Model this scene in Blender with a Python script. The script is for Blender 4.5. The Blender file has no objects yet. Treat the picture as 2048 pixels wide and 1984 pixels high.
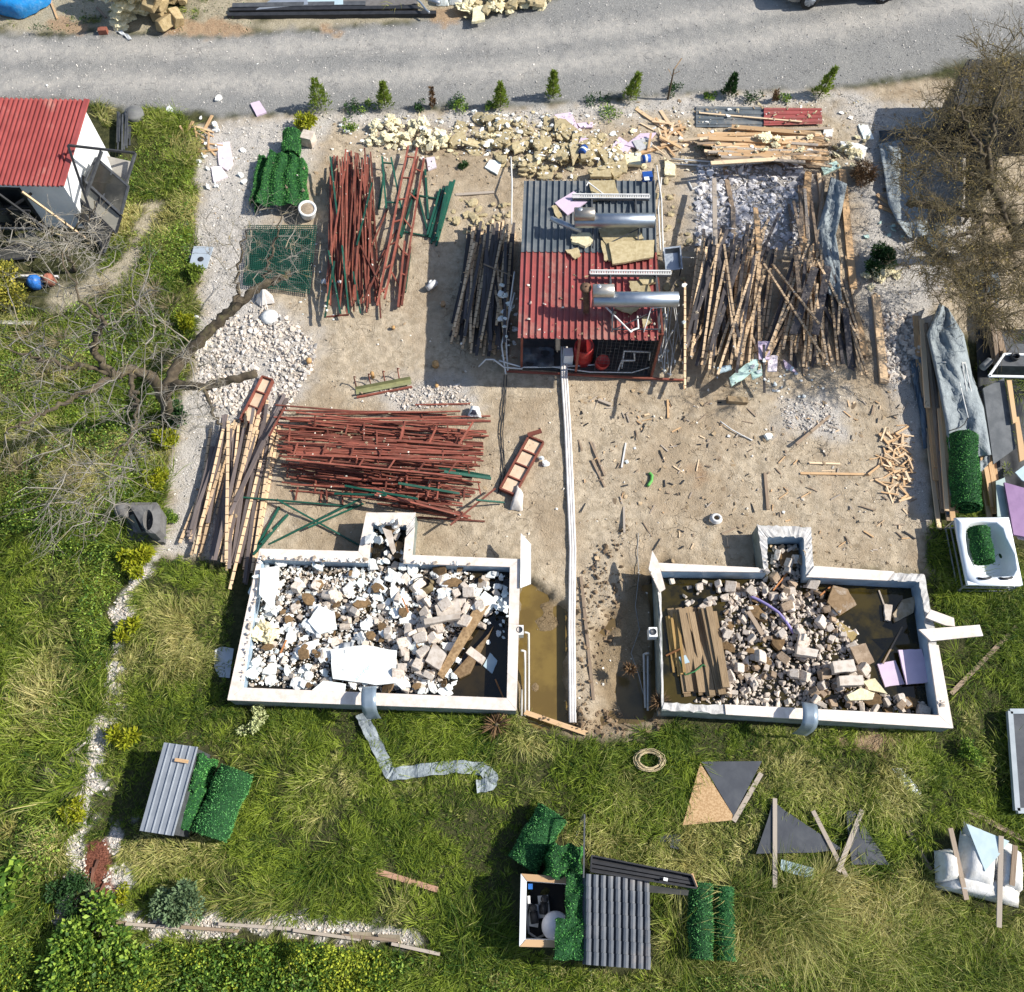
import bpy, bmesh, math, random
import numpy as np
from mathutils import Vector, Matrix
random.seed(7)
RNG = np.random.default_rng(11)
scene = bpy.context.scene
COL = scene.collection
# ------------------------------------------------------------------ camera, sky, sun, exposure
SC = 2048 / 1960.0
FOC = 1764.0
PITCH = math.radians(65.3)
CZ = 20.0
cam_d = bpy.data.cameras.new("camera")
cam = bpy.data.objects.new("camera", cam_d)
COL.objects.link(cam)
cam.location = (0, 0, CZ)
cam.rotation_euler = (math.radians(90) - PITCH, 0, 0)
cam_d.sensor_width = 36.0
cam_d.sensor_fit = 'HORIZONTAL'
cam_d.lens = 36.0 * FOC / 2048
cam_d.clip_start = 0.1
cam_d.clip_end = 2000
scene.camera = cam
SUN_EL = math.radians(40)
SHADOW_AZ = math.radians(182.0)          # the way shadows fall, from +x
world = bpy.data.worlds.new("World")
scene.world = world
world.use_nodes = True
wn = world.node_tree
bg = wn.nodes['Background']
sky = wn.nodes.new('ShaderNodeTexSky')
sky.sky_type = 'NISHITA'
sky.sun_disc = False
sky.sun_elevation = SUN_EL
sky.sun_rotation = math.radians(90) - (SHADOW_AZ - math.pi)
wn.links.new(sky.outputs[0], bg.inputs[0])
bg.inputs[1].default_value = 0.11
sun_d = bpy.data.lights.new("sun", 'SUN')
sun = bpy.data.objects.new("sun", sun_d)
COL.objects.link(sun)
sun_d.energy = 4.8
sun_d.angle = math.radians(0.5)
sun_d.color = (1.0, 0.955, 0.87)
_sd = Vector((math.cos(SHADOW_AZ) * math.cos(SUN_EL), math.sin(SHADOW_AZ) * math.cos(SUN_EL), -math.sin(SUN_EL)))
sun.rotation_euler = _sd.to_track_quat('-Z', 'Y').to_euler()
sun.location = (20, 0, 30)
vs = scene.view_settings
vs.view_transform = 'Standard'
vs.look = 'None'
vs.exposure = 0.50
vs.gamma = 1.0
# ------------------------------------------------------------------ pixel -> world
_FW = np.array([0, math.cos(PITCH), -math.sin(PITCH)])
_UP = np.array([0, math.sin(PITCH), math.cos(PITCH)])
def P(x, y, z=0.0):
 """point at height z seen at (x, y) of the photograph (1960 px wide)"""
 d = FOC * _FW + (x * SC - 1024) * np.array([1.0, 0, 0]) + (992 - y * SC) * _UP
 t = (z - CZ) / d[2]
 return Vector((d[0] * t, d[1] * t, z))
def PX(m, y=950):
 """pixels to metres, roughly, at image row y"""
 return m * SC / ((FOC * math.sin(PITCH) - (992 - y * SC) * math.cos(PITCH)) / CZ)
def PP(pts, z=0.0):
 return [P(p[0], p[1], z) for p in pts]
def U(a, b):
 return random.uniform(a, b)
# ------------------------------------------------------------------ small numeric helpers
_LAT = RNG.random((8, 256, 256))
def vnoise(x, y, freq, seed=0):
 x = np.asarray(x) * freq + 31.7 * seed
 y = np.asarray(y) * freq + 17.3 * seed
 xi = np.floor(x).astype(int)
 yi = np.floor(y).astype(int)
 fx = x - xi
 fy = y - yi
 fx = fx * fx * (3 - 2 * fx)
 fy = fy * fy * (3 - 2 * fy)
 L = _LAT[seed % 8]
 a = L[xi & 255, yi & 255]
 b = L[(xi + 1) & 255, yi & 255]
 c = L[xi & 255, (yi + 1) & 255]
 d = L[(xi + 1) & 255, (yi + 1) & 255]
 return (a * (1 - fx) + b * fx) * (1 - fy) + (c * (1 - fx) + d * fx) * fy
def fbm(x, y, freq, seed=0, o=3):
 s = 0
 a = 0.5
 for k in range(o):
  s = s + a * vnoise(x, y, freq * 2 ** k, seed + k)
  a *= 0.5
 return s / (1 - 0.5 ** o)
def sdist(x, y, poly):
 """signed distance, negative inside"""
 poly = [(p[0], p[1]) for p in poly]
 d2 = np.full(x.shape, 1e18)
 ins = np.zeros(x.shape, bool)
 n = len(poly)
 for i in range(n):
  ax, ay = poly[i]
  bx, by = poly[(i + 1) % n]
  ex, ey = bx - ax, by - ay
  t = np.clip(((x - ax) * ex + (y - ay) * ey) / (ex * ex + ey * ey + 1e-12), 0, 1)
  d2 = np.minimum(d2, (x - ax - t * ex) ** 2 + (y - ay - t * ey) ** 2)
  if abs(ey) > 1e-12:
   c = ((ay > y) != (by > y)) & (x < (bx - ax) * (y - ay) / ey + ax)
   ins ^= c
 d = np.sqrt(d2)
 return np.where(ins, -d, d)
def sline(x, y, pts):
 """distance to a polyline with a half-width per point, minus that width"""
 best = np.full(x.shape, 1e9)
 for i in range(len(pts) - 1):
  ax, ay, aw = pts[i]
  bx, by, bw = pts[i + 1]
  ex, ey = bx - ax, by - ay
  t = np.clip(((x - ax) * ex + (y - ay) * ey) / (ex * ex + ey * ey + 1e-12), 0, 1)
  d = np.hypot(x - ax - t * ex, y - ay - t * ey) - (aw + t * (bw - aw))
  best = np.minimum(best, d)
 return best
def sstep(d, w):
 """1 inside, 0 outside, soft over w"""
 t = np.clip(0.5 - d / (2 * w), 0, 1)
 return t * t * (3 - 2 * t)
# ------------------------------------------------------------------ materials
MATS = {}
def _nt(name):
 m = bpy.data.materials.new(name)
 m.use_nodes = True
 return m, m.node_tree, m.node_tree.nodes['Principled BSDF']
def _rand(nt):
 """0..1 per object plus per-piece attribute"""
 oi = nt.nodes.new('ShaderNodeObjectInfo')
 at = nt.nodes.new('ShaderNodeAttribute')
 at.attribute_name = 'rnd'
 ad = nt.nodes.new('ShaderNodeMath')
 ad.operation = 'ADD'
 nt.links.new(oi.outputs['Random'], ad.inputs[0])
 nt.links.new(at.outputs['Fac'], ad.inputs[1])
 fr = nt.nodes.new('ShaderNodeMath')
 fr.operation = 'FRACT'
 nt.links.new(ad.outputs[0], fr.inputs[0])
 return fr.outputs[0]
def _mix(nt, fac, a, b, mode='MIX'):
 n = nt.nodes.new('ShaderNodeMix')
 n.data_type = 'RGBA'
 n.blend_type = mode
 for s, v in ((n.inputs['Factor'], fac), (n.inputs['A'], a), (n.inputs['B'], b)):
  if hasattr(v, 'is_linked'):
   nt.links.new(v, s)
  elif isinstance(v, (int, float)):
   s.default_value = v
  else:
   s.default_value = (v[0], v[1], v[2], 1)
 return n.outputs['Result']
def _ramp(nt, fac, lo, hi):
 n = nt.nodes.new('ShaderNodeMapRange')
 n.interpolation_type = 'SMOOTHSTEP'
 nt.links.new(fac, n.inputs[0])
 n.inputs[1].default_value = lo
 n.inputs[2].default_value = hi
 return n.outputs[0]
def _noise(nt, vec, scale, detail=5, rough=0.6):
 n = nt.nodes.new('ShaderNodeTexNoise')
 n.inputs['Scale'].default_value = scale
 n.inputs['Detail'].default_value = detail
 n.inputs['Roughness'].default_value = rough
 if vec is not None:
  nt.links.new(vec, n.inputs['Vector'])
 return n.outputs[0]
def _math(nt, op, a, b=None):
 n = nt.nodes.new('ShaderNodeMath')
 n.operation = op
 for i, v in enumerate((a, b)):
  if v is None:
   continue
  if hasattr(v, 'is_linked'):
   nt.links.new(v, n.inputs[i])
  else:
   n.inputs[i].default_value = v
 return n.outputs[0]
def M(name, c1, c2=None, scale=6, rough=0.8, bump=0.3, metal=0.0, var=0.22, grain=False, bands=0, stain=None,
      stain_amt=0.5, c3=None, spec=0.35, transl=0.0, lo=0.35, hi=0.65, bdist=0.01):
 if name in MATS:
  return MATS[name]
 m, nt, bs = _nt(name)
 L = nt.links
 c2 = c2 or tuple(v * 0.7 for v in c1)
 tc = nt.nodes.new('ShaderNodeTexCoord')
 vec = tc.outputs['Object']
 oi = nt.nodes.new('ShaderNodeObjectInfo')
 if grain or bands:
  uv = nt.nodes.new('ShaderNodeUVMap')
  mp = nt.nodes.new('ShaderNodeMapping')
  L.new(uv.outputs[0], mp.inputs[0])
  mp.inputs['Scale'].default_value = (1.2, 26, 1)
  cx = nt.nodes.new('ShaderNodeCombineXYZ')
  L.new(_math(nt, 'MULTIPLY', oi.outputs['Random'], 91.0), cx.inputs[0])
  L.new(cx.outputs[0], mp.inputs['Location'])
  gvec = mp.outputs[0]
 rnd = _rand(nt)
 n1 = _noise(nt, gvec if grain else vec, 2.2 if grain else scale)
 col = _mix(nt, _ramp(nt, n1, lo, hi), c1, c2)
 if c3:
  col = _mix(nt, _ramp(nt, rnd, 0.45, 0.75), col, c3)
 val = _math(nt, 'ADD', _math(nt, 'MULTIPLY', rnd, 2 * var), 1 - var)
 cv = nt.nodes.new('ShaderNodeCombineColor')
 for i in range(3):
  L.new(val, cv.inputs[i])
 col = _mix(nt, 1.0, col, cv.outputs[0], 'MULTIPLY')
 if stain:
  ns = _noise(nt, vec, scale * 0.45, 6, 0.7)
  col = _mix(nt, _math(nt, 'MULTIPLY', _ramp(nt, ns, 0.5, 0.72), stain_amt), col, stain)
 if bands:
  sp = nt.nodes.new('ShaderNodeSeparateXYZ')
  uv2 = nt.nodes.new('ShaderNodeUVMap')
  L.new(uv2.outputs[0], sp.inputs[0])
  t = _math(nt, 'FRACT', _math(nt, 'ADD', _math(nt, 'DIVIDE', sp.outputs[0], bands), rnd))
  col = _mix(nt, _math(nt, 'LESS_THAN', t, 0.09), col, (0.03, 0.02, 0.018))
 L.new(col, bs.inputs['Base Color'])
 nr = _noise(nt, vec, scale * 2.3, 3)
 L.new(_math(nt, 'ADD', _math(nt, 'MULTIPLY', nr, 0.25), rough - 0.12), bs.inputs['Roughness'])
 bs.inputs['Metallic'].default_value = metal
 bs.inputs['Specular IOR Level'].default_value = spec
 if transl:
  bs.inputs['Transmission Weight'].default_value = 0
  out = nt.nodes['Material Output']
  tr = nt.nodes.new('ShaderNodeBsdfTranslucent')
  L.new(col, tr.inputs[0])
  mx = nt.nodes.new('ShaderNodeMixShader')
  mx.inputs[0].default_value = transl
  L.new(bs.outputs[0], mx.inputs[1])
  L.new(tr.outputs[0], mx.inputs[2])
  L.new(mx.outputs[0], out.inputs[0])
 if bump:
  nb = _noise(nt, gvec if grain else vec, 3 if grain else scale * 3, 5)
  b = nt.nodes.new('ShaderNodeBump')
  b.inputs['Strength'].default_value = bump
  b.inputs['Distance'].default_value = bdist
  L.new(nb, b.inputs['Height'])
  L.new(b.outputs[0], bs.inputs['Normal'])
 MATS[name] = m
 return m
# ------------------------------------------------------------------ mesh collector
class MB:
 def __init__(s):
  s.v = []
  s.f = []
  s.m = []
  s.uv = {}
  s.sm = []
 def face(s, idx, mi=0, uv=None, smooth=False):
  if uv:
   s.uv[len(s.f)] = uv
  s.f.append(tuple(idx))
  s.m.append(mi)
  s.sm.append(smooth)
 def add(s, verts):
  b = len(s.v)
  s.v.extend([tuple(v) for v in verts])
  return b
 def beam(s, p, q, w, h, mi=0, up=(0, 0, 1), jit=0.0):
  """rectangular bar from p to q, w across, h along up; uv x runs along it in metres"""
  p, q = Vector(p), Vector(q)
  d = (q - p)
  L = d.length
  if L < 1e-6:
   return
  d.normalize()
  upv = Vector(up)
  sd = d.cross(upv)
  if sd.length < 1e-4:
   sd = d.cross(Vector((0, 1, 0.01)))
  sd.normalize()
  un = sd.cross(d).normalized()
  vs_ = []
  for c in (p, q):
   for a, b in ((-1, -1), (1, -1), (1, 1), (-1, 1)):
    e = d * (U(-jit, jit) if jit else 0)
    vs_.append(c + sd * (a * w / 2) + un * (b * h / 2) + e)
  b = s.add(vs_)
  per = [0, w, w + h, 2 * w + h, 2 * w + 2 * h]
  for i in range(4):
   j = (i + 1) % 4
   s.face((b + i, b + j, b + 4 + j, b + 4 + i), mi,
                   ((0, per[i]), (0, per[i + 1]), (L, per[i + 1]), (L, per[i])))
  s.face((b + 3, b + 2, b + 1, b), mi, ((0.01, 0), (0.01, w), (0.01 + h, w), (0.01 + h, 0)))
  s.face((b + 4, b + 5, b + 6, b + 7), mi, ((0.01, 0), (0.01, w), (0.01 + h, w), (0.01 + h, 0)))
 def box(s, c, size, rz=0.0, mi=0):
  """box sitting with its base centre at c"""
  c = Vector(c)
  dx = Vector((math.cos(rz), math.sin(rz), 0)) * size[0] / 2
  m = c + Vector((0, 0, size[2] / 2))
  s.beam(m - dx, m + dx, size[1], size[2], mi)
 def tube(s, pts, rad, n=8, mi=0, caps=True, smooth=True):
  pts = [Vector(p) for p in pts]
  k = len(pts)
  rs = rad if hasattr(rad, '__len__') else [rad] * k
  prev = None
  rings = []
  for i in range(k):
   t = (pts[min(i + 1, k - 1)] - pts[max(i - 1, 0)])
   if t.length < 1e-9:
    t = Vector((0, 0, 1))
   t.normalize()
   if prev is None:
    a = t.orthogonal().normalized()
   else:
    a = prev - t * prev.dot(t)
    if a.length < 1e-6:
     a = t.orthogonal()
    a.normalize()
   prev = a
   b = t.cross(a)
   rings.append(s.add([pts[i] + (a * math.cos(2 * math.pi * j / n) + b * math.sin(2 * math.pi * j / n)) * rs[i]
        for j in range(n)]))
  for i in range(k - 1):
   for j in range(n):
    j2 = (j + 1) % n
    s.face((rings[i] + j, rings[i] + j2, rings[i + 1] + j2, rings[i + 1] + j), mi, None, smooth)
  if caps:
   s.face([rings[0] + j for j in reversed(range(n))], mi)
   s.face([rings[-1] + j for j in range(n)], mi)
 def prism(s, bot, h, mi=0, mi_side=None):
  """outline (list of world points, anticlockwise or not) extruded by the vector or height h"""
  hv = Vector((0, 0, h)) if not hasattr(h, '__len__') else Vector(h)
  n = len(bot)
  a = s.add(bot)
  b = s.add([Vector(p) + hv for p in bot])
  nn = Vector((0, 0, 0))
  for i in range(n):
   nn += Vector(bot[i]).cross(Vector(bot[(i + 1) % n]))
  flip = nn.dot(hv) < 0
  R = range(n)
  top = [b + i for i in R]
  low = [a + i for i in reversed(R)]
  if flip:
   top.reverse()
   low.reverse()
  s.face(top, mi)
  s.face(low, mi)
  for i in R:
   j = (i + 1) % n
   q = (a + i, a + j, b + j, b + i)
   s.face(q if not flip else q[::-1], mi if mi_side is None else mi_side)
 def grid(s, rows, mi=0, smooth=True, thick=0.0):
  """rows: list of lists of points; thick>0 adds an underside and rim"""
  r, c = len(rows), len(rows[0])
  b = s.add([p for row in rows for p in row])
  for i in range(r - 1):
   for j in range(c - 1):
    s.face((b + i * c + j, b + i * c + j + 1, b + (i + 1) * c + j + 1, b + (i + 1) * c + j), mi,
                       None, smooth)
  if thick:
   low = s.add([Vector(p) - Vector((0, 0, thick)) for row in rows for p in row])
   for i in range(r - 1):
    for j in range(c - 1):
     s.face((low + i * c + j, low + (i + 1) * c + j, low + (i + 1) * c + j + 1, low + i * c + j + 1),
                           mi, None, smooth)
   rim = [i * c for i in range(r)] + [(r - 1) * c + j for j in range(1, c)] + \
                  [i * c + c - 1 for i in range(r - 2, -1, -1)] + [j for j in range(c - 2, 0, -1)]
   for k in range(len(rim)):
    x, y = rim[k], rim[(k + 1) % len(rim)]
    s.face((b + x, b + y, low + y, low + x), mi)
 def lathe(s, base, prof, n=16, mi=0, axis=None, smooth=True):
  """prof: list of (radius, height) along axis from base"""
  ax = Vector(axis or (0, 0, 1)).normalized()
  a = ax.orthogonal().normalized()
  c = ax.cross(a)
  base = Vector(base)
  rings = [s.add([base + ax * h + (a * math.cos(2 * math.pi * j / n) + c * math.sin(2 * math.pi * j / n)) * max(r, 1e-4)
      for j in range(n)]) for r, h in prof]
  for i in range(len(prof) - 1):
   for j in range(n):
    j2 = (j + 1) % n
    s.face((rings[i] + j, rings[i] + j2, rings[i + 1] + j2, rings[i + 1] + j), mi, None, smooth)
 def build(s, name, mats, parent=None, shade=None, origin=None):
  if not isinstance(mats, (list, tuple)):
   mats = [mats]
  V = np.array(s.v, dtype=np.float64)
  if parent is not None:
   off = np.array(_wloc(parent))
  elif origin is not None:
   off = np.array(origin)
  else:
   off = np.array([(V[:, 0].min() + V[:, 0].max()) / 2, (V[:, 1].min() + V[:, 1].max()) / 2, V[:, 2].min()])
  me = bpy.data.meshes.new(name)
  me.from_pydata((V - off).tolist(), [], s.f)
  for mm in mats:
   me.materials.append(mm)
  if len(mats) > 1:
   me.polygons.foreach_set('material_index', s.m)
  me.polygons.foreach_set('use_smooth', [bool(x) for x in s.sm])
  if s.uv:
   ul = me.uv_layers.new(name='UVMap')
   arr = np.zeros((len(me.loops), 2), dtype=np.float32)
   for fi, uv in s.uv.items():
    st = me.polygons[fi].loop_start
    for k, q in enumerate(uv):
     arr[st + k] = q
   ul.data.foreach_set('uv', arr.ravel())
  me.update()
  o = bpy.data.objects.new(name, me)
  COL.objects.link(o)
  if parent is not None:
   o.parent = parent
  else:
   o.location = off
  return o
def _wloc(o):
 l = Vector(o.location)
 while o.parent is not None:
  o = o.parent
  l += Vector(o.location)
 return l
def tag(o, label, cat, group=None):
 o['label'] = label
 o['category'] = cat
 o['kind'] = 'thing'
 if group:
  o['group'] = group
 return o
def structure(o):
 o['kind'] = 'structure'
 return o
def stuff(o, label=None, cat=None):
 o['kind'] = 'stuff'
 if label:
  o['label'] = label
 if cat:
  o['category'] = cat
 return o
def thing(name, label, cat, loc=(0, 0, 0), group=None):
 o = bpy.data.objects.new(name, None)
 COL.objects.link(o)
 o.location = loc
 o.empty_display_size = 0.2
 return tag(o, label, cat, group)
def one(mb, name, mats, label, cat, group=None):
 return tag(mb.build(name, mats), label, cat, group)
def np_mesh(name, V, F, mats, parent=None, rnd=None, mi=None, smooth=False, off=(0, 0, 0), extra=None):
 """big triangle (or quad) mesh from arrays"""
 me = bpy.data.meshes.new(name)
 nv, nf, k = len(V), len(F), F.shape[1]
 me.vertices.add(nv)
 me.vertices.foreach_set('co', (V - np.array(off)).astype(np.float32).ravel())
 me.loops.add(nf * k)
 me.loops.foreach_set('vertex_index', F.astype(np.int32).ravel())
 me.polygons.add(nf)
 me.polygons.foreach_set('loop_start', np.arange(0, nf * k, k, dtype=np.int32))
 if not isinstance(mats, (list, tuple)):
  mats = [mats]
 for mm in mats:
  me.materials.append(mm)
 if mi is not None:
  me.polygons.foreach_set('material_index', mi.astype(np.int32))
 me.polygons.foreach_set('use_smooth', np.full(nf, smooth))
 if rnd is not None:
  a = me.attributes.new('rnd', 'FLOAT', 'POINT')
  a.data.foreach_set('value', rnd.astype(np.float32))
 for nm, ar in (extra or {}).items():
  a = me.attributes.new(nm, 'FLOAT', 'POINT')
  a.data.foreach_set('value', ar.astype(np.float32))
 me.update()
 me.validate()
 o = bpy.data.objects.new(name, me)
 COL.objects.link(o)
 if parent is not None:
  o.parent = parent
 else:
  o.location = off
 return o
# ------------------------------------------------------------------ resting heights
HX0, HY0, HC = -20.0, -6.0, 0.04
HN, HMY = 1000, 1000
HM = np.zeros((HN, HMY), np.float32)
def hm_idx(x, y):
 return (np.clip(((np.asarray(x) - HX0) / HC).astype(int), 0, HN - 1),
   np.clip(((np.asarray(y) - HY0) / HC).astype(int), 0, HMY - 1))
def hm_get(x, y):
 i, j = hm_idx(x, y)
 return HM[i, j]
def _disc(cx, cy, r):
 n = max(1, int(r / HC))
 g = np.arange(-n, n + 1) * HC
 X, Y = np.meshgrid(g, g)
 k = X ** 2 + Y ** 2 <= (r + 0.01) ** 2
 return cx + X[k], cy + Y[k]
def rest(x, y, r, h=0.0, mark=True):
 """height at which a piece of radius r and thickness h rests at x, y; marks it taken"""
 X, Y = _disc(x, y, r)
 i, j = hm_idx(X, Y)
 z = float(np.percentile(HM[i, j], 80))
 if mark:
  HM[i, j] = np.maximum(HM[i, j], z + h)
 return z
def settle(a, b, w, h, mark=True):
 """rest a bar with pixel ends a, b on what lies there; returns its two axis end points"""
 z0 = z1 = 0.0
 for it in range(2):
  p, q = P(a[0], a[1], z0), P(b[0], b[1], z1)
  L = (q - p).length
  n = max(6, int(L / 0.05))
  t = np.linspace(0, 1, n)
  X = p.x + (q.x - p.x) * t
  Y = p.y + (q.y - p.y) * t
  H = hm_get(X, Y).astype(float)
  h1 = n // 2
  i1 = int(np.argmax(H[:h1]))
  i2 = h1 + int(np.argmax(H[h1:]))
  sl = (H[i2] - H[i1]) / max(1e-6, (t[i2] - t[i1]))
  sl = max(-0.35, min(0.35, sl))
  c = max(H[i1] - sl * t[i1], H[i2] - sl * t[i2])
  over = H - (c + sl * t)
  if over.max() > 0:
   c += min(over.max(), 0.03)
  z0, z1 = max(c, -0.05) + h / 2, max(c + sl, -0.05) + h / 2
 p, q = P(a[0], a[1], z0), P(b[0], b[1], z1)
 if mark:
  d = (q - p).normalized()
  sdx, sdy = -d.y, d.x
  m = max(1, int(w / HC))
  for k in range(-m // 2, m // 2 + 1):
   off = k * HC * 0.8
   X = p.x + (q.x - p.x) * t + sdx * off
   Y = p.y + (q.y - p.y) * t + sdy * off
   i, j = hm_idx(X, Y)
   HM[i, j] = np.maximum(HM[i, j], z0 + (z1 - z0) * t + h / 2 - 0.004)
 return p, q
def hm_fill(poly, z):
 """raise the resting height inside a world polygon"""
 xs = [p[0] for p in poly]
 ys = [p[1] for p in poly]
 i0, j0 = hm_idx(min(xs), min(ys))
 i1, j1 = hm_idx(max(xs), max(ys))
 I, J = np.meshgrid(np.arange(i0, i1 + 1), np.arange(j0, j1 + 1), indexing='ij')
 ins = sdist(HX0 + (I + .5) * HC, HY0 + (J + .5) * HC, poly) < 0
 HM[I[ins], J[ins]] = np.maximum(HM[I[ins], J[ins]], z)
# ------------------------------------------------------------------ terrain zones (outlines in photo pixels)
POOL_A_OUT = [(497, 1050), (686, 1055), (701, 981), (796, 981), (789, 1062), (996, 1070), (989, 1360), (435, 1340)]
POOL_A_IN = [(499.5, 1070), (705, 1077), (714, 1002), (777.5, 1004.5), (771, 1078), (976, 1085), (970, 1336), (465, 1316)]
POOL_B_OUT = [(1257, 1077), (1462, 1087), (1449, 1002), (1554, 1007), (1559, 1083), (1772, 1098), (1825, 1394), (1267, 1360)]
POOL_B_IN = [(1266, 1093), (1471, 1095), (1471, 1029), (1538, 1029), (1543, 1104), (1760, 1114), (1797, 1369), (1272, 1342)]
POOL_TOP = 0.60
Z_ROAD = [(-600, 64), (0, 66), (220, 64), (440, 66), (700, 48), (900, 34), (1060, -5), (1300, -60), (1960, -120), (2900, -120),
          (2900, 40), (1960, 100), (1830, 118), (1700, 150), (1640, 165), (1350, 176), (1000, 202), (640, 212), (480, 220),
          (340, 215), (210, 205), (170, 195), (0, 195), (-600, 195)]
Z_YARD = [(378, 240), (480, 220), (640, 212), (1000, 202), (1350, 176), (1640, 165), (1800, 150), (1990, 190), (1990, 330), (1990, 640), (1860, 650), (1790, 600),
          (1780, 800), (1778, 1000), (1788, 1095), (1560, 1100), (1262, 1090), (1266, 1398), (1180, 1412), (1095, 1405), (998, 1370),
          (998, 1075), (490, 1066), (395, 1072), (300, 1066), (310, 1000), (335, 830), (374, 640), (376, 420)]
Z_GRAV = [
 [(378, 240), (480, 220), (640, 212), (1000, 202), (1350, 176), (1640, 165), (1700, 205), (1690, 330), (1655, 330), (1620, 200),
     (1350, 212), (1000, 238), (640, 244), (600, 300), (520, 420), (490, 560), (600, 640), (560, 780), (505, 850), (482, 1066),
     (300, 1066), (312, 1000), (335, 830), (374, 640), (376, 420)],
 [(1640, 200), (1850, 200), (1860, 330), (1850, 480), (1785, 590), (1780, 1000), (1735, 960), (1735, 800), (1700, 740), (1640, 560)],
 [(1330, 320), (1560, 320), (1560, 470), (1320, 470)],
 [(720, 745), (890, 730), (905, 775), (760, 785)], [(1490, 750), (1620, 770), (1610, 835), (1490, 815)]]
L_WHITE = [[(282, 1088, 20), (248, 1125, 20), (238, 1185, 17), (222, 1250, 20), (212, 1310, 22), (200, 1365, 18), (185, 1430, 18),
   (172, 1500, 24), (152, 1600, 22), (140, 1680, 26), (118, 1745, 24), (200, 1752, 14), (300, 1762, 22), (450, 1762, 15),
   (560, 1770, 17), (680, 1778, 18), (800, 1792, 12)], [(215, 1590, 14), (222, 1650, 14), (228, 1710, 10)]]
L_PATH = [(120, 575, 26), (165, 560, 30), (215, 530, 28), (258, 490, 15), (275, 435, 16), (290, 385, 12)]
Z_MULCH = [(165, 1612), (208, 1605), (216, 1650), (212, 1690), (228, 1715), (198, 1742), (168, 1715), (148, 1695), (160, 1660)]
L_RUST = [[(115, 45, 22), (150, 55, 12)], [(330, 55, 12), (400, 52, 26), (470, 56, 14)], [(620, 55, 10), (640, 60, 8)],
          [(850, 30, 22), (880, 24, 10)], [(1620, 1408, 16), (1690, 1420, 26), (1740, 1412, 12)], [(1340, 905, 12), (1345, 915, 8)]]
Z_WET_SHADE = [[(998, 1100), (1030, 1122), (1090, 1165), (1094, 1392), (998, 1392)],
         [(1130, 1200), (1185, 1150), (1200, 1085), (1268, 1075), (1268, 1398), (1150, 1390)]]  # second outline: pit puddle and damp soil, plus pool wall shade painted dark
L_TRACK = [[(-600, 96, 20), (0, 95, 20), (490, 92, 20), (980, 72, 20), (1250, 45, 20), (1500, 10, 20), (1800, -60, 20)],
           [(-600, 160, 22), (0, 158, 22), (490, 155, 22), (750, 146, 20), (980, 132, 20), (1300, 95, 20), (1600, 50, 22), (1960, -10, 22)]]
Z_VERGE = [(-600, -200), (1300, -200), (1300, -60), (1060, -5), (900, 34), (700, 48), (440, 66), (220, 64), (0, 66), (-600, 64)]
gp = lambda pts, z=0.0: [(P(x, y, z).x, P(x, y, z).y) for x, y in pts]
def gl(pts):
 return [(P(x, y).x, P(x, y).y, PX(w, y)) for x, y, w in pts]
def axis(lo, hi, step, far):
 core = np.arange(lo, hi, step)
 out = []
 v, s = hi, step
 while v < far:
  out.append(v)
  s *= 1.35
  v += s
 neg = []
 v, s = lo, step
 while v > -far:
  s *= 1.35
  v -= s
  neg.append(v)
 return np.concatenate([np.array(neg[::-1]), core, np.array(out)])
ax_x = axis(-18.5, 18.5, 0.07, 600)
ax_y = axis(-3.0, 29.0, 0.07, 600)
GX, GY = np.meshgrid(ax_x, ax_y)
X0, Y0 = GX.ravel(), GY.ravel()
wob = (fbm(X0, Y0, 1.6, 1, 3) - 0.5)
wob2 = (fbm(X0, Y0, 5.0, 3, 2) - 0.5)
def zone(polys, soft=0.25, amp=0.8):
 w = np.zeros_like(X0)
 for p in polys:
  d = sdist(X0, Y0, gp(p))
  w = np.maximum(w, sstep(d + wob * amp + wob2 * amp * 0.5, soft))
 return w
def lzone(lines, soft=0.15, amp=0.4):
 w = np.zeros_like(X0)
 for p in lines:
  d = sline(X0, Y0, gl(p))
  w = np.maximum(w, sstep(d + wob * amp + wob2 * amp, soft))
 return w
w_road = zone([Z_ROAD], 0.25, 0.5)
w_yard = zone([Z_YARD], 0.2, 0.35)
w_grav = zone(Z_GRAV, 0.5, 0.9) * np.maximum(w_yard, 0)
w_white = lzone([[(x, y, w * .85) for x, y, w in l] for l in L_WHITE], 0.14, 0.62)
w_path = np.maximum(lzone([L_PATH], 0.3, 0.5), zone([Z_VERGE], 0.2, 0.3) * 0.9 * sstep(0.42 - fbm(X0, Y0, 0.9, 5), 0.12))
w_path = np.maximum(w_path, zone([[(150, 1440), (180, 1500), (165, 1560), (120, 1590), (110, 1480)]], 0.4, 0.7) * 0.8)
w_mulch = zone([Z_MULCH], 0.06, 0.15)
w_rust = lzone(L_RUST, 0.2, 0.5)
w_wet1 = zone(Z_WET_SHADE[:1], 0.18, 0.35)
w_wet_shade2 = zone(Z_WET_SHADE[1:], 0.3, 0.5)  # damp pit soil together with the wall's shade as colour
w_wet_shade = np.maximum(w_wet1, w_wet_shade2 * .8)
w_track = lzone(L_TRACK, 0.55, 0.6)
w_lawn = np.clip(1 - np.maximum.reduce([w_road, w_yard, w_white, w_path, w_mulch, w_rust]), 0, 1)
in_a = sdist(X0, Y0, gp(POOL_A_IN, POOL_TOP))
in_b = sdist(X0, Y0, gp(POOL_B_IN, POOL_TOP))
in_pool = np.minimum(in_a, in_b)
Z0 = (fbm(X0, Y0, 0.5, 2, 3) - 0.5) * 0.10 + (fbm(X0, Y0, 4.0, 4, 3) - 0.5) * 0.05 * (1 - w_road * 0.8)
Z0 += w_yard * (fbm(X0, Y0, 2.4, 6, 3) - 0.5) * 0.06
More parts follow.
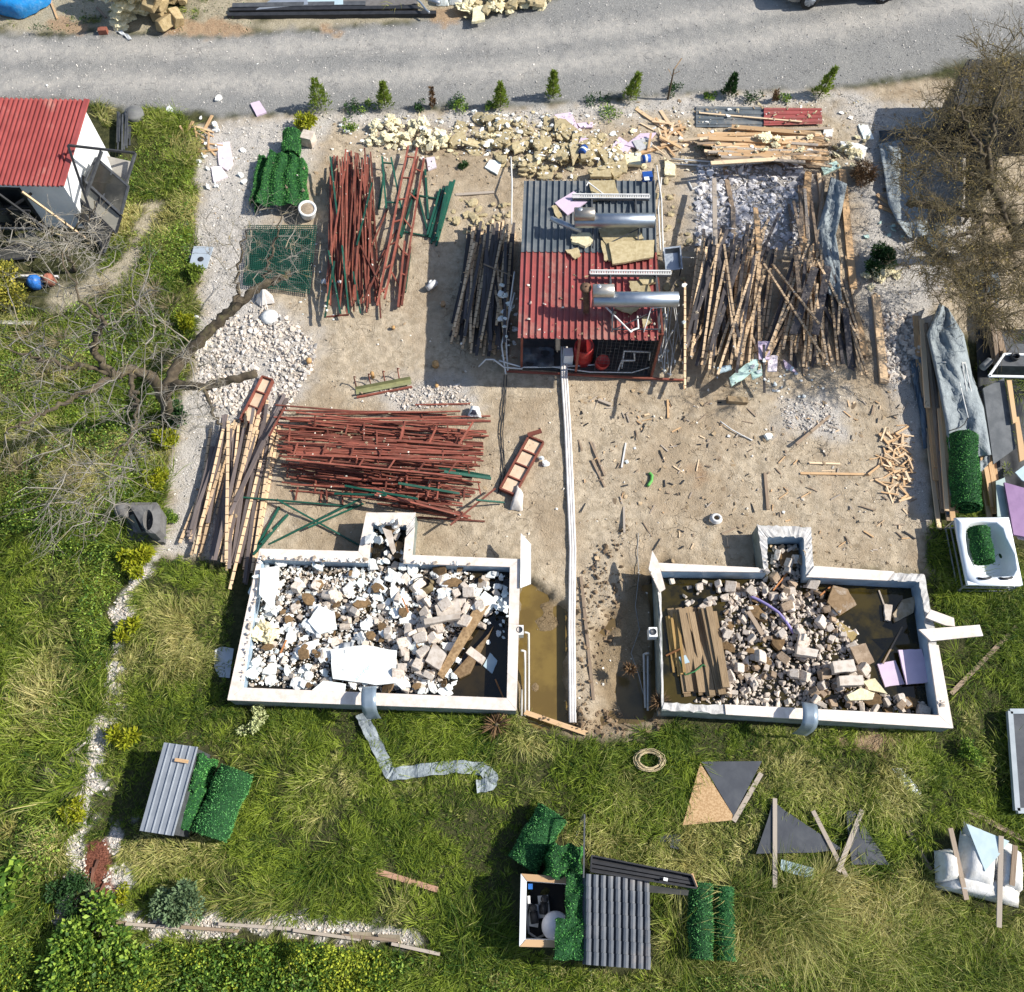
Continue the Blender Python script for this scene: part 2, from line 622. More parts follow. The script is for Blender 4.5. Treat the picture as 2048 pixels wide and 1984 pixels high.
Z0 *= (np.hypot(X0, Y0 - 10) < 26)
Z0 = Z0 - 0.02 - w_wet1 * (0.16 + 0.20 * sstep(fbm(X0, Y0, 1.3, 7, 3) - 0.52, 0.14)) - w_wet_shade2 * (0.09 + 0.16 * sstep(fbm(X0, Y0, 1.1, 7, 3) - 0.44, 0.1))
Z0 += w_mulch * 0.06
Z0 = np.where(in_pool < 0.12, -0.9, Z0)
TV = np.stack([X0, Y0, Z0], 1)
nx, ny = len(ax_x), len(ax_y)
ii = np.arange(nx * ny).reshape(ny, nx)
TF = np.stack([ii[:-1, :-1], ii[:-1, 1:], ii[1:, 1:], ii[1:, :-1]], -1).reshape(-1, 4)
# the dirt and gravel lie under everything: their height is where things rest
hi_, hj_ = np.meshgrid(HX0 + (np.arange(HN) + .5) * HC, HY0 + (np.arange(HMY) + .5) * HC, indexing='ij')
cx = np.clip(np.searchsorted(ax_x, hi_), 0, nx - 1)
cy = np.clip(np.searchsorted(ax_y, hj_), 0, ny - 1)
HM[:] = Z0.reshape(ny, nx)[cy, cx]
def grid_at(W, x, y):
 return W.reshape(ny, nx)[np.clip(np.searchsorted(ax_y, y), 0, ny - 1), np.clip(np.searchsorted(ax_x, x), 0, nx - 1)]
def terrain_material():
 m, nt, bs = _nt('soil_and_gravel')
 L = nt.links
 geo = nt.nodes.new('ShaderNodeNewGeometry')
 pos = geo.outputs['Position']
 def at(n):
  a = nt.nodes.new('ShaderNodeAttribute')
  a.attribute_name = n
  return a.outputs['Fac']
 nb = _noise(nt, pos, 0.7, 6)
 nm = _noise(nt, pos, 5, 6, 0.7)
 nf = _noise(nt, pos, 26, 4, 0.75)
 nff = _noise(nt, pos, 60, 3, 0.8)
 # dry mud with shrinkage cracks
 dirt = _mix(nt, _ramp(nt, nm, 0.36, 0.64), (0.40, 0.325, 0.23), (0.57, 0.475, 0.35))
 dirt = _mix(nt, _math(nt, 'MULTIPLY', _ramp(nt, nb, 0.48, 0.62), 0.55), dirt, (0.44, 0.345, 0.24))
 nb2 = _noise(nt, pos, 0.33, 4)
 dirt = _mix(nt, _math(nt, 'MULTIPLY', _ramp(nt, nb2, 0.47, 0.60), 0.55), dirt, (0.34, 0.255, 0.165))
 dirt = _mix(nt, _math(nt, 'MULTIPLY', _ramp(nt, _noise(nt, pos, 2.2, 6, .75), 0.56, 0.66), 0.5), dirt, (0.25, 0.185, 0.115))
 vo = nt.nodes.new('ShaderNodeTexVoronoi')
 vo.feature = 'DISTANCE_TO_EDGE'
 vo.inputs['Scale'].default_value = 3.4
 wv = nt.nodes.new('ShaderNodeVectorMath')
 wv.operation = 'ADD'
 nv = nt.nodes.new('ShaderNodeTexNoise')
 nv.inputs['Scale'].default_value = 4
 L.new(pos, nv.inputs['Vector'])
 L.new(pos, wv.inputs[0])
 sc_ = nt.nodes.new('ShaderNodeVectorMath')
 sc_.operation = 'SCALE'
 sc_.inputs['Scale'].default_value = 0.35
 L.new(nv.outputs['Color'], sc_.inputs[0])
 L.new(sc_.outputs[0], wv.inputs[1])
 L.new(wv.outputs[0], vo.inputs['Vector'])
 crack = _math(nt, 'MULTIPLY', _ramp(nt, vo.outputs[0], 0.03, 0.005), _ramp(nt, _noise(nt, pos, 0.9, 3), 0.50, 0.66))
 dirt = _mix(nt, _math(nt, 'MULTIPLY', crack, 0.6), dirt, (0.16, 0.12, 0.085))
 dirt = _mix(nt, _math(nt, 'MULTIPLY', _ramp(nt, nf, 0.60, 0.72), 0.5), dirt, (0.24, 0.18, 0.12))
 # grey road stone
 road = _mix(nt, _ramp(nt, nff, 0.36, 0.64), (0.135, 0.133, 0.13), (0.37, 0.365, 0.35))
 road = _mix(nt, _math(nt, 'MULTIPLY', _ramp(nt, nb, 0.40, 0.65), 0.25), road, (0.36, 0.35, 0.32))
 road = _mix(nt, _math(nt, 'MULTIPLY', at('track'), 0.75), road, _mix(nt, _ramp(nt, nm, .3, .7), (0.42, 0.40, 0.37), (0.55, 0.51, 0.455)))
 grav = _mix(nt, _ramp(nt, nff, 0.38, 0.62), (0.34, 0.31, 0.275), (0.66, 0.62, 0.57))
 grav = _mix(nt, _math(nt, 'MULTIPLY', _ramp(nt, nm, 0.52, 0.68), 0.5), grav, (0.42, 0.37, 0.29))
 white = _mix(nt, _ramp(nt, nff, 0.35, 0.6), (0.30, 0.28, 0.25), (0.70, 0.68, 0.64))
 soil = _mix(nt, _ramp(nt, nm, 0.35, 0.65), (0.040, 0.045, 0.018), (0.085, 0.085, 0.035))
 path = _mix(nt, _ramp(nt, nf, 0.35, 0.65), (0.33, 0.28, 0.19), (0.52, 0.46, 0.345))
 rust = _mix(nt, _ramp(nt, nf, 0.35, 0.65), (0.31, 0.20, 0.12), (0.46, 0.335, 0.215))
 mul = _mix(nt, _ramp(nt, nf, 0.40, 0.60), (0.10, 0.035, 0.022), (0.28, 0.11, 0.07))
 c = _mix(nt, at('path'), soil, path)
 c = _mix(nt, at('yard'), c, dirt)
 c = _mix(nt, at('grav'), c, grav)
 c = _mix(nt, at('road'), c, road)
 c = _mix(nt, at('white'), c, white)
 c = _mix(nt, at('rust'), c, rust)
 c = _mix(nt, at('mulch'), c, mul)
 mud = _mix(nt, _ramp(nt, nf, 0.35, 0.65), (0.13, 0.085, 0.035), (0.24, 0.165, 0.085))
 c = _mix(nt, _math(nt, 'MULTIPLY', at('wet'), 0.85), c, mud)  # wet also carries the pit's painted wall shade
 L.new(c, bs.inputs['Base Color'])
 bs.inputs['Roughness'].default_value = 0.95
 bs.inputs['Specular IOR Level'].default_value = 0.15
 b = nt.nodes.new('ShaderNodeBump')
 b.inputs['Strength'].default_value = 0.9
 b.inputs['Distance'].default_value = 0.045
 h = _math(nt, 'ADD', _math(nt, 'MULTIPLY', nff, 0.35), _math(nt, 'ADD', nf, _math(nt, 'MULTIPLY', crack, -0.8)))
 h = _math(nt, 'ADD', h, _math(nt, 'MULTIPLY', nm, 1.2))
 L.new(h, b.inputs['Height'])
 L.new(b.outputs[0], bs.inputs['Normal'])
 return m
TERR = terrain_material()
WT = dict(road=w_road, yard=w_yard, grav=w_grav, white=w_white, path=w_path, rust=w_rust, mulch=w_mulch, wet=w_wet_shade, track=w_track * w_road)
f_center = TF[:, 0]
cls = np.zeros(len(TF), int)
cls[w_yard[f_center] > 0.5] = 1
cls[w_road[f_center] > 0.5] = 2
cls[(w_white[f_center] > 0.5)] = 3
cls[(w_mulch[f_center] > 0.5)] = 4
for k, nm in enumerate(('ground', 'yard', 'road', 'gravel_border', 'mulch_bed')):
 Fk = TF[cls == k]
 used, inv = np.unique(Fk, return_inverse=True)
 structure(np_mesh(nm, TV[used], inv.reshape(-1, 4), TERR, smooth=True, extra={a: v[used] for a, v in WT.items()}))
# ------------------------------------------------------------------ scattered loose stones as stuff
def chunk_proto(seed, flat=1.0, n=9):
 r = random.Random(seed)
 bm = bmesh.new()
 for _ in range(n + 3):
  v = Vector((r.gauss(0, 1), r.gauss(0, 1), r.gauss(0, 1)))
  v.normalize()
  m = max(abs(v.x), abs(v.y), abs(v.z))
  v = v * 0.35 + v / m * 0.65
  bm.verts.new((v.x * 0.5 * r.uniform(.8, 1.1), v.y * 0.5 * r.uniform(.8, 1.1), v.z * 0.5 * flat))
 bmesh.ops.convex_hull(bm, input=bm.verts)
 bmesh.ops.delete(bm, geom=[v for v in bm.verts if not v.link_faces], context='VERTS')
 bmesh.ops.triangulate(bm, faces=bm.faces)
 bm.verts.index_update()
 V = np.array([v.co[:] for v in bm.verts])
 F = np.array([[v.index for v in f.verts] for f in bm.faces])
 bm.free()
 return V, F
CH = [chunk_proto(100 + i, 0.75) for i in range(10)]
CHF = [chunk_proto(200 + i, 0.28, 7) for i in range(10)]
def scatter(name, protos, pts, sizes, mats, label=None, cat=None, tilt=0.5, asp=0.35, parent=None, off=(0, 0, 0)):
 Vs, Fs, Rn, b = [], [], [], 0
 for p, s in zip(pts, sizes):
  V, F = protos[RNG.integers(len(protos))]
  a = RNG.random() * 6.283
  t = RNG.normal(0, tilt)
  ca, sa, ct, st = math.cos(a), math.sin(a), math.cos(t), math.sin(t)
  R = np.array([[ca, -sa, 0], [sa, ca, 0], [0, 0, 1]]) @ np.array([[1, 0, 0], [0, ct, -st], [0, st, ct]])
  e = np.array([1 + RNG.normal(0, asp) * .5, 1 + RNG.normal(0, asp) * .5, 1])
  W = (V * e * s) @ R.T + np.array(p)
  Vs.append(W)
  Fs.append(F + b)
  b += len(V)
  Rn.append(np.full(len(V), RNG.random()))
 o = np_mesh(name, np.concatenate(Vs), np.concatenate(Fs), mats, rnd=np.concatenate(Rn), parent=parent, off=off)
 return stuff(o, label, cat)
def pts_in(poly, n, wf=None, px=True):
 pl = gp(poly) if px else poly
 A = np.array(pl)
 lo, hi = A.min(0), A.max(0)
 out = []
 tries = 0
 while len(out) < n and tries < 60:
  tries += 1
  q = RNG.random((n * 2, 2)) * (hi - lo) + lo
  k = sdist(q[:, 0], q[:, 1], pl) < 0
  q = q[k]
  if wf is not None and len(q):
   q = q[RNG.random(len(q)) < wf(q[:, 0], q[:, 1])]
  out.extend(q.tolist())
 return out[:n]
STONE_L = M('pale_tile_shard', (0.60, 0.59, 0.61), (0.46, 0.45, 0.47), 7, var=0.25, c3=(0.72, 0.69, 0.68))
STONE_W = M('white_stone', (0.70, 0.66, 0.62), (0.48, 0.44, 0.39), 9, var=0.42, c3=(0.50, 0.43, 0.36))
STONE_G = M('grey_stone', (0.46, 0.44, 0.41), (0.30, 0.29, 0.27), 9, var=0.35, c3=(0.62, 0.58, 0.53))
CONC = M('aerated_concrete', (0.60, 0.53, 0.46), (0.47, 0.40, 0.33), 7, var=0.2, stain=(0.22, 0.13, 0.075), stain_amt=0.55)
def stone_field(name, polys, n, lo, hi, mat, label, wf=None, protos=None, lift=0.3):
 pts, sz = [], []
 for poly, k in polys:
  for x, y in pts_in(poly, k, wf):
   s = lo * (hi / lo) ** (RNG.random() ** 2.9)
   sz.append(s)
   pts.append((x, y, float(hm_get(x, y)) + s * lift * 0.6))
 return scatter(name, protos or CH, pts, sz, mat, label, 'gravel')
STRIP = [(60, 1075), (310, 1075), (310, 1300), (240, 1500), (240, 1735), (820, 1765), (820, 1810), (60, 1790)]
stone_field('white_pebbles', [(STRIP, 5200)], 0, 0.025, 0.085, STONE_W, 'white stone chippings of the narrow lawn border',
   lambda x, y: grid_at(w_white, x, y) ** 2)
stone_field('rubble_stones', [([(372, 600), (520, 585), (605, 655), (600, 700), (545, 790), (500, 830), (400, 800), (372, 690)], 5200)], 0, 0.022, 0.17,
   STONE_W, 'pale broken stone rubble spread beside the bare trees',
   lambda x, y: np.clip((fbm(x, y, 1.1, 5, 3) - .3) * 4, 0, 1))
stone_field('rubble_stones', [([(1675, 595), (1760, 600), (1765, 700), (1740, 735), (1690, 735)], 1300)], 0, 0.04, 0.2, STONE_W,
   'pale broken stone heap between the long plank and the tarpaulin')
stone_field('rubble_stones', [([(1335, 318), (1520, 310), (1545, 340), (1535, 480), (1450, 470), (1330, 470)], 2300)], 0, 0.05, 0.26, STONE_L,
   'grey broken tile shards between the two slat heaps', protos=CHF)
stone_field('rubble_stones', [([(1490, 755), (1590, 775), (1615, 830), (1500, 820)], 420), ([(725, 745), (880, 735), (905, 775), (770, 785)], 700)],
   0, 0.03, 0.10, STONE_W, 'small pale stone scatter on the dry yard')
stone_field('loose_gravel', [(Z_GRAV[0], 7000), (Z_GRAV[1], 2600)], 0, 0.02, 0.06, STONE_G, 'loose grey gravel along the edges of the yard',
   lambda x, y: grid_at(w_grav, x, y) ** 2)
stone_field('road_stones', [([(0, 60), (900, 30), (1200, -20), (1960, -20), (1960, 120), (1640, 165), (640, 212), (0, 195)], 4500)], 0, 0.02, 0.055,
   STONE_G, 'loose grey stones on the gravel road', lambda x, y: grid_at(w_road * (1 - 0.7 * w_track), x, y))
# ------------------------------------------------------------------ standing water
WATER = None
def water_material(name, c1, c2, rough=0.08):
 m, nt, bs = _nt(name)
 geo = nt.nodes.new('ShaderNodeNewGeometry')
 n = _noise(nt, geo.outputs['Position'], 1.3, 5)
 nt.links.new(_mix(nt, _ramp(nt, n, 0.38, 0.62), c1, c2), bs.inputs['Base Color'])
 bs.inputs['Roughness'].default_value = rough
 bs.inputs['Specular IOR Level'].default_value = 0.5
 b = nt.nodes.new('ShaderNodeBump')
 b.inputs['Strength'].default_value = 0.08
 nt.links.new(_noise(nt, geo.outputs['Position'], 9, 2), b.inputs['Height'])
 nt.links.new(b.outputs[0], bs.inputs['Normal'])
 return m
def sheet(name, pts, mat):
 mb = MB()
 b = mb.add(pts)
 mb.face(range(b, b + len(pts)))
 o = mb.build(name, mat)
 if o.data.polygons[0].normal.z < 0:
  o.data.flip_normals()
 return o
w1 = structure(sheet('puddle_water', PP([(990, 1085), (1050, 1100), (1110, 1150), (1110, 1410), (990, 1410)], -0.20), water_material('muddy_water', (0.185, 0.125, 0.035), (0.125, 0.082, 0.024))))
w2 = structure(sheet('puddle_water', PP([(1130, 1180), (1190, 1130), (1275, 1110), (1275, 1395), (1130, 1395)], -0.205), MATS.get('x') or water_material('murky_water', (0.16, 0.105, 0.04), (0.10, 0.07, 0.03))))
# ------------------------------------------------------------------ the two pools
STONE_COPE = M('pale_coping_stone', (0.76, 0.68, 0.615), (0.66, 0.57, 0.50), 7, rough=0.6, var=0.07, bump=0.3, stain=(0.52, 0.42, 0.34), stain_amt=0.6)
GREY_COPE = M('bare_concrete_rim', (0.60, 0.58, 0.55), (0.42, 0.40, 0.38), 8, rough=0.9, var=0.08, bump=0.6, stain=(0.80, 0.78, 0.75), stain_amt=0.7)
LINER = M('blue_pool_lining', (0.34, 0.45, 0.55), (0.24, 0.33, 0.42), 3, rough=0.4, bump=0.05, var=0.05, stain=(0.55, 0.52, 0.46), stain_amt=0.4)
RENDERW = M('rendered_pool_wall', (0.30, 0.33, 0.30), (0.20, 0.22, 0.20), 4, rough=0.9, stain=(0.06, 0.12, 0.06))
STEEL = M('stainless_steel', (0.40, 0.44, 0.49), (0.33, 0.37, 0.42), 2, rough=0.42, metal=1.0, bump=0.03, var=0.05)
def pool(name, label, outp, inp, bare, wz, wmat, wname, wlab):
 T = POOL_TOP
 OO, II = PP(outp, T), PP(inp, T)
 c = sum(OO, Vector()) / 8
 t = thing(name, label, 'pool', (c.x, c.y, 0))
 th = 0.05
 mb, ml = MB(), MB()
 n = 8
 for i in range(n):
  j = (i + 1) % n
  o1, o2, i1, i2 = OO[i], OO[j], II[i], II[j]
  sh = lambda p, q, k: p + (q - p) * k
  a, b_, c_, d_ = sh(o1, i1, .06), sh(o2, i2, .06), sh(i2, o2, .12), sh(i1, o1, .12)
  low = lambda p, z: Vector((p.x, p.y, z))
  b = mb.add([low(a, -0.6), low(b_, -0.6), low(b_, T - th), low(a, T - th), low(d_, T - th), low(c_, T - th)])
  mb.face((b, b + 1, b + 2, b + 3))
  mb.face((b + 3, b + 2, b + 5, b + 4))
  l = ml.add([low(d_, T - th), low(c_, T - th), low(c_, -0.9), low(d_, -0.9)])
  ml.face((l, l + 1, l + 2, l + 3))
 mb.build('wall', RENDERW, t)
 ml.build('lining', LINER, t)
 for i in range(n):
  j = (i + 1) % n
  segs = bare.get(i, [(0, 1, 0)])
  for (s0, s1, kind) in segs:
   g = 0.003
   p = [OO[i].lerp(OO[j], s0), OO[i].lerp(OO[j], s1), II[i].lerp(II[j], s1), II[i].lerp(II[j], s0)]
   if s1 == 1 or s0 == 0:
    pass
   cc = sum(p, Vector()) / 4
   p = [cc + (q - cc) * (1 - g) for q in p]
   h = th if kind == 0 else th * 0.45
   m_ = MB()
   if kind == 0:
    m_.prism([Vector((q.x, q.y, T - th + 0.001)) for q in p], h)
   else:                       # broken, bare rim with a ragged edge
    k = 14
    rows = [[], []]
    for a in range(k + 1):
     u = a / k
     e0, e1 = p[0].lerp(p[1], u), p[3].lerp(p[2], u)
     w = (e1 - e0).normalized()
     rows[0].append(e0 + w * U(0.0, 0.05) + Vector((0, 0, U(-.02, 0.01) - th + h)))
     rows[1].append(e1 - w * U(0.0, 0.05) + Vector((0, 0, U(-.02, 0.01) - th + h)))
    m_.grid(rows, 0, False, h)
   o = m_.build('coping_slab' if kind == 0 else 'bare_rim', STONE_COPE if kind == 0 else GREY_COPE, t)
   if kind:
    o['label'] = 'rough grey rim where the coping slab is gone'
 w = sheet(wname, [Vector((p.x, p.y, wz)) for p in [OO[i].lerp(II[i], .5) for i in range(8)]], wmat)
 structure(w)
 if wlab:
  w['label'] = wlab
 poly = [(p.x, p.y) for p in II]
 hm_fill(poly, wz)
 i0, j0 = hm_idx(min(p[0] for p in poly), min(p[1] for p in poly))
 i1, j1 = hm_idx(max(p[0] for p in poly), max(p[1] for p in poly))
 I, J = np.meshgrid(np.arange(i0, i1 + 1), np.arange(j0, j1 + 1), indexing='ij')
 ins = sdist(HX0 + (I + .5) * HC, HY0 + (J + .5) * HC, poly) < 0
 HM[I[ins], J[ins]] = wz
 out = [(p.x, p.y) for p in OO]
 rim = (~ins) & (sdist(HX0 + (I + .5) * HC, HY0 + (J + .5) * HC, out) < 0)
 HM[I[rim], J[rim]] = T
 return t
def spout(parent, p_in, p_out, w):
 """bent stainless steel water blade straddling the rim"""
 a, b = Vector(p_in), Vector(p_out)
 d = (b - a).normalized()
 s = Vector((-d.y, d.x, 0)) * w / 2
 rows = []
 prof = [(-0.16, 0.28), (-0.10, 0.36), (0.02, 0.43), (0.16, 0.44), (0.28, 0.40), (0.36, 0.28), (0.40, 0.05), (0.41, -0.40)]
 for x, z in prof:
  c = a + d * x + Vector((0, 0, z))
  rows.append([c - s, c - s * .4, c + s * .4, c + s])
 mb = MB()
 mb.grid(rows, 0, True, 0.012)
 mb.build('water_blade', M('blue_grey_steel', (0.27, 0.33, 0.39), (0.22, 0.28, 0.34), 3, rough=.35, metal=.35, bump=0, var=.03), parent)
WA = water_material('dark_pool_water', (0.014, 0.012, 0.008), (0.03, 0.022, 0.01), 0.06)
WB = water_material('brown_pool_water', (0.010, 0.009, 0.004), (0.050, 0.036, 0.006), 0.05)
poolA = pool('rubble_pool', 'raised T shaped pool with pale coping, filled with white foam scraps', POOL_A_OUT, POOL_A_IN,
             {5: [(0, 0.45, 0), (0.45, .82, 0), (.82, 1, 0)], 7: [(0, .5, 0), (.5, 1, 0)], 6: [(0, 0.52, 0), (.52, 1, 0)],
              3: [(0, .35, 1), (.35, 1, 0)]}, 0.17, WA, 'pool_water', None)
poolB = pool('rubble_pool', 'raised T shaped pool with broken coping, half full of brown water and concrete blocks', POOL_B_OUT, POOL_B_IN,
             {0: [(0, 0.95, 0), (.95, 1, 1)], 1: [(0, 1, 1)], 2: [(0, 1, 1)], 3: [(0, 1, 1)], 4: [(0, .72, 0), (.72, 1, 1)], 5: [(0, .48, 1), (.48, 1, 0)],
              6: [(0, .78, 0), (.78, 1, 1)], 7: [(0, 1, 1)]}, 0.08, WB, 'pool_water', None)
spout(poolA, P(711, 1333, POOL_TOP), P(711, 1355, POOL_TOP), PX(27, 1330))
spout(poolB, P(1540, 1364, POOL_TOP), P(1540, 1386, POOL_TOP), PX(28, 1365))
# ------------------------------------------------------------------ shared materials
RED_SHEET = M('red_roof_sheet', (0.36, 0.085, 0.078), (0.29, 0.065, 0.06), 1.6, rough=0.5, var=0.04, bump=0.08, stain=(0.50, 0.27, 0.22), stain_amt=0.8)
RED_SHEET2 = M('faded_red_roof_sheet', (0.34, 0.085, 0.078), (0.27, 0.075, 0.066), 1.8, rough=0.45, var=0.04, bump=0.08, stain=(0.37, 0.22, 0.175), stain_amt=0.85)
GREY_SHEET = M('dark_roof_sheet', (0.10, 0.12, 0.135), (0.16, 0.175, 0.185), 2.0, rough=0.5, var=0.04, bump=0.08, stain=(0.29, 0.265, 0.23), stain_amt=0.8)
TILE_SHEET = M('anthracite_tile_sheet', (0.055, 0.066, 0.085), (0.085, 0.097, 0.115), 2.0, rough=0.4, var=0.04, bump=0.06, stain=(0.34, 0.27, 0.22), stain_amt=0.35)
WALLW = M('white_plaster', (0.80, 0.81, 0.81), (0.74, 0.75, 0.76), 2, rough=0.9, var=0.03, bump=0.1, stain=(0.62, 0.62, 0.60), stain_amt=0.4)
BLACKM = M('black_painted_steel', (0.02, 0.021, 0.024), (0.03, 0.03, 0.034), 6, rough=0.5, var=0.15, bump=0.1)
GREYM = M('grey_painted_steel', (0.055, 0.058, 0.064), (0.085, 0.09, 0.097), 6, rough=0.5, var=0.15, bump=0.1)
GALV = M('galvanised_steel', (0.45, 0.48, 0.52), (0.36, 0.39, 0.43), 3, rough=0.4, metal=0.6, bump=0.05, var=0.1)
RUST = M('rust_red_steel', (0.25, 0.075, 0.05), (0.165, 0.05, 0.034), 5, rough=0.65, var=0.42, bump=0.2, stain=(0.28, 0.13, 0.085), stain_amt=0.5)
GREENM = M('green_painted_steel', (0.013, 0.085, 0.055), (0.011, 0.065, 0.045), 5, rough=0.45, var=0.25, bump=0.1, stain=(0.07, 0.15, 0.115), stain_amt=0.4)
WOOD = M('fresh_timber', (0.66, 0.44, 0.24), (0.52, 0.32, 0.165), grain=True, rough=0.75, var=0.2, bump=0.25, c3=(0.62, 0.47, 0.31))
WOODO = M('weathered_timber', (0.36, 0.27, 0.19), (0.25, 0.18, 0.125), grain=True, rough=0.85, var=0.25, bump=0.4, c3=(0.33, 0.28, 0.23))
SLAT_T = M('cut_slat_edge', (0.70, 0.52, 0.335), (0.55, 0.38, 0.225), grain=True, bands=0.23, rough=0.8, var=0.22, bump=0.3)
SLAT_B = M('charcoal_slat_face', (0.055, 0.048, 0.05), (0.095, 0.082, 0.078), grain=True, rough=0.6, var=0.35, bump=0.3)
SLAT_G = M('brown_grey_slat_face', (0.19, 0.155, 0.145), (0.13, 0.105, 0.10), grain=True, rough=0.65, var=0.25, bump=0.3)
GLASS_D = M('dusty_dark_glass', (0.035, 0.035, 0.03), (0.065, 0.062, 0.052), 1.2, rough=0.18, var=0.2, bump=0.0, stain=(0.17, 0.16, 0.13), stain_amt=0.8, spec=0.6)
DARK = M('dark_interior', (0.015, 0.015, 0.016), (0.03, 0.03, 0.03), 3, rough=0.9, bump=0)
WOOLY = M('brown_rock_wool', (0.49, 0.41, 0.25), (0.39, 0.315, 0.175), 12, rough=0.98, var=0.16, bump=0.8, stain=(0.30, 0.23, 0.125), stain_amt=0.45)
WOOLP = M('pale_glass_wool', (0.80, 0.73, 0.50), (0.68, 0.59, 0.36), 9, rough=0.98, var=0.14, bump=0.9, stain=(0.78, 0.73, 0.56), stain_amt=0.6)
PINK = M('pink_foam_board', (0.66, 0.53, 0.65), (0.61, 0.49, 0.61), 5, rough=0.8, var=0.08, bump=0.1)
FOAM = M('white_foam', (0.84, 0.845, 0.82), (0.74, 0.75, 0.73), 12, rough=0.9, var=0.07, bump=0.3, c3=(0.74, 0.80, 0.78), stain=(0.56, 0.48, 0.38), stain_amt=0.45)
MINT = M('mint_foam', (0.52, 0.68, 0.61), (0.42, 0.58, 0.53), 5, rough=0.85, var=0.08, bump=0.1)
PVC = M('white_plastic_pipe', (0.74, 0.73, 0.71), (0.64, 0.63, 0.60), 5, rough=0.45, var=0.08, bump=0.0)
CLOTH = M('grey_membrane', (0.28, 0.315, 0.33), (0.21, 0.24, 0.255), 6, rough=0.75, var=0.05, bump=0.9, bdist=.03, stain=(0.36, 0.41, 0.43), stain_amt=0.6)
TURF = M('artificial_hedge_backing', (0.008, 0.045, 0.012), (0.012, 0.065, 0.018), 14, rough=0.9, bump=0.6)
TURFB = M('artificial_hedge_leaf', (0.045, 0.23, 0.048), (0.03, 0.155, 0.034), 14, rough=0.6, var=0.5, bump=0, spec=.2, c3=(0.11, 0.32, 0.075))
CHARC = M('charcoal_sheet', (0.045, 0.05, 0.062), (0.06, 0.066, 0.078), 3, rough=0.7, var=0.08, bump=0.1, stain=(0.10, 0.105, 0.11), stain_amt=0.4)
def corrug(mb, TL, TR, BR, BL, n, depth, mi=0, rows=1, prof='trap', thick=0.004, step=0.0):
 """ribbed sheet; ribs run TL->BL; rows>1 with step makes tile courses"""
 TL, TR, BR, BL = map(Vector, (TL, TR, BR, BL))
 nor = (TR - TL).cross(BL - TL).normalized()
 if nor.z < 0:
  nor = -nor
 us = []
 if prof == 'trap':
  for k in range(n):
   for f, h in ((0.0, 0), (0.30, 0), (0.42, 1), (0.78, 1), (0.90, 0)):
    us.append(((k + f) / n, h))
 elif prof == 'rib':
  for k in range(n):
   for f, h in ((0.0, 0), (0.74, 0), (0.80, 1), (0.90, 1), (0.96, 0)):
    us.append(((k + f) / n, h))
 elif prof == 'tile':
  for k in range(n):
   for f, h in ((0.0, 0), (0.07, 0), (0.2, 1), (0.5, 1.12), (0.84, 1), (0.97, 0)):
    us.append(((k + f) / n, h))
 else:
  for k in range(n):
   for f in (0, .125, .25, .375, .5, .625, .75, .875):
    us.append(((k + f) / n, 0.5 - 0.5 * math.cos(2 * math.pi * f)))
 us.append((1.0, 0))
 vs_ = []
 for r in range(rows):
  vs_ += [(r / rows, step), ((r + 0.985) / rows, 0)] if rows > 1 else [(0, 0), (0.5, 0), (1, 0)]
 G = []
 for v, st in vs_:
  G.append([TL.lerp(TR, u).lerp(BL.lerp(BR, u), v) + nor * (h * depth + st) for u, h in us])
 mb.grid(G, mi, False, thick)
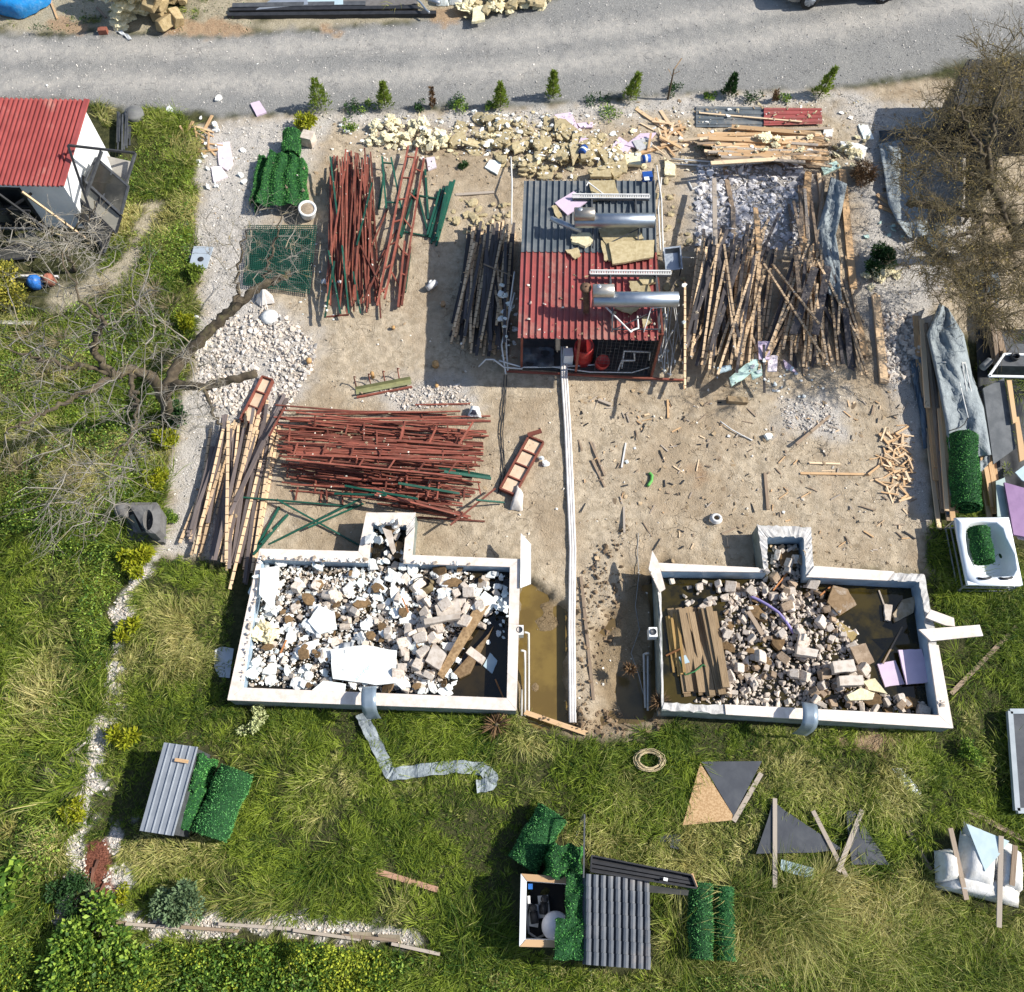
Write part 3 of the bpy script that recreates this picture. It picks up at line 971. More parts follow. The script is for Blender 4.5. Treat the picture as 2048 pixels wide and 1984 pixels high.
# ------------------------------------------------------------------ white cabin with the red roof
def build_house():
 zN, zS = 2.55, 1.85
 ne, se = P(168, 193, zN), P(119, 358, zS)
 e = se - ne
 west = Vector((-1, 0.03, 0)).normalized() * 6.2
 nw, sw = ne + west, se + west
 t = thing('cabin', 'white walled cabin under a red ribbed roof beside the gravel road', 'cabin', (se.x - 3, se.y + 1.2, 0))
 mb = MB()
 corrug(mb, nw, ne, se, sw, 46, 0.075)
 mb.beam(ne + Vector((0, 0, .05)), se + Vector((0, 0, .05)), 0.14, 0.05)
 mb.build('roof', RED_SHEET, t)
 ins = Vector((-0.12, 0, 0))
 a, b = ne + ins + Vector((0, -0.15, 0)), se + ins + Vector((0.02, 0.22, 0))
 wl = MB()
 lo = lambda p, z=0: Vector((p.x, p.y, z))
 th = Vector((-0.15, 0, 0))
 wl.prism([lo(a), lo(b), Vector((b.x, b.y, zS - 0.02)), Vector((a.x, a.y, zN - 0.06))], th)
 fd = Vector((-1, 0.03, 0))
 c1, c2 = b + fd * 0.15, b + fd * 1.25
 up = Vector((0, 0, zS - 0.03))
 wl.prism([lo(c1), lo(c2), lo(c2) + up, lo(c1) + up], (0, 0.15, 0))
 c3, c4 = b + fd * 1.25, b + fd * 6
 up2 = Vector((0, 0, 0.25))
 h0 = Vector((0, 0, zS - 0.28))
 wl.prism([lo(c3) + h0, lo(c4) + h0, lo(c4) + h0 + up2, lo(c3) + h0 + up2], (0, 0.15, 0))
 wl.build('wall', WALLW, t)
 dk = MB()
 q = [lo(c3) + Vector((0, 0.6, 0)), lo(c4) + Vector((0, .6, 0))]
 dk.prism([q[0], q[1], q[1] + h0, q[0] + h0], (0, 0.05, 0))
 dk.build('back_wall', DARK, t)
 # glazed front with dark posts
 fr, gl_ = MB(), MB()
 for k in range(5):
  p = c3 + fd * (0.04 + k * 0.85)
  fr.beam(lo(p, 0.0), lo(p, zS - 0.3), 0.07, 0.07, up=(0, 1, 0))
 for z in (0.06, 0.8, zS - 0.33):
  fr.beam(lo(c3 + fd * .08, z) + Vector((0, .012, 0)), lo(c4, z) + Vector((0, .012, 0)), 0.05, 0.05)
 fr.build('window_frame', BLACKM, t)
 gl_.prism([lo(c3 + fd * .5, .1) + Vector((0, .05, 0)), lo(c3 + fd * 3, .1) + Vector((0, .05, 0)), lo(c3 + fd * 3, .75) + Vector((0, .05, 0)), lo(c3 + fd * .5, .75) + Vector((0, .05, 0))], (0, 0.012, 0))
 gl_.build('window_pane', GLASS_D, t)
 hm_fill([(nw.x, nw.y), (ne.x, ne.y), (se.x, se.y), (sw.x, sw.y)], 1.8)
 return b
hb = build_house()
# dismantled steel triangle with sashes leaning on the gable
t = thing('steel_triangle', 'black triangular steel frame leaning against the white gable of the cabin', 'frame', P(200, 485))
mb = MB()
A, B_, C_ = P(130, 278, 2.5), P(259, 293, 1.5), P(199, 483, 0.05)
D_, E_ = A.lerp(B_, 0.47), A.lerp(C_, 0.44)
for p, q in ((A, B_), (A, C_)):
 mb.beam(p, q, 0.055, 0.055)
mb.build('frame_bar', BLACKM, t)
mb = MB()
mb.beam(B_, C_, 0.07, 0.07)
mb.build('frame_bar', GREYM, t)
mb = MB()
mb.beam(D_ - Vector((0, 0, .07)), E_ - Vector((0, 0, .07)), 0.075, 0.07)
mb.build('brace', GREYM, t)
def sash(name, label, quad, zs, mats, n=1, cat='window', fw=0.06, group=None, pane=None, bar=None):
 """framed pane through four photo points"""
 q = [P(x, y, z) for (x, y), z in zip(quad, zs)]
 c = sum(q, Vector()) / 4
 t = thing(name, label, cat, (c.x, c.y, min(zs)), group)
 nor = (q[1] - q[0]).cross(q[3] - q[0]).normalized()
 mb = MB()
 for i in range(4):
  mb.beam(q[i], q[(i + 1) % 4], fw, 0.05, up=nor)
 if bar:
  mb.beam(q[0].lerp(q[1], bar), q[3].lerp(q[2], bar), fw * .8, 0.045, up=nor)
 mb.build('frame', mats, t)
 g = MB()
 k = [c + (p - c) * 0.97 - nor * 0.012 for p in q]
 g.prism(k, nor * 0.014)
 g.build('pane', pane or GLASS_D, t)
 return t
sash('window', 'grey framed sliding window inside the black triangular frame by the cabin', [(184, 302), (246, 356), (232, 410), (163, 346)], [1.5, 1.2, 0.75, 1.25], GREYM, bar=.5)
sash('window', 'dusty lower window panel leaning below the sliding window', [(161, 350), (232, 414), (222, 446), (150, 378)], [1.1, .65, .45, .9], BLACKM, bar=.42, pane=M('dusty_pale_glass', (0.30, 0.285, 0.24), (0.22, 0.21, 0.18), 1.5, rough=0.3, var=0.05, bump=0))
sash('window', 'dark window panel nearest the foot of the steel frame', [(150, 382), (215, 440), (198, 476), (140, 404)], [.8, .5, .15, .6], BLACKM)
sash('window', 'dark glass sheet leaning on the white wall behind the frame', [(150, 330), (168, 345), (157, 400), (135, 385)], [1.3, 1.2, .6, .7], BLACKM, fw=.03)
mb = MB()
q = [P(205, 300, 1.2), P(250, 310, 1.15), P(246, 352, 0.95), P(216, 328, 1.05)]
mb.prism(q, 0.03)
one(mb, 'cement_board', M('dusty_board', (0.34, 0.32, 0.28), (0.28, 0.26, 0.23), 3), 'dusty grey board lying under the top of the steel frame', 'board')
# porch wreck at the cabin front
t = thing('porch_wreck', 'collapsed dark steel porch frame in front of the cabin', 'frame', P(30, 440))
for p, q in (((-10, 366, 1.9), (88, 437, .6)), ((-20, 437, .7), (88, 438, .62)), ((-20, 400, 1.3), (58, 404, 1.15)), ((30, 402, 1.2), (88, 437, .65)), ((5, 410, 1.1), (60, 370, 1.6))):
 mb = MB()
 mb.beam(P(*p), P(*q), 0.05, 0.06)
 mb.build('frame_bar', BLACKM if p[1] != 437 else GREYM, t)
mb = MB()
mb.beam(P(42, 367, 1.7), P(172, 462, 0.05), 0.05, 0.06)
one(mb, 'timber', WOOD, 'long tan timber propped in front of the cabin', 'timber')
sash('window', 'olive tinted glass sheet lying before the dark cabin front', [(12, 460), (58, 443), (98, 470), (95, 478)], [.25, .4, .2, .15], BLACKM, pane=M('olive_glass', (0.17, 0.16, 0.11), (0.13, 0.12, 0.09), 2, rough=.3), fw=.03)
sash('window', 'dark window sash under the porch frame', [(-8, 480), (40, 470), (70, 492), (-5, 500)], [.1, .15, .1, .05], BLACKM)
# ------------------------------------------------------------------ the open boiler shed in the middle
SH_N, SH_S = 2.25, 2.05
def shed_z(v):
 return SH_N + (SH_S - SH_N) * v
def build_shed():
 a, b = P(1003, 346, SH_N), P(1254, 346, SH_N)
 c, d = P(1260, 652, SH_S), P(991, 647, SH_S)
 m = 0.475
 e, f = a.lerp(d, m), b.lerp(c, m)
 t = thing('boiler_shed', 'open shed with half dark, half red ribbed roof and rusty posts', 'shed', ((a.x + c.x) / 2, (a.y + c.y) / 2, 0))
 mb = MB()
 corrug(mb, e + Vector((0, .1, -.008)), f + Vector((0, .1, -.008)), c, d, 21, 0.05, prof='rib')
 o = mb.build('roof_sheet', RED_SHEET2, t)
 o['label'] = 'red ribbed roof half'
 mb = MB()
 corrug(mb, a, b, f + Vector((0, 0, .012)), e + Vector((0, 0, .012)), 21, 0.05, prof='rib')
 o = mb.build('roof_sheet', GREY_SHEET, t)
 o['label'] = 'dark grey ribbed roof half'
 s = [P(998, 706, 0.02), P(1246, 722, 0.02)]
 n = [Vector((a.x + .1, a.y - .15, 0)), Vector((b.x - .1, b.y - .15, 0))]
 z = lambda p, zz: Vector((p.x, p.y, zz))
 tops = [s[0], s[1], n[0], n[1], s[0].lerp(n[0], .5), s[1].lerp(n[1], .5), s[0].lerp(s[1], .42)]
 for k, p in enumerate(tops):
  mb = MB()
  mb.beam(z(p, 0), z(p, SH_S - .04 if k in (0, 1, 6) else SH_S + .02), 0.06, 0.06, up=(0, 1, 0))
  mb.build('post', RUST, t)
 for p, q, zz in ((s[0], s[1], SH_S - .08), (n[0], n[1], SH_N - .08), (s[0], n[0], SH_S - .04), (s[1], n[1], SH_S - .04)):
  mb = MB()
  mb.beam(z(p, zz), z(q, zz), 0.05, 0.05)
  mb.build('rail', RUST, t)
 mb = MB()
 mb.beam(z(s[0], .06) + Vector((-.4, -.1, 0)), z(s[1], .06) + Vector((.9, -.12, 0)), 0.05, 0.05)
 mb.build('sill', RUST, t)
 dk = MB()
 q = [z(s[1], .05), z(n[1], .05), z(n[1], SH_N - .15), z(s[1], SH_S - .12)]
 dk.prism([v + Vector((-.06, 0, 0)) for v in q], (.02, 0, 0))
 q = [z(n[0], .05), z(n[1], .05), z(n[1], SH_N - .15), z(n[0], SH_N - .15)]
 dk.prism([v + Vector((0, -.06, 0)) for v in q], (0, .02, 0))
 dk.build('sun_block_sheet', DARK, t)  # dark backing added to keep the sun out of the shed
 fl = MB()
 fl.prism([z(s[0], .01), z(s[1], .01), z(n[1], .01), z(n[0], .01)], .035)
 fl.build('floor', M('roof_shade_floor', (.05, .05, .05), (.08, .075, .07), 5), t)  # roof shade put into the floor's dark colour
 # mesh side on the east half of the front
 mb = MB()
 g0, g1 = s[0].lerp(s[1], .56), s[1]
 for k in range(15):
  p = g0.lerp(g1, k / 14)
  mb.tube([z(p, .1), z(p, SH_S - .1)], 0.004, 4, caps=False)
 for k in range(14):
  zz = .12 + k * (SH_S - .25) / 13
  mb.tube([z(g0, zz), z(g1, zz)], 0.004, 4, caps=False)
 mb.build('wire_panel', GREYM, t)
 hm_fill([(a.x, a.y), (b.x, b.y), (c.x, c.y), (d.x, d.y)], SH_S + .06)
 return a, b, c, d
shA, shB, shC, shD = build_shed()
def RP(x, y, dz=0.0):
 """point on the shed roof seen at x, y"""
 v = (y - 346) / 304
 return P(x, y, shed_z(v) + 0.04 + dz)
def blob_sheet(mb, pts, th, mi=0, rag=0.03, sub=3):
 """flat piece with a ragged edge"""
 out = []
 n = len(pts)
 for i in range(n):
  p, q = Vector(pts[i]), Vector(pts[(i + 1) % n])
  for k in range(sub):
   w = p.lerp(q, k / sub)
   if k or rag > .02:
    w = w + Vector((U(-rag, rag), U(-rag, rag), 0))
   out.append(w)
 mb.prism(out, th, mi)
def board(name, label, pts, mat, th=0.04, z=None, cat='board', rag=0.0, group=None, dz=0.0):
 """flat board through photo points resting on what lies below"""
 if z is None:
  w = PP(pts)
  zs = [float(hm_get(p.x, p.y)) for p in w]
  c = sum(w, Vector()) / len(w)
  zs.append(float(hm_get(c.x, c.y)))
  z = max(np.percentile(zs, 70), min(zs)) + dz
 w = PP(pts, z)
 mb = MB()
 blob_sheet(mb, w, th, 0, rag, 4 if rag else 1)
 hm_fill([(p.x, p.y) for p in w], z + th)
 return one(mb, name, mat, label, cat, group)
# rock wool and foam left on the roof
def roof_piece(label, pts, mat, th=.05, dz=0.0, rag=.02, name='insulation_slab', cat='insulation'):
 mb = MB()
 blob_sheet(mb, [RP(x, y, dz) for x, y in pts], th, 0, rag, 4)
 return one(mb, name, mat, label, cat)
roof_piece('brown rock wool slab hanging at the top edge of the dark roof', [(1127, 348), (1176, 347), (1185, 378), (1135, 386)], WOOLY)
roof_piece('large brown rock wool slab across the dark and red roof halves', [(1165, 466), (1252, 462), (1250, 495), (1172, 508)], WOOLY, .06, .05, .01)
roof_piece('olive rock wool slab tucked under the large one on the shed roof', [(1150, 462), (1175, 466), (1170, 500), (1156, 500)], WOOLY, .04)
roof_piece('thin rock wool sheet behind the large slab on the shed roof', [(1152, 455), (1225, 445), (1232, 458), (1160, 470)], WOOLY, .04, .02)
roof_piece('ragged pale wool lump below the bent flue on the dark roof', [(1092, 453), (1128, 448), (1135, 466), (1120, 476), (1095, 466)], WOOLP, .09, 0, .03)
roof_piece('small olive wool scrap near the colour seam of the roof', [(1082, 480), (1105, 476), (1112, 490), (1100, 497)], WOOLY, .04)
roof_piece('brown wool slab under the upper water tank frame', [(1146, 440), (1222, 428), (1222, 448), (1150, 456)], WOOLY, .04)
roof_piece('pink foam board on the dark half of the shed roof', [(1062, 390), (1098, 368), (1124, 388), (1086, 413)], PINK, .04, 0, .005, 'foam_board', 'foam board')
roof_piece('brown wool slab half under the lower water tank', [(1203, 540), (1240, 538), (1246, 560), (1208, 560)], WOOLY, .05)
roof_piece('triangular brown wool piece below the lower water tank', [(1175, 590), (1228, 588), (1208, 603)], WOOLY, .04)
roof_piece('pale wool scrap on the red roof edge beside the vent', [(1222, 535), (1250, 530), (1258, 542), (1230, 548)], WOOLY, .08, .02)
roof_piece('olive wool scrap near the south east corner of the red roof', [(1228, 612), (1244, 606), (1248, 618), (1230, 628)], WOOLY, .05)
roof_piece('curved strip of bark like wool beside the bent flue', [(1055, 397), (1064, 395), (1076, 416), (1068, 420)], WOOLY, .05)
def heater(label, x0, x1, y, bx1, yb, sx, sy0, rail):
 """solar water heater: tank, feed tank, tubular legs, perforated collector rail"""
 h = 0.62
 t = thing('water_heater', label, 'water heater', RP((x0 + x1) / 2, y + 10))
 r = 0.185
 zc = SH_S + h
 p, q = P(x0 + 2, y, zc), P(x1, y, zc)
 mb = MB()
 mb.tube([p + (q - p) * f for f in (0, .006, .994, 1)], [r * .93, r, r, r * .93], 28)
 mb.build('tank', STEEL, t)
 mb = MB()
 q2 = P(bx1, yb, zc + .22)
 p2 = P(x0 + 1, yb, zc + .22)
 mb.tube([p2 + (q2 - p2) * f for f in (0, .02, .98, 1)], [.155, .165, .165, .155], 24)
 ft = mb.build('feed_tank', M('worn_steel', (0.50, 0.46, 0.40), (0.38, 0.35, 0.31), 4, rough=.4, metal=.8, bump=.05), t)
 mb = MB()
 c = p2.lerp(q2, .28) + Vector((0, .02, .16))
 mb.lathe(c + Vector((0, 0, -.01)), [(.06, 0), (.06, .014), (.02, .022), (0, .022)], 14)
 mb.build('cap', GALV, ft)
 ra, rb = P(rail[0], rail[1], SH_N + .16), P(rail[2], rail[1] + 1, SH_N + .16)
 # perforated rail: two flanges joined by webs between the holes
 mb = MB()
 up = Vector((0, 0.03, 0.03))
 mb.beam(ra + up, rb + up, 0.035, 0.035)
 mb.beam(ra - up, rb - up, 0.035, 0.035)
 n = 33
 for k in range(n + 1):
  m_ = ra.lerp(rb, k / n)
  mb.beam(m_ + up * .9, m_ - up * .9, 0.04, 0.02)
 mb.build('collector_rail', PVC, t)
 mb = MB()
 mb.beam(ra - up * 1.2 - Vector((0, 0.01, .03)), rb - up * 1.2 - Vector((0, .01, .03)), 0.08, 0.01)
 mb.build('rail_tray', BLACKM, t)
 for fx in (.25, .82):
  b0 = ra.lerp(rb, fx)
  fy = p.lerp(q, fx)
  for e0, e1 in ((b0 + Vector((0, 0, -.05)), Vector((b0.x, fy.y, zc - r * .9))), (Vector((b0.x, fy.y, zc - r * .9)), Vector((b0.x, fy.y - .55, SH_S + .05))),
                       (Vector((b0.x, fy.y - .55, SH_S + .06)), Vector((b0.x, b0.y, SH_N + .05)))):
   mb = MB()
   mb.beam(e0, e1, .03, .03)
   mb.build('leg', GREYM, t)
 mb = MB()
 fa, fb = p.lerp(q, .25), p.lerp(q, .82)
 mb.beam(Vector((fa.x, fa.y - .5, SH_S + .1)), Vector((fb.x, fb.y - .5, SH_S + .1)), .025, .025)
 mb.beam(Vector((fa.x, fa.y - .52, SH_S + .1)), Vector((fb.x, fb.y - .1, zc - r)), .02, .02)
 mb.build('brace', GREYM, t)
 return t
heater('steel solar water heater on the dark half of the shed roof', 1098, 1252, 422, 1138, 410, 1, 1, (1096, 375, 1243))
heater('steel solar water heater on the red half of the shed roof', 1133, 1298, 573, 1175, 557, 1, 1, (1130, 521, 1284))
mb = MB()
mb.tube([RP(1054, 418, .3), RP(1083, 430, .25), RP(1113, 442, .14)], .07, 14)
one(mb, 'flue_pipe', GALV, 'grey steel pipe lying askew beside the upper water heater', 'pipe')
mb = MB()
mb.tube([RP(1122, 598, .02), RP(1122, 575, .3), RP(1121, 552, .75)], [.07, .075, .08], 12)
mb.lathe(RP(1121, 552, .75), [(.02, 0), (.14, .0), (.14, .05), (.02, .07)], 14)
one(mb, 'vent_pipe', M('sooty_rust', (0.20, 0.12, 0.07), (0.10, 0.06, 0.04), 8, rough=.8), 'sooty brown vent pipe standing on the red shed roof', 'vent pipe')
def pipe(label, pts, r, mat=None, name='pipe', cat='pipe', group=None, n=8):
 mb = MB()
 w = [P(*p) if len(p) == 3 else Vector(p[0]) for p in pts]
 k = []
 for i in range(len(w) - 1):
  for j in range(4):
   k.append(w[i].lerp(w[i + 1], j / 4))
 k.append(w[-1])
 mb.tube(k, r, n)
 return one(mb, name, mat or PVC, label, cat, group)
pipe('white plastic elbow pipe hanging below the lower water heater', [(1157, 585, 2.35), (1208, 636, 2.2), (1210, 632, 2.2), (1222, 628, 2.2), (1220, 605, 2.3)], .022)
pipe('thin white feed pipe from the lower water heater to the roof edge', [(1296, 570, 2.65), (1300, 585, 2.55), (1246, 590, 2.5), (1232, 636, 2.15)], .012)
pipe('white pipe on the ridge of the dark shed roof', [(1122, 356, 2.5), (1126, 349, 2.5), (1158, 374, 2.35)], .018)
# things under and around the shed
def drum(label, x, y, r, h, mat, tilt=0):
 mb = MB()
 b = P(x, y, 0)
 ax = (0, -tilt, 1)
 mb.lathe(b, [(0, 0), (r * .9, 0), (r, .05), (r, h * .3), (r * 1.03, h * .33), (r, h * .36), (r, h * .63), (r * 1.03, h * .66), (r, h * .69),
                 (r, h - .04), (r * .95, h), (r * .9, h), (r * .9, h - .03), (0, h - .03)], 24, 0, ax)
 return one(mb, 'drum', mat, label, 'drum')
REDP = M('red_plastic', (0.42, 0.035, 0.03), (0.34, 0.03, 0.03), 5, rough=.45, var=.05, bump=.05)
drum('red drum under the front edge of the shed roof', 1115, 690, .26, .72, REDP)
t = drum('red cylinder with grey end lying in the shed front', 1150, 698, .18, .6, REDP, .45)
mb = MB()
mb.box(P(1086, 694, 0), (.24, .26, .5), .05)
one(mb, 'boiler_box', WALLW, 'white metal box under the shed roof beside the red drum', 'box')
mb = MB()
R_ = random.Random(4)
rows = []
for i in range(14):
 rows.append([P(1000 + 60 * j / 13 + R_.uniform(-1, 1), 664 + 38 * i / 13, .12 + .16 * math.sin(j * .5) * math.sin(i * .4) + R_.uniform(0, .07)) for j in range(14)])
mb.grid(rows, 0, True, .01)
one(mb, 'dark_tarp', M('dark_plastic_film', (0.07, 0.075, 0.085), (0.12, 0.125, 0.135), 4, rough=.45), 'crumpled dark plastic sheet inside the shed front', 'tarp')
for k, (lab, pts) in enumerate([
 ('white pipe bundle running along the shed sill', [(955, 690, .3), (1000, 703, .12), (1080, 702, .1), (1150, 697, .1)]),
 ('bent white pipe curving off the west corner of the shed', [(916, 702, .06), (930, 688, .3), (945, 688, .35), (965, 703, .2), (1000, 706, .12)]),
 ('long thin white pipe across the east half of the shed front', [(1040, 700, .15), (1130, 712, .12), (1210, 713, .15), (1246, 702, .3)]),
 ('white pipe standing against the west side of the shed', [(968, 716, .05), (960, 660, .5), (985, 560, 1.0)]),
 ('second white pipe against the west side of the shed', [(972, 712, .05), (968, 640, .6), (985, 520, 1.2)]),
 ('white angled pipe loop behind the wire panel', [(1190, 705, .1), (1195, 672, .6), (1245, 674, .6), (1243, 690, .3)]),
 ('white pipe step behind the wire panel near the red cylinder', [(1183, 710, .1), (1190, 690, .4), (1215, 690, .4), (1214, 676, .7)]),
 ('white pipe leaning on the east side of the shed', [(1265, 690, .05), (1278, 650, .6), (1288, 632, .9)]),
 ('thin white pipe lying along the east side of the shed', [(1271, 712, .03), (1275, 640, .3), (1272, 575, .6)]),
 ('white pipe running north along the shed east side', [(1266, 340, .06), (1260, 400, .2), (1262, 440, .3), (1264, 480, .3)]),
 ('second white pipe running north along the shed east side', [(1257, 318, .06), (1266, 380, .2), (1268, 440, .3), (1270, 500, .3)]),
 ('long white pipe by the horizontal plank stack', [(1285, 304, .06), (1380, 311, .08), (1465, 305, .08)]),
 ('lower long white pipe by the horizontal plank stack', [(1290, 314, .04), (1370, 318, .05), (1460, 312, .05)]),
 ('white pipe hooked over the north west corner of the shed', [(979, 430, .1), (980, 350, .4), (978, 300, .1)])]):
 pipe(lab, pts, .016 if 'thin' in lab else .022)
for k in range(10):
 x = 1262 + k * 4 + U(-3, 3)
 pipe('tangled thin white hose in the heap east of the shed', [(x, 590 + U(-20, 20), .15), (x + U(-10, 10), 640, .2), (x + U(-14, 14), 700 + U(-20, 25), .06)], .010, group='tangled hoses east of the shed')
# metal tray standing by the shed
t = thing('steel_sink', 'stained steel basin standing on its side east of the shed', 'basin', P(1287, 497))
q = [P(1270, 474, .5), P(1303, 470, .5), P(1307, 515, .25), P(1274, 518, .25)]
mb = MB()
c = sum(q, Vector()) / 4
inn = [c + (p - c) * .86 for p in q]
dn = [c + (p - c) * .74 + Vector((0, 0, -.15)) for p in q]
b = mb.add(q + inn + dn)
for i in range(4):
 j = (i + 1) % 4
 mb.face((b + i, b + j, b + 4 + j, b + 4 + i))
 mb.face((b + 4 + i, b + 4 + j, b + 8 + j, b + 8 + i))
mb.face((b + 8, b + 9, b + 10, b + 11))
mb.build('bowl', STEEL, t)
mb = MB()
mb.tube([P(1306, 492, .5), P(1332, 494, .3)], .015, 8)
mb.build('pipe_stub', PVC, t)
mb = MB()
for x, y in ((1272, 476), (1302, 474), (1304, 514), (1276, 516)):
 pp = P(x, y, .3)
 mb.beam(Vector((pp.x, pp.y, 0)), pp, .03, .03, up=(0, 1, 0))
mb.build('stand', GREYM, t)
# the long white pipes laid across the yard
for k, dx in enumerate((-4.5, 0.0, 4.5)):
 pipe('long white pipe of the strapped bundle running from the shed to the lawn',
         [(1080 + dx, 664, .25 if k == 1 else .2), (1080 + dx, 720, .09), (1087 + dx, 830, .05), (1092 + dx, 950, .04), (1096 + dx, 1050, .03),
          (1094 + dx, 1200, .0), (1096 + dx, 1383, .0)], .033, M('chalky_pipe', (0.72, 0.69, 0.66), (0.60, 0.56, 0.53), 4, rough=.7, var=.05),
         group='three long white pipes strapped together', n=10)
for x0, lab in ((965, 'thin dark cable trailing south from the shed corner'), (970, 'second dark cable trailing south from the shed corner')):
 pipe(lab, [(x0, 718, .03), (x0 - 2, 760, .02), (x0 - 8, 830, .02), (x0 - 3, 900, .02), (x0 - 12, 945, .02)], .012, BLACKM, 'cable', 'cable')
# ------------------------------------------------------------------ stacked bars, slats and boards
def bar(name, label, a, b, w, h, mat, cat, group=None, roll=0.0, mark=True, jit=0.0):
 p, q = settle(a, b, w, h, mark)
 mb = MB()
 up = Vector((U(-roll, roll), U(-roll, roll), 1))
 mb.beam(p, q, w, h, 0, up, jit)
 return one(mb, name, mat, label, cat, group)
def heap(n, A, B, jit, cross, lrange, sect, mats, name, label, cat, group, roll=.1, seed=1):
 """bars laid from the line A to the line B (photo pixels)"""
 R = random.Random(seed)
 for k in range(n):
  u = R.random()
  u2 = min(1.08, max(-.08, u + R.gauss(0, cross)))
  a = (A[0][0] + (A[1][0] - A[0][0]) * u, A[0][1] + (A[1][1] - A[0][1]) * u)
  b = (B[0][0] + (B[1][0] - B[0][0]) * u2, B[0][1] + (B[1][1] - B[0][1]) * u2)
  ln = R.uniform(*lrange)
  s = R.uniform(0, 1 - ln) if ln < 1 else 0
  f = lambda t: (a[0] + (b[0] - a[0]) * t + R.uniform(-jit, jit) * .3, a[1] + (b[1] - a[1]) * t + R.uniform(-jit, jit))
  pa, pb = f(s), f(min(s + ln, 1.0))
  tot, r, pick = sum(m[1] for m in mats), R.random(), mats[0]
  r *= tot
  for m in mats:
   if r < m[1]:
    pick = m
    break
   r -= m[1]
  w, h = pick[2] if len(pick) > 2 else sect
  lb = pick[3] if len(pick) > 3 else label
  bar(name, lb, pa, pb, w * R.uniform(.9, 1.1), h, pick[0], cat, group if lb == label else group + ', ' + lb.split()[0], roll)
# rust red tubes, north-south
heap(62, ((634, 300), (712, 292)), ((630, 585), (718, 590)), 20, .26, (.72, 1.0), (.040, .035), [(RUST, 1)], 'steel_tube',
     'rust red steel tube in the north to south heap beside the green frames', 'steel tube', 'rust red tubes heaped north to south', seed=3)
for k, (a, b) in enumerate([((632, 300), (646, 415)), ((712, 350), (683, 470)), ((629, 480), (652, 600)), ((655, 470), (668, 600)), ((640, 500), (622, 607)),
       ((676, 520), (690, 600))]):
 bar('steel_tube', 'dark green steel tube laid over the north to south heap of red tubes', a, b, .045, .04, GREENM, 'steel tube', 'green tubes on the north to south heap')
for a, b in [((622, 607), (668, 602)), ((735, 560), (690, 470)), ((742, 400), (712, 470)), ((695, 580), (742, 475)), ((760, 440), (722, 505))]:
 bar('steel_tube', 'short rust red tube lying askew on the north to south heap', a, b, .04, .035, RUST, 'steel tube', 'askew tubes on the north to south heap')
def ladder(label, a, b, c, d, n, mat, w=.05, cat='lattice frame', name='lattice_frame'):
 """two long chords with rungs; each chord and rung a part"""
 p, q = settle(a, b, w, w)
 r, s = settle(c, d, w, w)
 zz = max(p.z, q.z, r.z, s.z)
 for v in (p, q, r, s):
  v.z = zz
 t = thing(name, label, cat, (p + q + r + s) / 4 - Vector((0, 0, w / 2)))
 for e0, e1 in ((p, q), (r, s)):
  mb = MB()
  mb.beam(e0, e1, w, w)
  mb.build('chord', mat, t)
 for k in range(n):
  u = (k + .5) / n if n > 2 else (.12 + .76 * k)
  e0, e1 = p.lerp(q, u), r.lerp(s, u)
  d_ = (e1 - e0).normalized() * (w * .5 + .002)
  mb = MB()
  mb.beam(e0 + d_, e1 - d_, w * .8, w * .7)
  mb.build('rung', mat, t)
 return t
ladder('long rust red lattice frame leaning toward the green panels', (783, 292), (722, 585), (800, 295), (738, 583), 7, RUST)
ladder('second rust red lattice frame crossing the first below the green panels', (800, 300), (742, 545), (812, 305), (765, 590), 5, RUST)
ladder('short rust red frame with two posts beside the lone green tube', (776, 470), (762, 588), (787, 480), (770, 590), 3, RUST)
ladder('green fence frame leaning west of the lattice frames', (733, 310), (741, 408), (750, 310), (768, 400), 2, GREENM)
ladder('green fence frame with a bent top between the lattice and the tube bundle', (795, 362), (768, 455), (838, 370), (826, 466), 2, GREENM)
for a, b in [((870, 345), (835, 470)), ((866, 350), (830, 462)), ((850, 360), (822, 455)), ((843, 362), (818, 450)), ((862, 348), (842, 440)),
             ((814, 325), (820, 420)), ((735, 330), (725, 400)), ((801, 375), (818, 440)), ((855, 357), (836, 455)), ((775, 390), (765, 450))]:
 bar('fence_post', 'dark green fence post in the loose bundle east of the red tubes', a, b, .06, .05, GREENM, 'fence post', 'green fence posts east of the red tubes')
bar('fence_post', 'lone dark green tube beside the short rust red frame', (785, 484), (775, 560), .06, .05, GREENM, 'fence post')
bar('plank', 'grey brown plank pointing east from the green fence posts', (872, 373), (946, 368), .09, .04, WOODO, 'plank')
# charcoal slats west of the shed
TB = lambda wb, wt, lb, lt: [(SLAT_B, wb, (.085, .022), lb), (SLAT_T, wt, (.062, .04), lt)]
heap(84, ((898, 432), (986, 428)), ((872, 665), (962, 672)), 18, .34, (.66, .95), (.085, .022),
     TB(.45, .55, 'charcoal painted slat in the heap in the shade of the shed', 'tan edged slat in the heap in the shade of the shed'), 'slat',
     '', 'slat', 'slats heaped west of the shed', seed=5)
bar('batten', 'thin tan batten lying across the slats west of the shed', (925, 505), (980, 528), .03, .02, WOODO, 'batten')
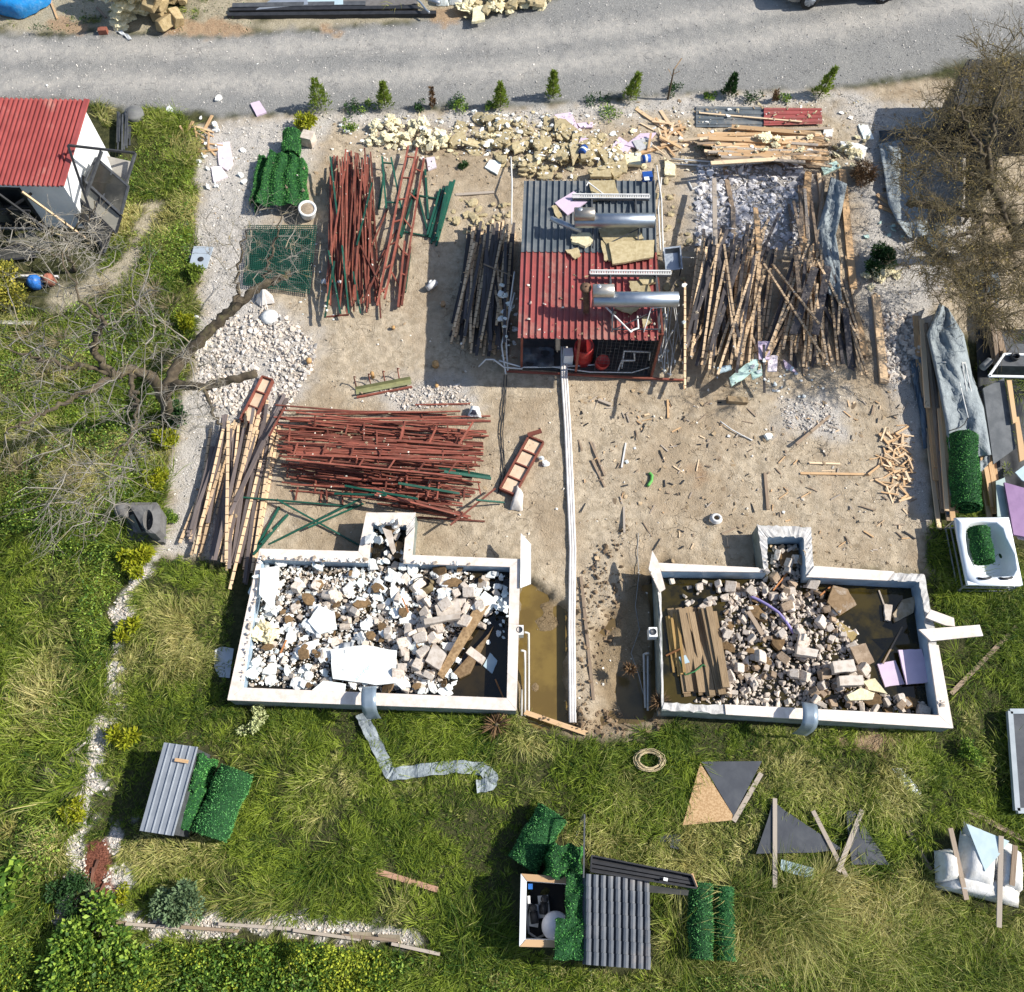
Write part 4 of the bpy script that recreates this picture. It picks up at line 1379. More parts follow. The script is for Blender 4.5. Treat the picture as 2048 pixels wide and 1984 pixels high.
# slats east of the shed
heap(96, ((1345, 450), (1488, 436)), ((1316, 690), (1442, 702)), 30, .40, (.58, .98), (.085, .022),
     TB(.36, .64, 'charcoal painted slat in the heap between the shed and the crossed slats', 'tan edged slat in the heap between the shed and the crossed slats'), 'slat',
     '', 'slat', 'slats heaped just east of the shed', seed=6)
heap(60, ((1505, 485), (1612, 470)), ((1475, 690), (1650, 712)), 24, .48, (.62, .98), (.09, .024),
     TB(.38, .62, 'charcoal painted slat in the crossed heap under the grey cloth', 'tan edged slat in the crossed heap under the grey cloth'), 'slat',
     '', 'slat', 'slats crossed at the foot of the grey cloth', seed=8)
for a, b, w in [((1560, 512), (1518, 640), .2), ((1585, 510), (1560, 640), .2), ((1618, 590), (1630, 722), .16)]:
 bar('wide_slat', 'wide charcoal slat panel among the crossed slats', a, b, w, .03, SLAT_B, 'slat', 'wide charcoal panels in the crossed heap')
for a, b, lab in [((1462, 505), (1595, 712), 'long tan slat crossing the eastern slat heap from upper west to lower east'),
                  ((1611, 490), (1604, 640), 'pale tan slat lying straight along the eastern slat heap'),
                  ((1478, 505), (1568, 620), 'second tan slat beside the long crossing one'),
                  ((1311, 541), (1311, 744), 'single banded slat standing apart along the east side of the shed')]:
 bar('slat', lab, a, b, .055, .04, SLAT_T, 'slat')
bar('slat', 'upright charcoal slat at the south end of the slat heap', (1462, 660), (1463, 752), .06, .04, SLAT_B, 'slat')
# broad fresh boards
for a, b, w, h, lab in [((1547, 330), (1536, 486), .20, .06, 'broad pale beam west of the grey cloth'),
      ((1612, 325), (1633, 552), .20, .06, 'broad pale beam east of the grey cloth'),
      ((1676, 566), (1692, 733), .21, .09, 'thick pale beam beside the stone heap'),
      ((1637, 598), (1657, 680), .20, .03, 'short wide pale board beside the crossed slats'),
      ((1367, 342), (1369, 470), .12, .05, 'upright weathered beam in the grey tile shards, nearest the shed'),
      ((1386, 318), (1402, 400), .13, .05, 'upper tapering board in the grey tile shards'),
      ((1403, 396), (1403, 450), .13, .05, 'short board at the foot of the tapering board'),
      ((1446, 398), (1453, 480), .13, .05, 'single tan board south east in the tile shards'),
      ((1567, 332), (1575, 400), .11, .05, 'reddish tan board behind the broad beam'),
      ((1578, 340), (1560, 480), .08, .04, 'narrow plank leaning behind the broad beam'),
      ((1530, 355), (1536, 430), .10, .03, 'short grey board west of the broad beam'),
      ((1522, 470), (1530, 560), .12, .04, 'dark wet board at the top of the crossed slats')]:
 bar('beam', lab, a, b, w, h, WOOD if 'pale' in lab or 'tan' in lab else WOODO, 'beam')
heap(9, ((1512, 370), (1560, 350)), ((1515, 460), (1562, 480)), 12, .3, (.6, .95), (.07, .03), [(WOODO, 1)], 'batten',
     'weathered batten heaped between the broad pale beams', 'batten', 'battens between the broad pale beams', seed=9)
# plank stack along the road
heap(40, ((1330, 258), (1352, 302)), ((1600, 262), (1592, 305)), 14, .22, (.6, 1.0), (.12, .04),
     [(WOOD, .75), (WOODO, .25, (.10, .035), 'weathered grey board in the plank stack below the corrugated sheets')], 'plank',
     'fresh tan plank in the stack below the corrugated sheets', 'plank', 'planks stacked below the corrugated sheets', seed=10)
for a, b, w, h, lab in [((1356, 267), (1496, 273), .17, .13, 'thick tan beam on the west end of the plank stack'),
      ((1400, 245), (1560, 258), .17, .12, 'thick tan beam on top of the plank stack'),
      ((1300, 270), (1370, 262), .10, .04, 'short plank sticking out west of the plank stack'),
      ((1211, 297), (1290, 275), .10, .05, 'pale board pointing at the plank stack from the west'),
      ((1217, 208), (1285, 255), .11, .03, 'slanting tan board at the west end of the corrugated sheets'),
      ((1264, 212), (1295, 258), .10, .03, 'second slanting tan board at the west end of the corrugated sheets'),
      ((1308, 280), (1328, 270), .12, .03, 'small broken board under the slanting boards')]:
 bar('plank', lab, a, b, w, h, WOOD, 'plank')
def csheet(label, q, n, d, mat, prof='trap', zz=None, name='corrugated_sheet', cat='roof sheet', rows=1, step=0):
 if zz is None:
  w = PP(q)
  zz = max(float(hm_get(p.x, p.y)) for p in w + [sum(w, Vector()) / 4]) + .01
 w = PP(q, zz)
 mb = MB()
 corrug(mb, w[0], w[1], w[2], w[3], n, d, 0, rows, prof, .004, step)
 hm_fill([(p.x, p.y) for p in w], zz + d)
 return one(mb, name, mat, label, cat)
csheet('dark corrugated roof sheet on top of the plank stack', [(1332, 243), (1332, 203), (1462, 205), (1464, 243)], 4, .035, GREY_SHEET)
csheet('dark red corrugated roof sheet east of the dark one on the planks', [(1462, 240), (1462, 206), (1572, 207), (1574, 237)], 4, .03, RED_SHEET2)
bar('plank', 'thin tan lath lying across both corrugated sheets', (1338, 216), (1535, 233), .05, .025, WOOD, 'plank')
# slats beside the west pool
heap(58, ((402, 815), (540, 765)), ((350, 1050), (470, 1105)), 16, .22, (.62, 1.0), (.075, .035),
     [(SLAT_G, .5, (.085, .028), 'brown grey slat in the long heap at the west edge of the yard'), (SLAT_T, .5, (.06, .04), 'banded tan slat in the long heap at the west edge of the yard')],
     'slat', '', 'slat', 'slats heaped at the west edge of the yard', seed=12)
for a, b in [((545, 755), (470, 900)), ((550, 762), (455, 950)), ((538, 775), (440, 985)), ((530, 790), (450, 960))]:
 bar('slat', 'grey brown slat slanting over the top of the west slat heap', a, b, .085, .03, SLAT_G, 'slat', 'slanting slats on the west heap')
bar('slat', 'banded tan slat running full length on top of the west slat heap', (437, 806), (433, 1075), .065, .04, SLAT_T, 'slat')
bar('slat', 'second banded tan slat ending in the grass beside the west pool', (500, 880), (440, 1128), .065, .04, SLAT_T, 'slat')
# rust red tubes, east-west
heap(112, ((520, 778), (540, 930)), ((938, 800), (915, 962)), 9, .13, (.45, 1.0), (.036, .032), [(RUST, 1)], 'steel_tube',
     'rust red steel tube in the wide east to west heap on the yard', 'steel tube', 'rust red tubes heaped east to west', seed=14)
heap(26, ((690, 905), (720, 960)), ((880, 930), (900, 985)), 8, .35, (.5, 1.0), (.036, .032), [(RUST, 1)], 'steel_tube',
     'rust red steel tube in the tangle south of the east to west heap', 'steel tube', 'tangled tubes by the pool alcove', seed=15)
ladder('rust red lattice panel on the north side of the east to west tube heap', (742, 812), (940, 822), (738, 842), (905, 856), 3, RUST)
ladder('long rust red lattice on the middle of the east to west tube heap', (550, 870), (905, 890), (560, 905), (885, 925), 6, RUST, .04)
ladder('rust red lattice half buried on the west side of the tube heap', (545, 850), (760, 862), (540, 885), (750, 893), 4, RUST, .04)
R = random.Random(5)
for k in range(34):
 x, y = R.uniform(550, 915), R.uniform(785, 945)
 bar('steel_strut', 'short rusty strut lying crosswise on the east to west tube heap', (x, y), (x + R.uniform(-5, 5), y + R.uniform(16, 34)), .035, .03, RUST, 'strut', 'short struts on the east to west heap')
for a, b, w in [((840, 895), (938, 913), .09), ((850, 903), (940, 916), .07), ((762, 925), (880, 945), .06), ((660, 930), (800, 955), .05), ((640, 945), (740, 948), .05)]:
 bar('steel_tube', 'dark green steel profile lying on the east to west heap of red tubes', a, b, w, .04, GREENM, 'steel tube', 'green profiles on the east to west heap')
for a, b, lab in [((862, 1005), (948, 935), 'single rust red tube slanting off the east to west heap'), ((800, 990), (928, 998), 'long rust red tube beside the pool alcove'),
                  ((795, 775), (900, 773), 'straight rust red tube north of the tube heap'), ((515, 835), (545, 780), 'bent rust red angle at the west end of the tube heap')]:
 bar('steel_tube', lab, a, b, .04, .035, RUST, 'steel tube')
for a, b, lab in [((463, 952), (680, 970), 'long green tube from the slat heap toward the pool alcove'), ((530, 956), (690, 1045), 'green tube crossing down to the pool alcove corner'),
                  ((690, 955), (515, 1042), 'green tube crossing up from the pool to the tube heap'), ((700, 962), (590, 1010), 'short green tube along the crossing one'),
                  ((912, 957), (965, 962), 'short green tube beside the white rag'), ((545, 990), (485, 1062), 'green post leaning on the pool corner'),
                  ((551, 985), (500, 1040), 'second green post leaning on the pool corner'), ((535, 970), (490, 1050), 'third green post near the pool corner')]:
 bar('steel_tube', lab, a, b, .055 if 'post' in lab else .04, .04, GREENM, 'steel tube')
def crate(label, a, b, c, d, n, name='steel_trough', zz=None, fill=WOOD):
 """channel frame of rust red steel holding tan boards"""
 w = PP([a, b, c, d])
 z = max(float(np.percentile([hm_get(p.x, p.y) for p in w], 60)), 0) if zz is None else zz
 q = PP([a, b, c, d], z + .02)
 t = thing(name, label, 'trough', sum(q, Vector()) / 4 - Vector((0, 0, .02)))
 for i in range(4):
  mb = MB()
  p0, p1 = q[i] + Vector((0, 0, .06)), q[(i + 1) % 4] + Vector((0, 0, .06))
  mb.beam(p0, p1, .04, .14)
  mb.build('side', RUST, t)
 for k in range(n):
  u0, u1 = k / n + .02, (k + 1) / n - .02
  mb = MB()
  e = [q[0].lerp(q[3], u0).lerp(q[1].lerp(q[2], u0), .08), q[0].lerp(q[3], u0).lerp(q[1].lerp(q[2], u0), .92),
             q[0].lerp(q[3], u1).lerp(q[1].lerp(q[2], u1), .92), q[0].lerp(q[3], u1).lerp(q[1].lerp(q[2], u1), .08)]
  mb.prism(e, .06)
  mb.build('board', fill, t)
  if k:
   mb = MB()
   u = k / n
   mb.beam(q[0].lerp(q[3], u) + Vector((0, 0, .09)), q[1].lerp(q[2], u) + Vector((0, 0, .09)), .03, .05)
   mb.build('crossbar', RUST, t)
 hm_fill([(p.x, p.y) for p in q], z + .15)
 return t
TAN = M('pale_tan_board', (0.66, 0.50, 0.36), (0.56, 0.41, 0.28), 6, rough=.8, var=.08)
crate('rust red channel frame holding four tan boards east of the tube heap', (1012, 838), (1040, 850), (985, 950), (957, 938), 4, fill=TAN)
mb = MB()
p, q = settle((1010, 838), (1036, 832), .1, .02)
mb.beam(p + Vector((0, 0, .15)), q + Vector((0, 0, .2)), .12, .02)
one(mb, 'rust_plate', RUST, 'dark rusty plate on the north end of the four board channel', 'plate')
crate('long rust red channel with tan boards lying on the west slat heap', (504, 724), (524, 731), (486, 815), (462, 806), 3, fill=TAN)
# gutter with four hooks
t = thing('gutter', 'olive green gutter length with four rusty brackets on the bare yard', 'gutter', P(735, 745))
p, q = settle((681, 750), (787, 730), .2, .12)
mb = MB()
d = (q - p).normalized()
s = Vector((-d.y, d.x, 0))
rows = [[v + s * .12 + Vector((0, 0, .06)), v + s * .10 - Vector((0, 0, .05)), v - s * .02 - Vector((0, 0, .05)), v - s * .04 + Vector((0, 0, .04)), v - s * .10 + Vector((0, 0, .03))] for v in (p, p.lerp(q, .5), q)]
mb.grid(rows, 0, False, .008)
mb.build('channel', M('olive_sheet', (0.27, 0.27, 0.13), (0.20, 0.20, 0.10), 4, rough=.5), t)
mb = MB()
mb.beam(p - s * .16 - Vector((0, 0, .02)), q - s * .16 - Vector((0, 0, .02)), .05, .05)
mb.build('back_rail', RUST, t)
for k in range(4):
 v = p.lerp(q, .02 + .26 * k) + s * .14
 mb = MB()
 mb.tube([v, v + s * .12 + Vector((0, 0, .10)), v + s * .17 + Vector((0, 0, .26)), v + s * .10 + Vector((.05, 0, .34))], .016, 6)
 mb.build('bracket', RUST, t)
# timber along the east edge
heap(26, ((1752, 602), (1800, 640)), ((1800, 1010), (1835, 1000)), 10, .10, (.45, .9), (.115, .04), [(WOOD, .6), (WOODO, .4, (.08, .04), 'weathered board in the row west of the grey tarpaulin')],
     'plank', 'tan board in the row west of the grey tarpaulin', 'plank', 'boards laid west of the grey tarpaulin', seed=21)
heap(12, ((1872, 860), (1895, 850)), ((1892, 985), (1915, 975)), 8, .2, (.75, 1.0), (.12, .05), [(WOOD, 1)],
     'plank', 'tan board showing between the tarpaulin and the dark panels', 'plank', 'boards east of the artificial hedge roll', seed=22)
heap(16, ((1868, 575), (1905, 560)), ((1895, 700), (1925, 700)), 10, .2, (.6, 1.0), (.09, .04), [(WOODO, 1)],
     'plank', 'brown board under the dry tree at the head of the tarpaulin', 'plank', 'boards under the dry tree', seed=23)
for a, b, lab in [((1752, 605), (1760, 740), 'wide tan board beside the stone heap at the tarpaulin'), ((1764, 612), (1775, 780), 'dark brown board beside the wide tan board')]:
 bar('plank', lab, a, b, .13, .05, WOOD if 'tan' in lab else WOODO, 'plank')
for a, b, lab in [((1678, 372), (1712, 400), 'short tan plank under the shaded grey tarpaulin'), ((1682, 395), (1715, 408), 'second short plank under the shaded grey tarpaulin'),
                  ((1680, 385), (1712, 402), 'dark short plank under the shaded grey tarpaulin')]:
 bar('plank', lab, a, b, .1, .04, WOOD if 'dark' not in lab else WOODO, 'plank')
# ------------------------------------------------------------------ artificial hedge rolls
def fuzz(V, F, dens, ln, wd, off=0.0):
 """small leaf triangles standing on a surface; returns V, F, rnd"""
 V = np.asarray(V, float)
 F = np.asarray(F, int)
 if F.shape[1] == 4:
  F = np.concatenate([F[:, [0, 1, 2]], F[:, [0, 2, 3]]])
 a, b, c = V[F[:, 0]], V[F[:, 1]], V[F[:, 2]]
 N = np.cross(b - a, c - a)
 A = np.linalg.norm(N, axis=1) / 2
 n = int(A.sum() * dens)
 k = RNG.choice(len(F), n, p=A / A.sum())
 u, v = RNG.random(n), RNG.random(n)
 fl = u + v > 1
 u[fl], v[fl] = 1 - u[fl], 1 - v[fl]
 p = a[k] + (b[k] - a[k]) * u[:, None] + (c[k] - a[k]) * v[:, None]
 nn = N[k] / (np.linalg.norm(N[k], axis=1)[:, None] + 1e-9)
 d = nn * RNG.uniform(.3, 1, n)[:, None] + RNG.normal(0, .55, (n, 3))
 d /= np.linalg.norm(d, axis=1)[:, None]
 s = np.cross(d, RNG.normal(0, 1, (n, 3)))
 s /= np.linalg.norm(s, axis=1)[:, None] + 1e-9
 L = ln * RNG.uniform(.6, 1.3, n)[:, None]
 p = p + nn * off
 q = np.stack([p - s * wd, p + s * wd, p + d * L], 1).reshape(-1, 3)
 return q, np.arange(3 * n).reshape(-1, 3), np.repeat(RNG.random(n), 3)
def mesh_arrays(mb):
 F = [f for f in mb.f if len(f) == 4] + [tuple(list(f) + [f[0]]) for f in mb.f if len(f) == 3]
 return np.array(mb.v), np.array(F)
def turf_obj(mb, label, name='hedge_roll', cat='artificial hedge roll', dens=1900, ln=.04, leaf=None, sign=1):
 o = mb.build(name, TURF)
 tag(o, label, cat)
 V, F = mesh_arrays(mb)
 if sign < 0:
  F = F[:, ::-1]
 q, f, r = fuzz(V, F, dens, ln, .009)
 l = np_mesh('leaf_pile', q, f, leaf or TURFB, parent=o, rnd=r, off=tuple(o.location))
 return o
def roll(label, a, b, r, z=None, flat=1.0, leaf=None, n=24, dens=1900):
 if z is None:
  p, q = settle(a, b, 2 * r * .8, 2 * r * flat)
 else:
  p, q = P(a[0], a[1], z), P(b[0], b[1], z)
 d = (q - p).normalized()
 s = Vector((-d.y, d.x, 0)).normalized()
 u = s.cross(d) * (1 if s.cross(d).z > 0 else -1)
 mb = MB()
 rows = []
 ph = U(0, 6)
 for i in range(13):
  c = p.lerp(q, i / 12)
  rr = r * (1 + .05 * math.sin(i * .9 + ph) + U(-.02, .02))
  rows.append([c + s * math.cos(2 * math.pi * j / n) * rr + u * math.sin(2 * math.pi * j / n) * rr * flat for j in range(n + 1)])
 mb.grid(rows, 0, True)
 # coiled ends: three shrinking rings set back into the roll
 for e, (c, sg) in enumerate(((p, 1), (q, -1))):
  for k in range(3):
   r0, r1 = r * (1 - .3 * k), r * (.86 - .3 * k)
   lo = [c + d * sg * .02 * (k % 2) + (s * math.cos(2 * math.pi * j / n) + u * math.sin(2 * math.pi * j / n) * flat) * r0 for j in range(n + 1)]
   hi = [c + d * sg * .05 * ((k + 1) % 2) + (s * math.cos(2 * math.pi * j / n) + u * math.sin(2 * math.pi * j / n) * flat) * r1 for j in range(n + 1)]
   mb.grid([lo, hi] if e else [hi, lo], 0, True)
 V = np.array(mb.v)
 c0 = np.array(p.lerp(q, .5))
 # outward orientation
 f0 = mb.f[n // 4 + 3 * n]
 nv = np.cross(V[f0[1]] - V[f0[0]], V[f0[2]] - V[f0[0]])
 cf = V[list(f0)].mean(0)
 ax = np.array(d)
 rad = (cf - c0) - ax * ((cf - c0) @ ax)
 return turf_obj(mb, label, leaf=leaf, sign=1 if nv @ rad > 0 else -1, dens=dens)
def wavy(label, quad, z0, amp, waves, leaf=None, nu=40, nv=20, name='hedge_mat', ph=0.0, drop=True):
 """folded mat of artificial hedge through four ground points, folds running TL->BL"""
 q = [Vector((v.x, v.y, 0)) for v in PP(quad, z0)]
 rows = []
 for i in range(nv + 1):
  v = i / nv
  row = []
  for j in range(nu + 1):
   u = j / nu
   c = q[0].lerp(q[1], u).lerp(q[3].lerp(q[2], u), v)
   e = min(u, 1 - u) * nu / 3
   z = z0 + amp * math.sin(u * waves * 6.283 + ph + .6 * math.sin(v * 4)) + .03 * math.sin(v * 9 + u * 5) + U(-.012, .012)
   if drop and e < 1:
    z = z * (e ** .5)
   row.append(Vector((c.x + (.03 if drop else .008) * math.sin(v * 11 + ph), c.y + (.04 if drop else .01) * math.sin(u * 13), max(z, 0.01))))
  rows.append(row)
 mb = MB()
 mb.grid(rows, 0, True)
 V, F = mesh_arrays(mb)
 nz = np.cross(V[F[:, 1]] - V[F[:, 0]], V[F[:, 2]] - V[F[:, 0]])[:, 2].sum()
 hm_fill([(v.x, v.y) for v in q], z0)
 return turf_obj(mb, label, name, 'artificial hedge', sign=1 if nz > 0 else -1)
PALE_LEAF = M('sunbleached_hedge_leaf', (0.06, 0.25, 0.065), (0.04, 0.17, 0.047), 14, rough=.75, var=.45, bump=0, spec=.15, c3=(0.12, 0.32, 0.10))
roll('short artificial hedge roll standing north of the folded hedge mats', (560, 257), (556, 300), .27)
wavy('folded artificial hedge mats heaped at the north west of the yard', [(512, 290), (582, 298), (585, 392), (484, 392)], .40, .055, 3.2)
wavy('dark outer fold of artificial hedge beside the folded mats', [(494, 300), (512, 296), (492, 390), (478, 388)], .2, .05, 1)
roll('artificial hedge roll lying on the grey tarpaulin at the east edge', (1842, 836), (1850, 972), .33, .55)
roll('artificial hedge roll lying in the white bathtub', (1872, 1012), (1884, 1076), .23, .55, 1.0, TURFB)
roll('east one of two artificial hedge rolls on dry grass by the tile sheet', (1385, 1697), (1389, 1838), .185, None, 1, PALE_LEAF)
roll('west one of the two artificial hedge rolls on the dry grass, larger and straighter', (1340, 1690), (1341, 1835), .24, None, 1, PALE_LEAF)
roll('big artificial hedge roll lying slanted at the pump house', (1058, 1555), (1000, 1655), .33, None, .9, PALE_LEAF)
wavy('artificial hedge mat hanging over the east side of the pump house', [(1083, 1672), (1117, 1672), (1117, 1762), (1082, 1764)], 1.0, .02, 1, drop=False, nu=14, nv=20)
wavy('squarish artificial hedge mat over the south east corner of the pump house', [(1063, 1758), (1117, 1757), (1117, 1838), (1061, 1838)], 1.04, .015, 1, drop=False, nu=16, nv=20)
wavy('crumpled artificial hedge mat north of the pump house', [(1050, 1615), (1118, 1618), (1118, 1680), (1042, 1680)], .95, .05, 1.3, drop=True, nu=24, nv=18)
roll('large bulky artificial hedge roll beside the grey metal cabinet', (454, 1474), (400, 1600), .37, .34, .9, PALE_LEAF)
roll('thin artificial hedge roll between the cabinet and the large roll', (378, 1505), (346, 1585), .20, .45, 1, TURFB)
wavy('strip of artificial hedge hanging at the north end of the cabinet', [(376, 1440), (395, 1445), (375, 1515), (358, 1510)], .8, .04, 1, nu=10, nv=16)
# ------------------------------------------------------------------ grey cabinet with ribbed lid
t = thing('cabinet', 'grey metal garden cabinet with ribbed lid standing in the lawn', 'cabinet', P(320, 1520))
q = PP([(314, 1421), (379, 1430), (332, 1600), (267, 1590)], .95)
mb = MB()
corrug(mb, q[0], q[1], q[2], q[3], 5, .03, prof='rib', thick=.01)
mb.build('lid', M('grey_lid_sheet', (0.30, 0.325, 0.36), (0.25, 0.275, 0.31), 3, rough=.4, var=.03, bump=.05, stain=(.38, .40, .42), metal=.2), t)
c = sum(q, Vector()) / 4
bq = [Vector((c.x + (v.x - c.x) * .95, c.y + (v.y - c.y) * .97, -.1)) for v in q]
mb = MB()
mb.prism(bq, 1.03)
mb.build('body', GREYM, t)
hm_fill([(v.x, v.y) for v in q], .98)
mb = MB()
p0, p1 = P(335, 1454, 1.02), P(360, 1458, 1.02)
mb.beam(p0, p1, .07, .035)
one(mb, 'wood_block', WOOD, 'short tan wood block lying on the ribbed cabinet lid', 'wood block')
# ------------------------------------------------------------------ pump house
PH = .85
t = thing('pump_house', 'low pump house with its lid open, white walls and wooden top edges', 'pump house', P(1040, 1760))
o4 = PP([(997, 1672), (1112, 1680), (1112, 1815), (994, 1812)], PH)
c = sum(o4, Vector()) / 4
i4 = [c + (v - c) * .80 for v in o4]
mb, ml = MB(), MB()
for i in range(4):
 j = (i + 1) % 4
 lo = lambda v, z: Vector((v.x, v.y, z))
 w_ = [lo(o4[i], -.1), lo(o4[j], -.1), lo(i4[j], -.1), lo(i4[i], -.1)]
 mb.prism(w_, PH + .1 - .04)
mb.build('wall', WALLW, t)
for i in (0, 2, 3):
 j = (i + 1) % 4
 m_ = MB()
 e = [o4[i].lerp(o4[j], .003), o4[i].lerp(o4[j], .997), i4[j].lerp(i4[i], .01), i4[i].lerp(i4[j], .01)]
 m_.prism([Vector((v.x, v.y, PH - .038)) for v in e], .035)
 m_.build('top_edge', WOOD if i != 3 else WALLW, t)
mb = MB()
mb.prism([Vector((v.x, v.y, -.06)) for v in i4], .07)
mb.build('floor', DARK, t)
hm_fill([(v.x, v.y) for v in o4], PH)
mb = MB()
mb.lathe(P(1062, 1772, .12), [(0, 0), (.2, .02), (.27, .14), (.28, .3), (.25, .45), (.12, .56), (0, .58)], 28)
one(mb, 'filter_vessel', M('white_vessel', (.62, .62, .66), (.54, .54, .58), 3, rough=.35, bump=0, var=.03), 'white round filter vessel inside the pump house', 'filter vessel')
def pump(label, x, y, rz, mat):
 t = thing('pump', label, 'pump', P(x, y, .02))
 b = P(x, y, .02)
 mb = MB()
 mb.box(b, (.22, .42, .06), rz)
 mb.build('base', WALLW, t)
 dx = Vector((math.sin(rz), math.cos(rz), 0))
 mb = MB()
 mb.tube([b - dx * .15 + Vector((0, 0, .16)), b + dx * .08 + Vector((0, 0, .16))], .085, 16)
 mb.build('motor', mat, t)
 mb = MB()
 mb.lathe(b + dx * .14 + Vector((0, 0, .06)), [(.07, 0), (.08, .1), (.08, .2), (.06, .24), (0, .24)], 16)
 mb.build('strainer', mat, t)
pump('dark pump near the middle of the pump house', 1041, 1735, .1, BLACKM)
pump('second dark pump close to the west wall of the pump house', 1022, 1752, -.15, BLACKM)
pipe('grey hose looping over the pump house floor', [(1014, 1715, .3), (1008, 1745, .15), (1012, 1785, .06), (1028, 1796, .05), (1045, 1788, .06), (1052, 1765, .1)], .022, M('grey_hose', (.42, .42, .42), None, 4), 'hose', 'hose')
mb = MB()
mb.box(P(1012, 1722, .35), (.05, .14, .3), .05)
one(mb, 'control_box', PVC, 'white control box on the west wall of the pump house', 'box')
mb = MB()
mb.box(P(1015, 1697, .5), (.09, .1, .16), 0)
one(mb, 'blue_fitting', M('blue_plastic', (.03, .16, .50), (.03, .13, .42), 4, rough=.4), 'blue plastic fitting at the top corner of the pump house', 'fitting')
# tile lid leaning open, and the screen behind it
t = thing('tile_sheet', 'anthracite tile pattern roof sheet lying open beside the pump house', 'roof sheet', P(1180, 1760, .3))
q = [P(1117, 1672, 1.05), P(1242, 1684, .75), P(1245, 1856, .72), P(1117, 1846, 1.02)]
mb = MB()
corrug(mb, q[0], q[1], q[2], q[3], 9, .07, rows=7, step=.028, prof='tile')
mb.build('sheet', TILE_SHEET, t)
mb = MB()
mb.beam(q[0] - Vector((0, 0, .05)), q[3] - Vector((0, 0, .05)), .03, .05)
mb.beam(q[1] - Vector((0.03, 0, .06)), q[2] - Vector((0.03, 0, .06)), .04, .05)
for v in (q[1], q[2]):
 w = v + (c - v) * .08
 mb.beam(Vector((w.x, w.y, 0)), Vector((w.x, w.y, v.z - .09)), .05, .05, up=(0, 1, 0))
mb.build('support_frame', GREYM, t)
hm_fill([(v.x, v.y) for v in q], .8)
mb = MB()
a, b = P(1119, 1560, 1.1), P(1117, 1680, 1.12)
mb.beam(a, b, .03, .05)
mb.beam(Vector((a.x, a.y, 0)), a, .03, .03, up=(0, 1, 0))
one(mb, 'rail', GREYM, 'thin grey rail running north from the tile sheet', 'rail')
bar('post', 'short white stake in the weeds south of the tile sheet', (1130, 1858), (1133, 1880), .03, .03, PVC, 'stake')
def trough(label, quad, z):
 q = PP(quad, z)
 t = thing('profile_trough', label, 'metal profile', sum(q, Vector()) / 4 - Vector((0, 0, z)))
 mb = MB()
 mb.prism([v - Vector((0, 0, .06)) for v in q], .03)
 mb.build('pan', BLACKM, t)
 for i in range(4):
  mb = MB()
  mb.beam(q[i] + Vector((0, 0, .03 + (i % 2) * .004)), q[(i + 1) % 4] + Vector((0, 0, .03)), .03, .14)
  mb.build('side', BLACKM, t)
 for f in (.38, .66):
  mb = MB()
  mb.beam(q[0].lerp(q[3], f) + Vector((0, 0, .02)), q[1].lerp(q[2], f) + Vector((0, 0, .02)), .05, .05)
  mb.build('rib', BLACKM, t)
 return t
trough('long black metal window profile propped above the tile sheet', [(1132, 1638), (1322, 1675), (1332, 1700), (1130, 1668)], .9)
mb = MB()
p0 = P(1270, 1682, 1.0)
mb.beam(p0, P(1278, 1684, 1.0), .06, .012)
one(mb, 'sticker', FOAM, 'small white sticker on the black window profile', 'sticker')
mb = MB()
mb.prism(PP([(1215, 1690), (1318, 1704), (1316, 1714), (1240, 1708)], .7), .04)
one(mb, 'glazed_strip', GLASS_D, 'dark glazed strip hanging below the black window profile', 'panel')
mb = MB()
mb.beam(P(1324, 1672, .9), P(1333, 1698, .9), .05, .06)
one(mb, 'wood_block', WOOD, 'tan wood block at the east end of the black profile', 'wood block')
# ------------------------------------------------------------------ sheets and scraps on the lawn
OSB = M('strand_board', (0.52, 0.35, 0.19), (0.38, 0.235, 0.115), 26, rough=.85, var=.05, bump=.4, c3=None, lo=.42, hi=.58)
board('strand_board', 'triangular strand board half covered by a black sheet on the lawn', [(1340, 1461), (1402, 1560), (1400, 1570), (1306, 1580)], OSB, .03, dz=.10)
board('black_sheet', 'black triangular sheet over the strand board', [(1342, 1458), (1458, 1457), (1404, 1562)], CHARC, .015, dz=.10)
board('black_sheet', 'four sided black sheet in the lawn under two weathered boards', [(1478, 1532), (1500, 1550), (1612, 1625), (1560, 1632), (1447, 1634), (1472, 1560)], CHARC, .015, dz=.10)
board('black_sheet', 'black pointed sheet east of the crossing boards', [(1618, 1550), (1635, 1553), (1702, 1655), (1630, 1655)], CHARC, .015, dz=.10)
LBLUE = M('pale_blue_sheet', (0.42, 0.53, 0.58), (0.37, 0.48, 0.53), 4, rough=.5, var=.05, bump=.05)
SILV = M('silver_foil', (0.42, 0.47, 0.50), (0.55, 0.59, 0.61), 9, rough=.35, metal=.3, var=.1, bump=.8, bdist=.02)
board('blue_sheet', 'pale blue grey panel beside the straight weathered board', [(1495, 1645), (1558, 1662), (1555, 1684), (1493, 1665)], LBLUE, .03, dz=.10)
board('metal_scrap', 'small translucent sheet below the pale blue panel', [(1528, 1692), (1558, 1694), (1556, 1722), (1528, 1718)], SILV, .02)
board('foil_strip', 'crumpled silver foil strip alone on the east lawn', [(1706, 1472), (1724, 1470), (1763, 1518), (1748, 1530), (1724, 1500)], SILV, .04, rag=.02)
board('black_scrap', 'small ribbed black scrap on the lawn north of the tile sheet', [(1262, 1600), (1300, 1596), (1303, 1606), (1298, 1626), (1282, 1622), (1280, 1610), (1262, 1612)], CHARC, .05)
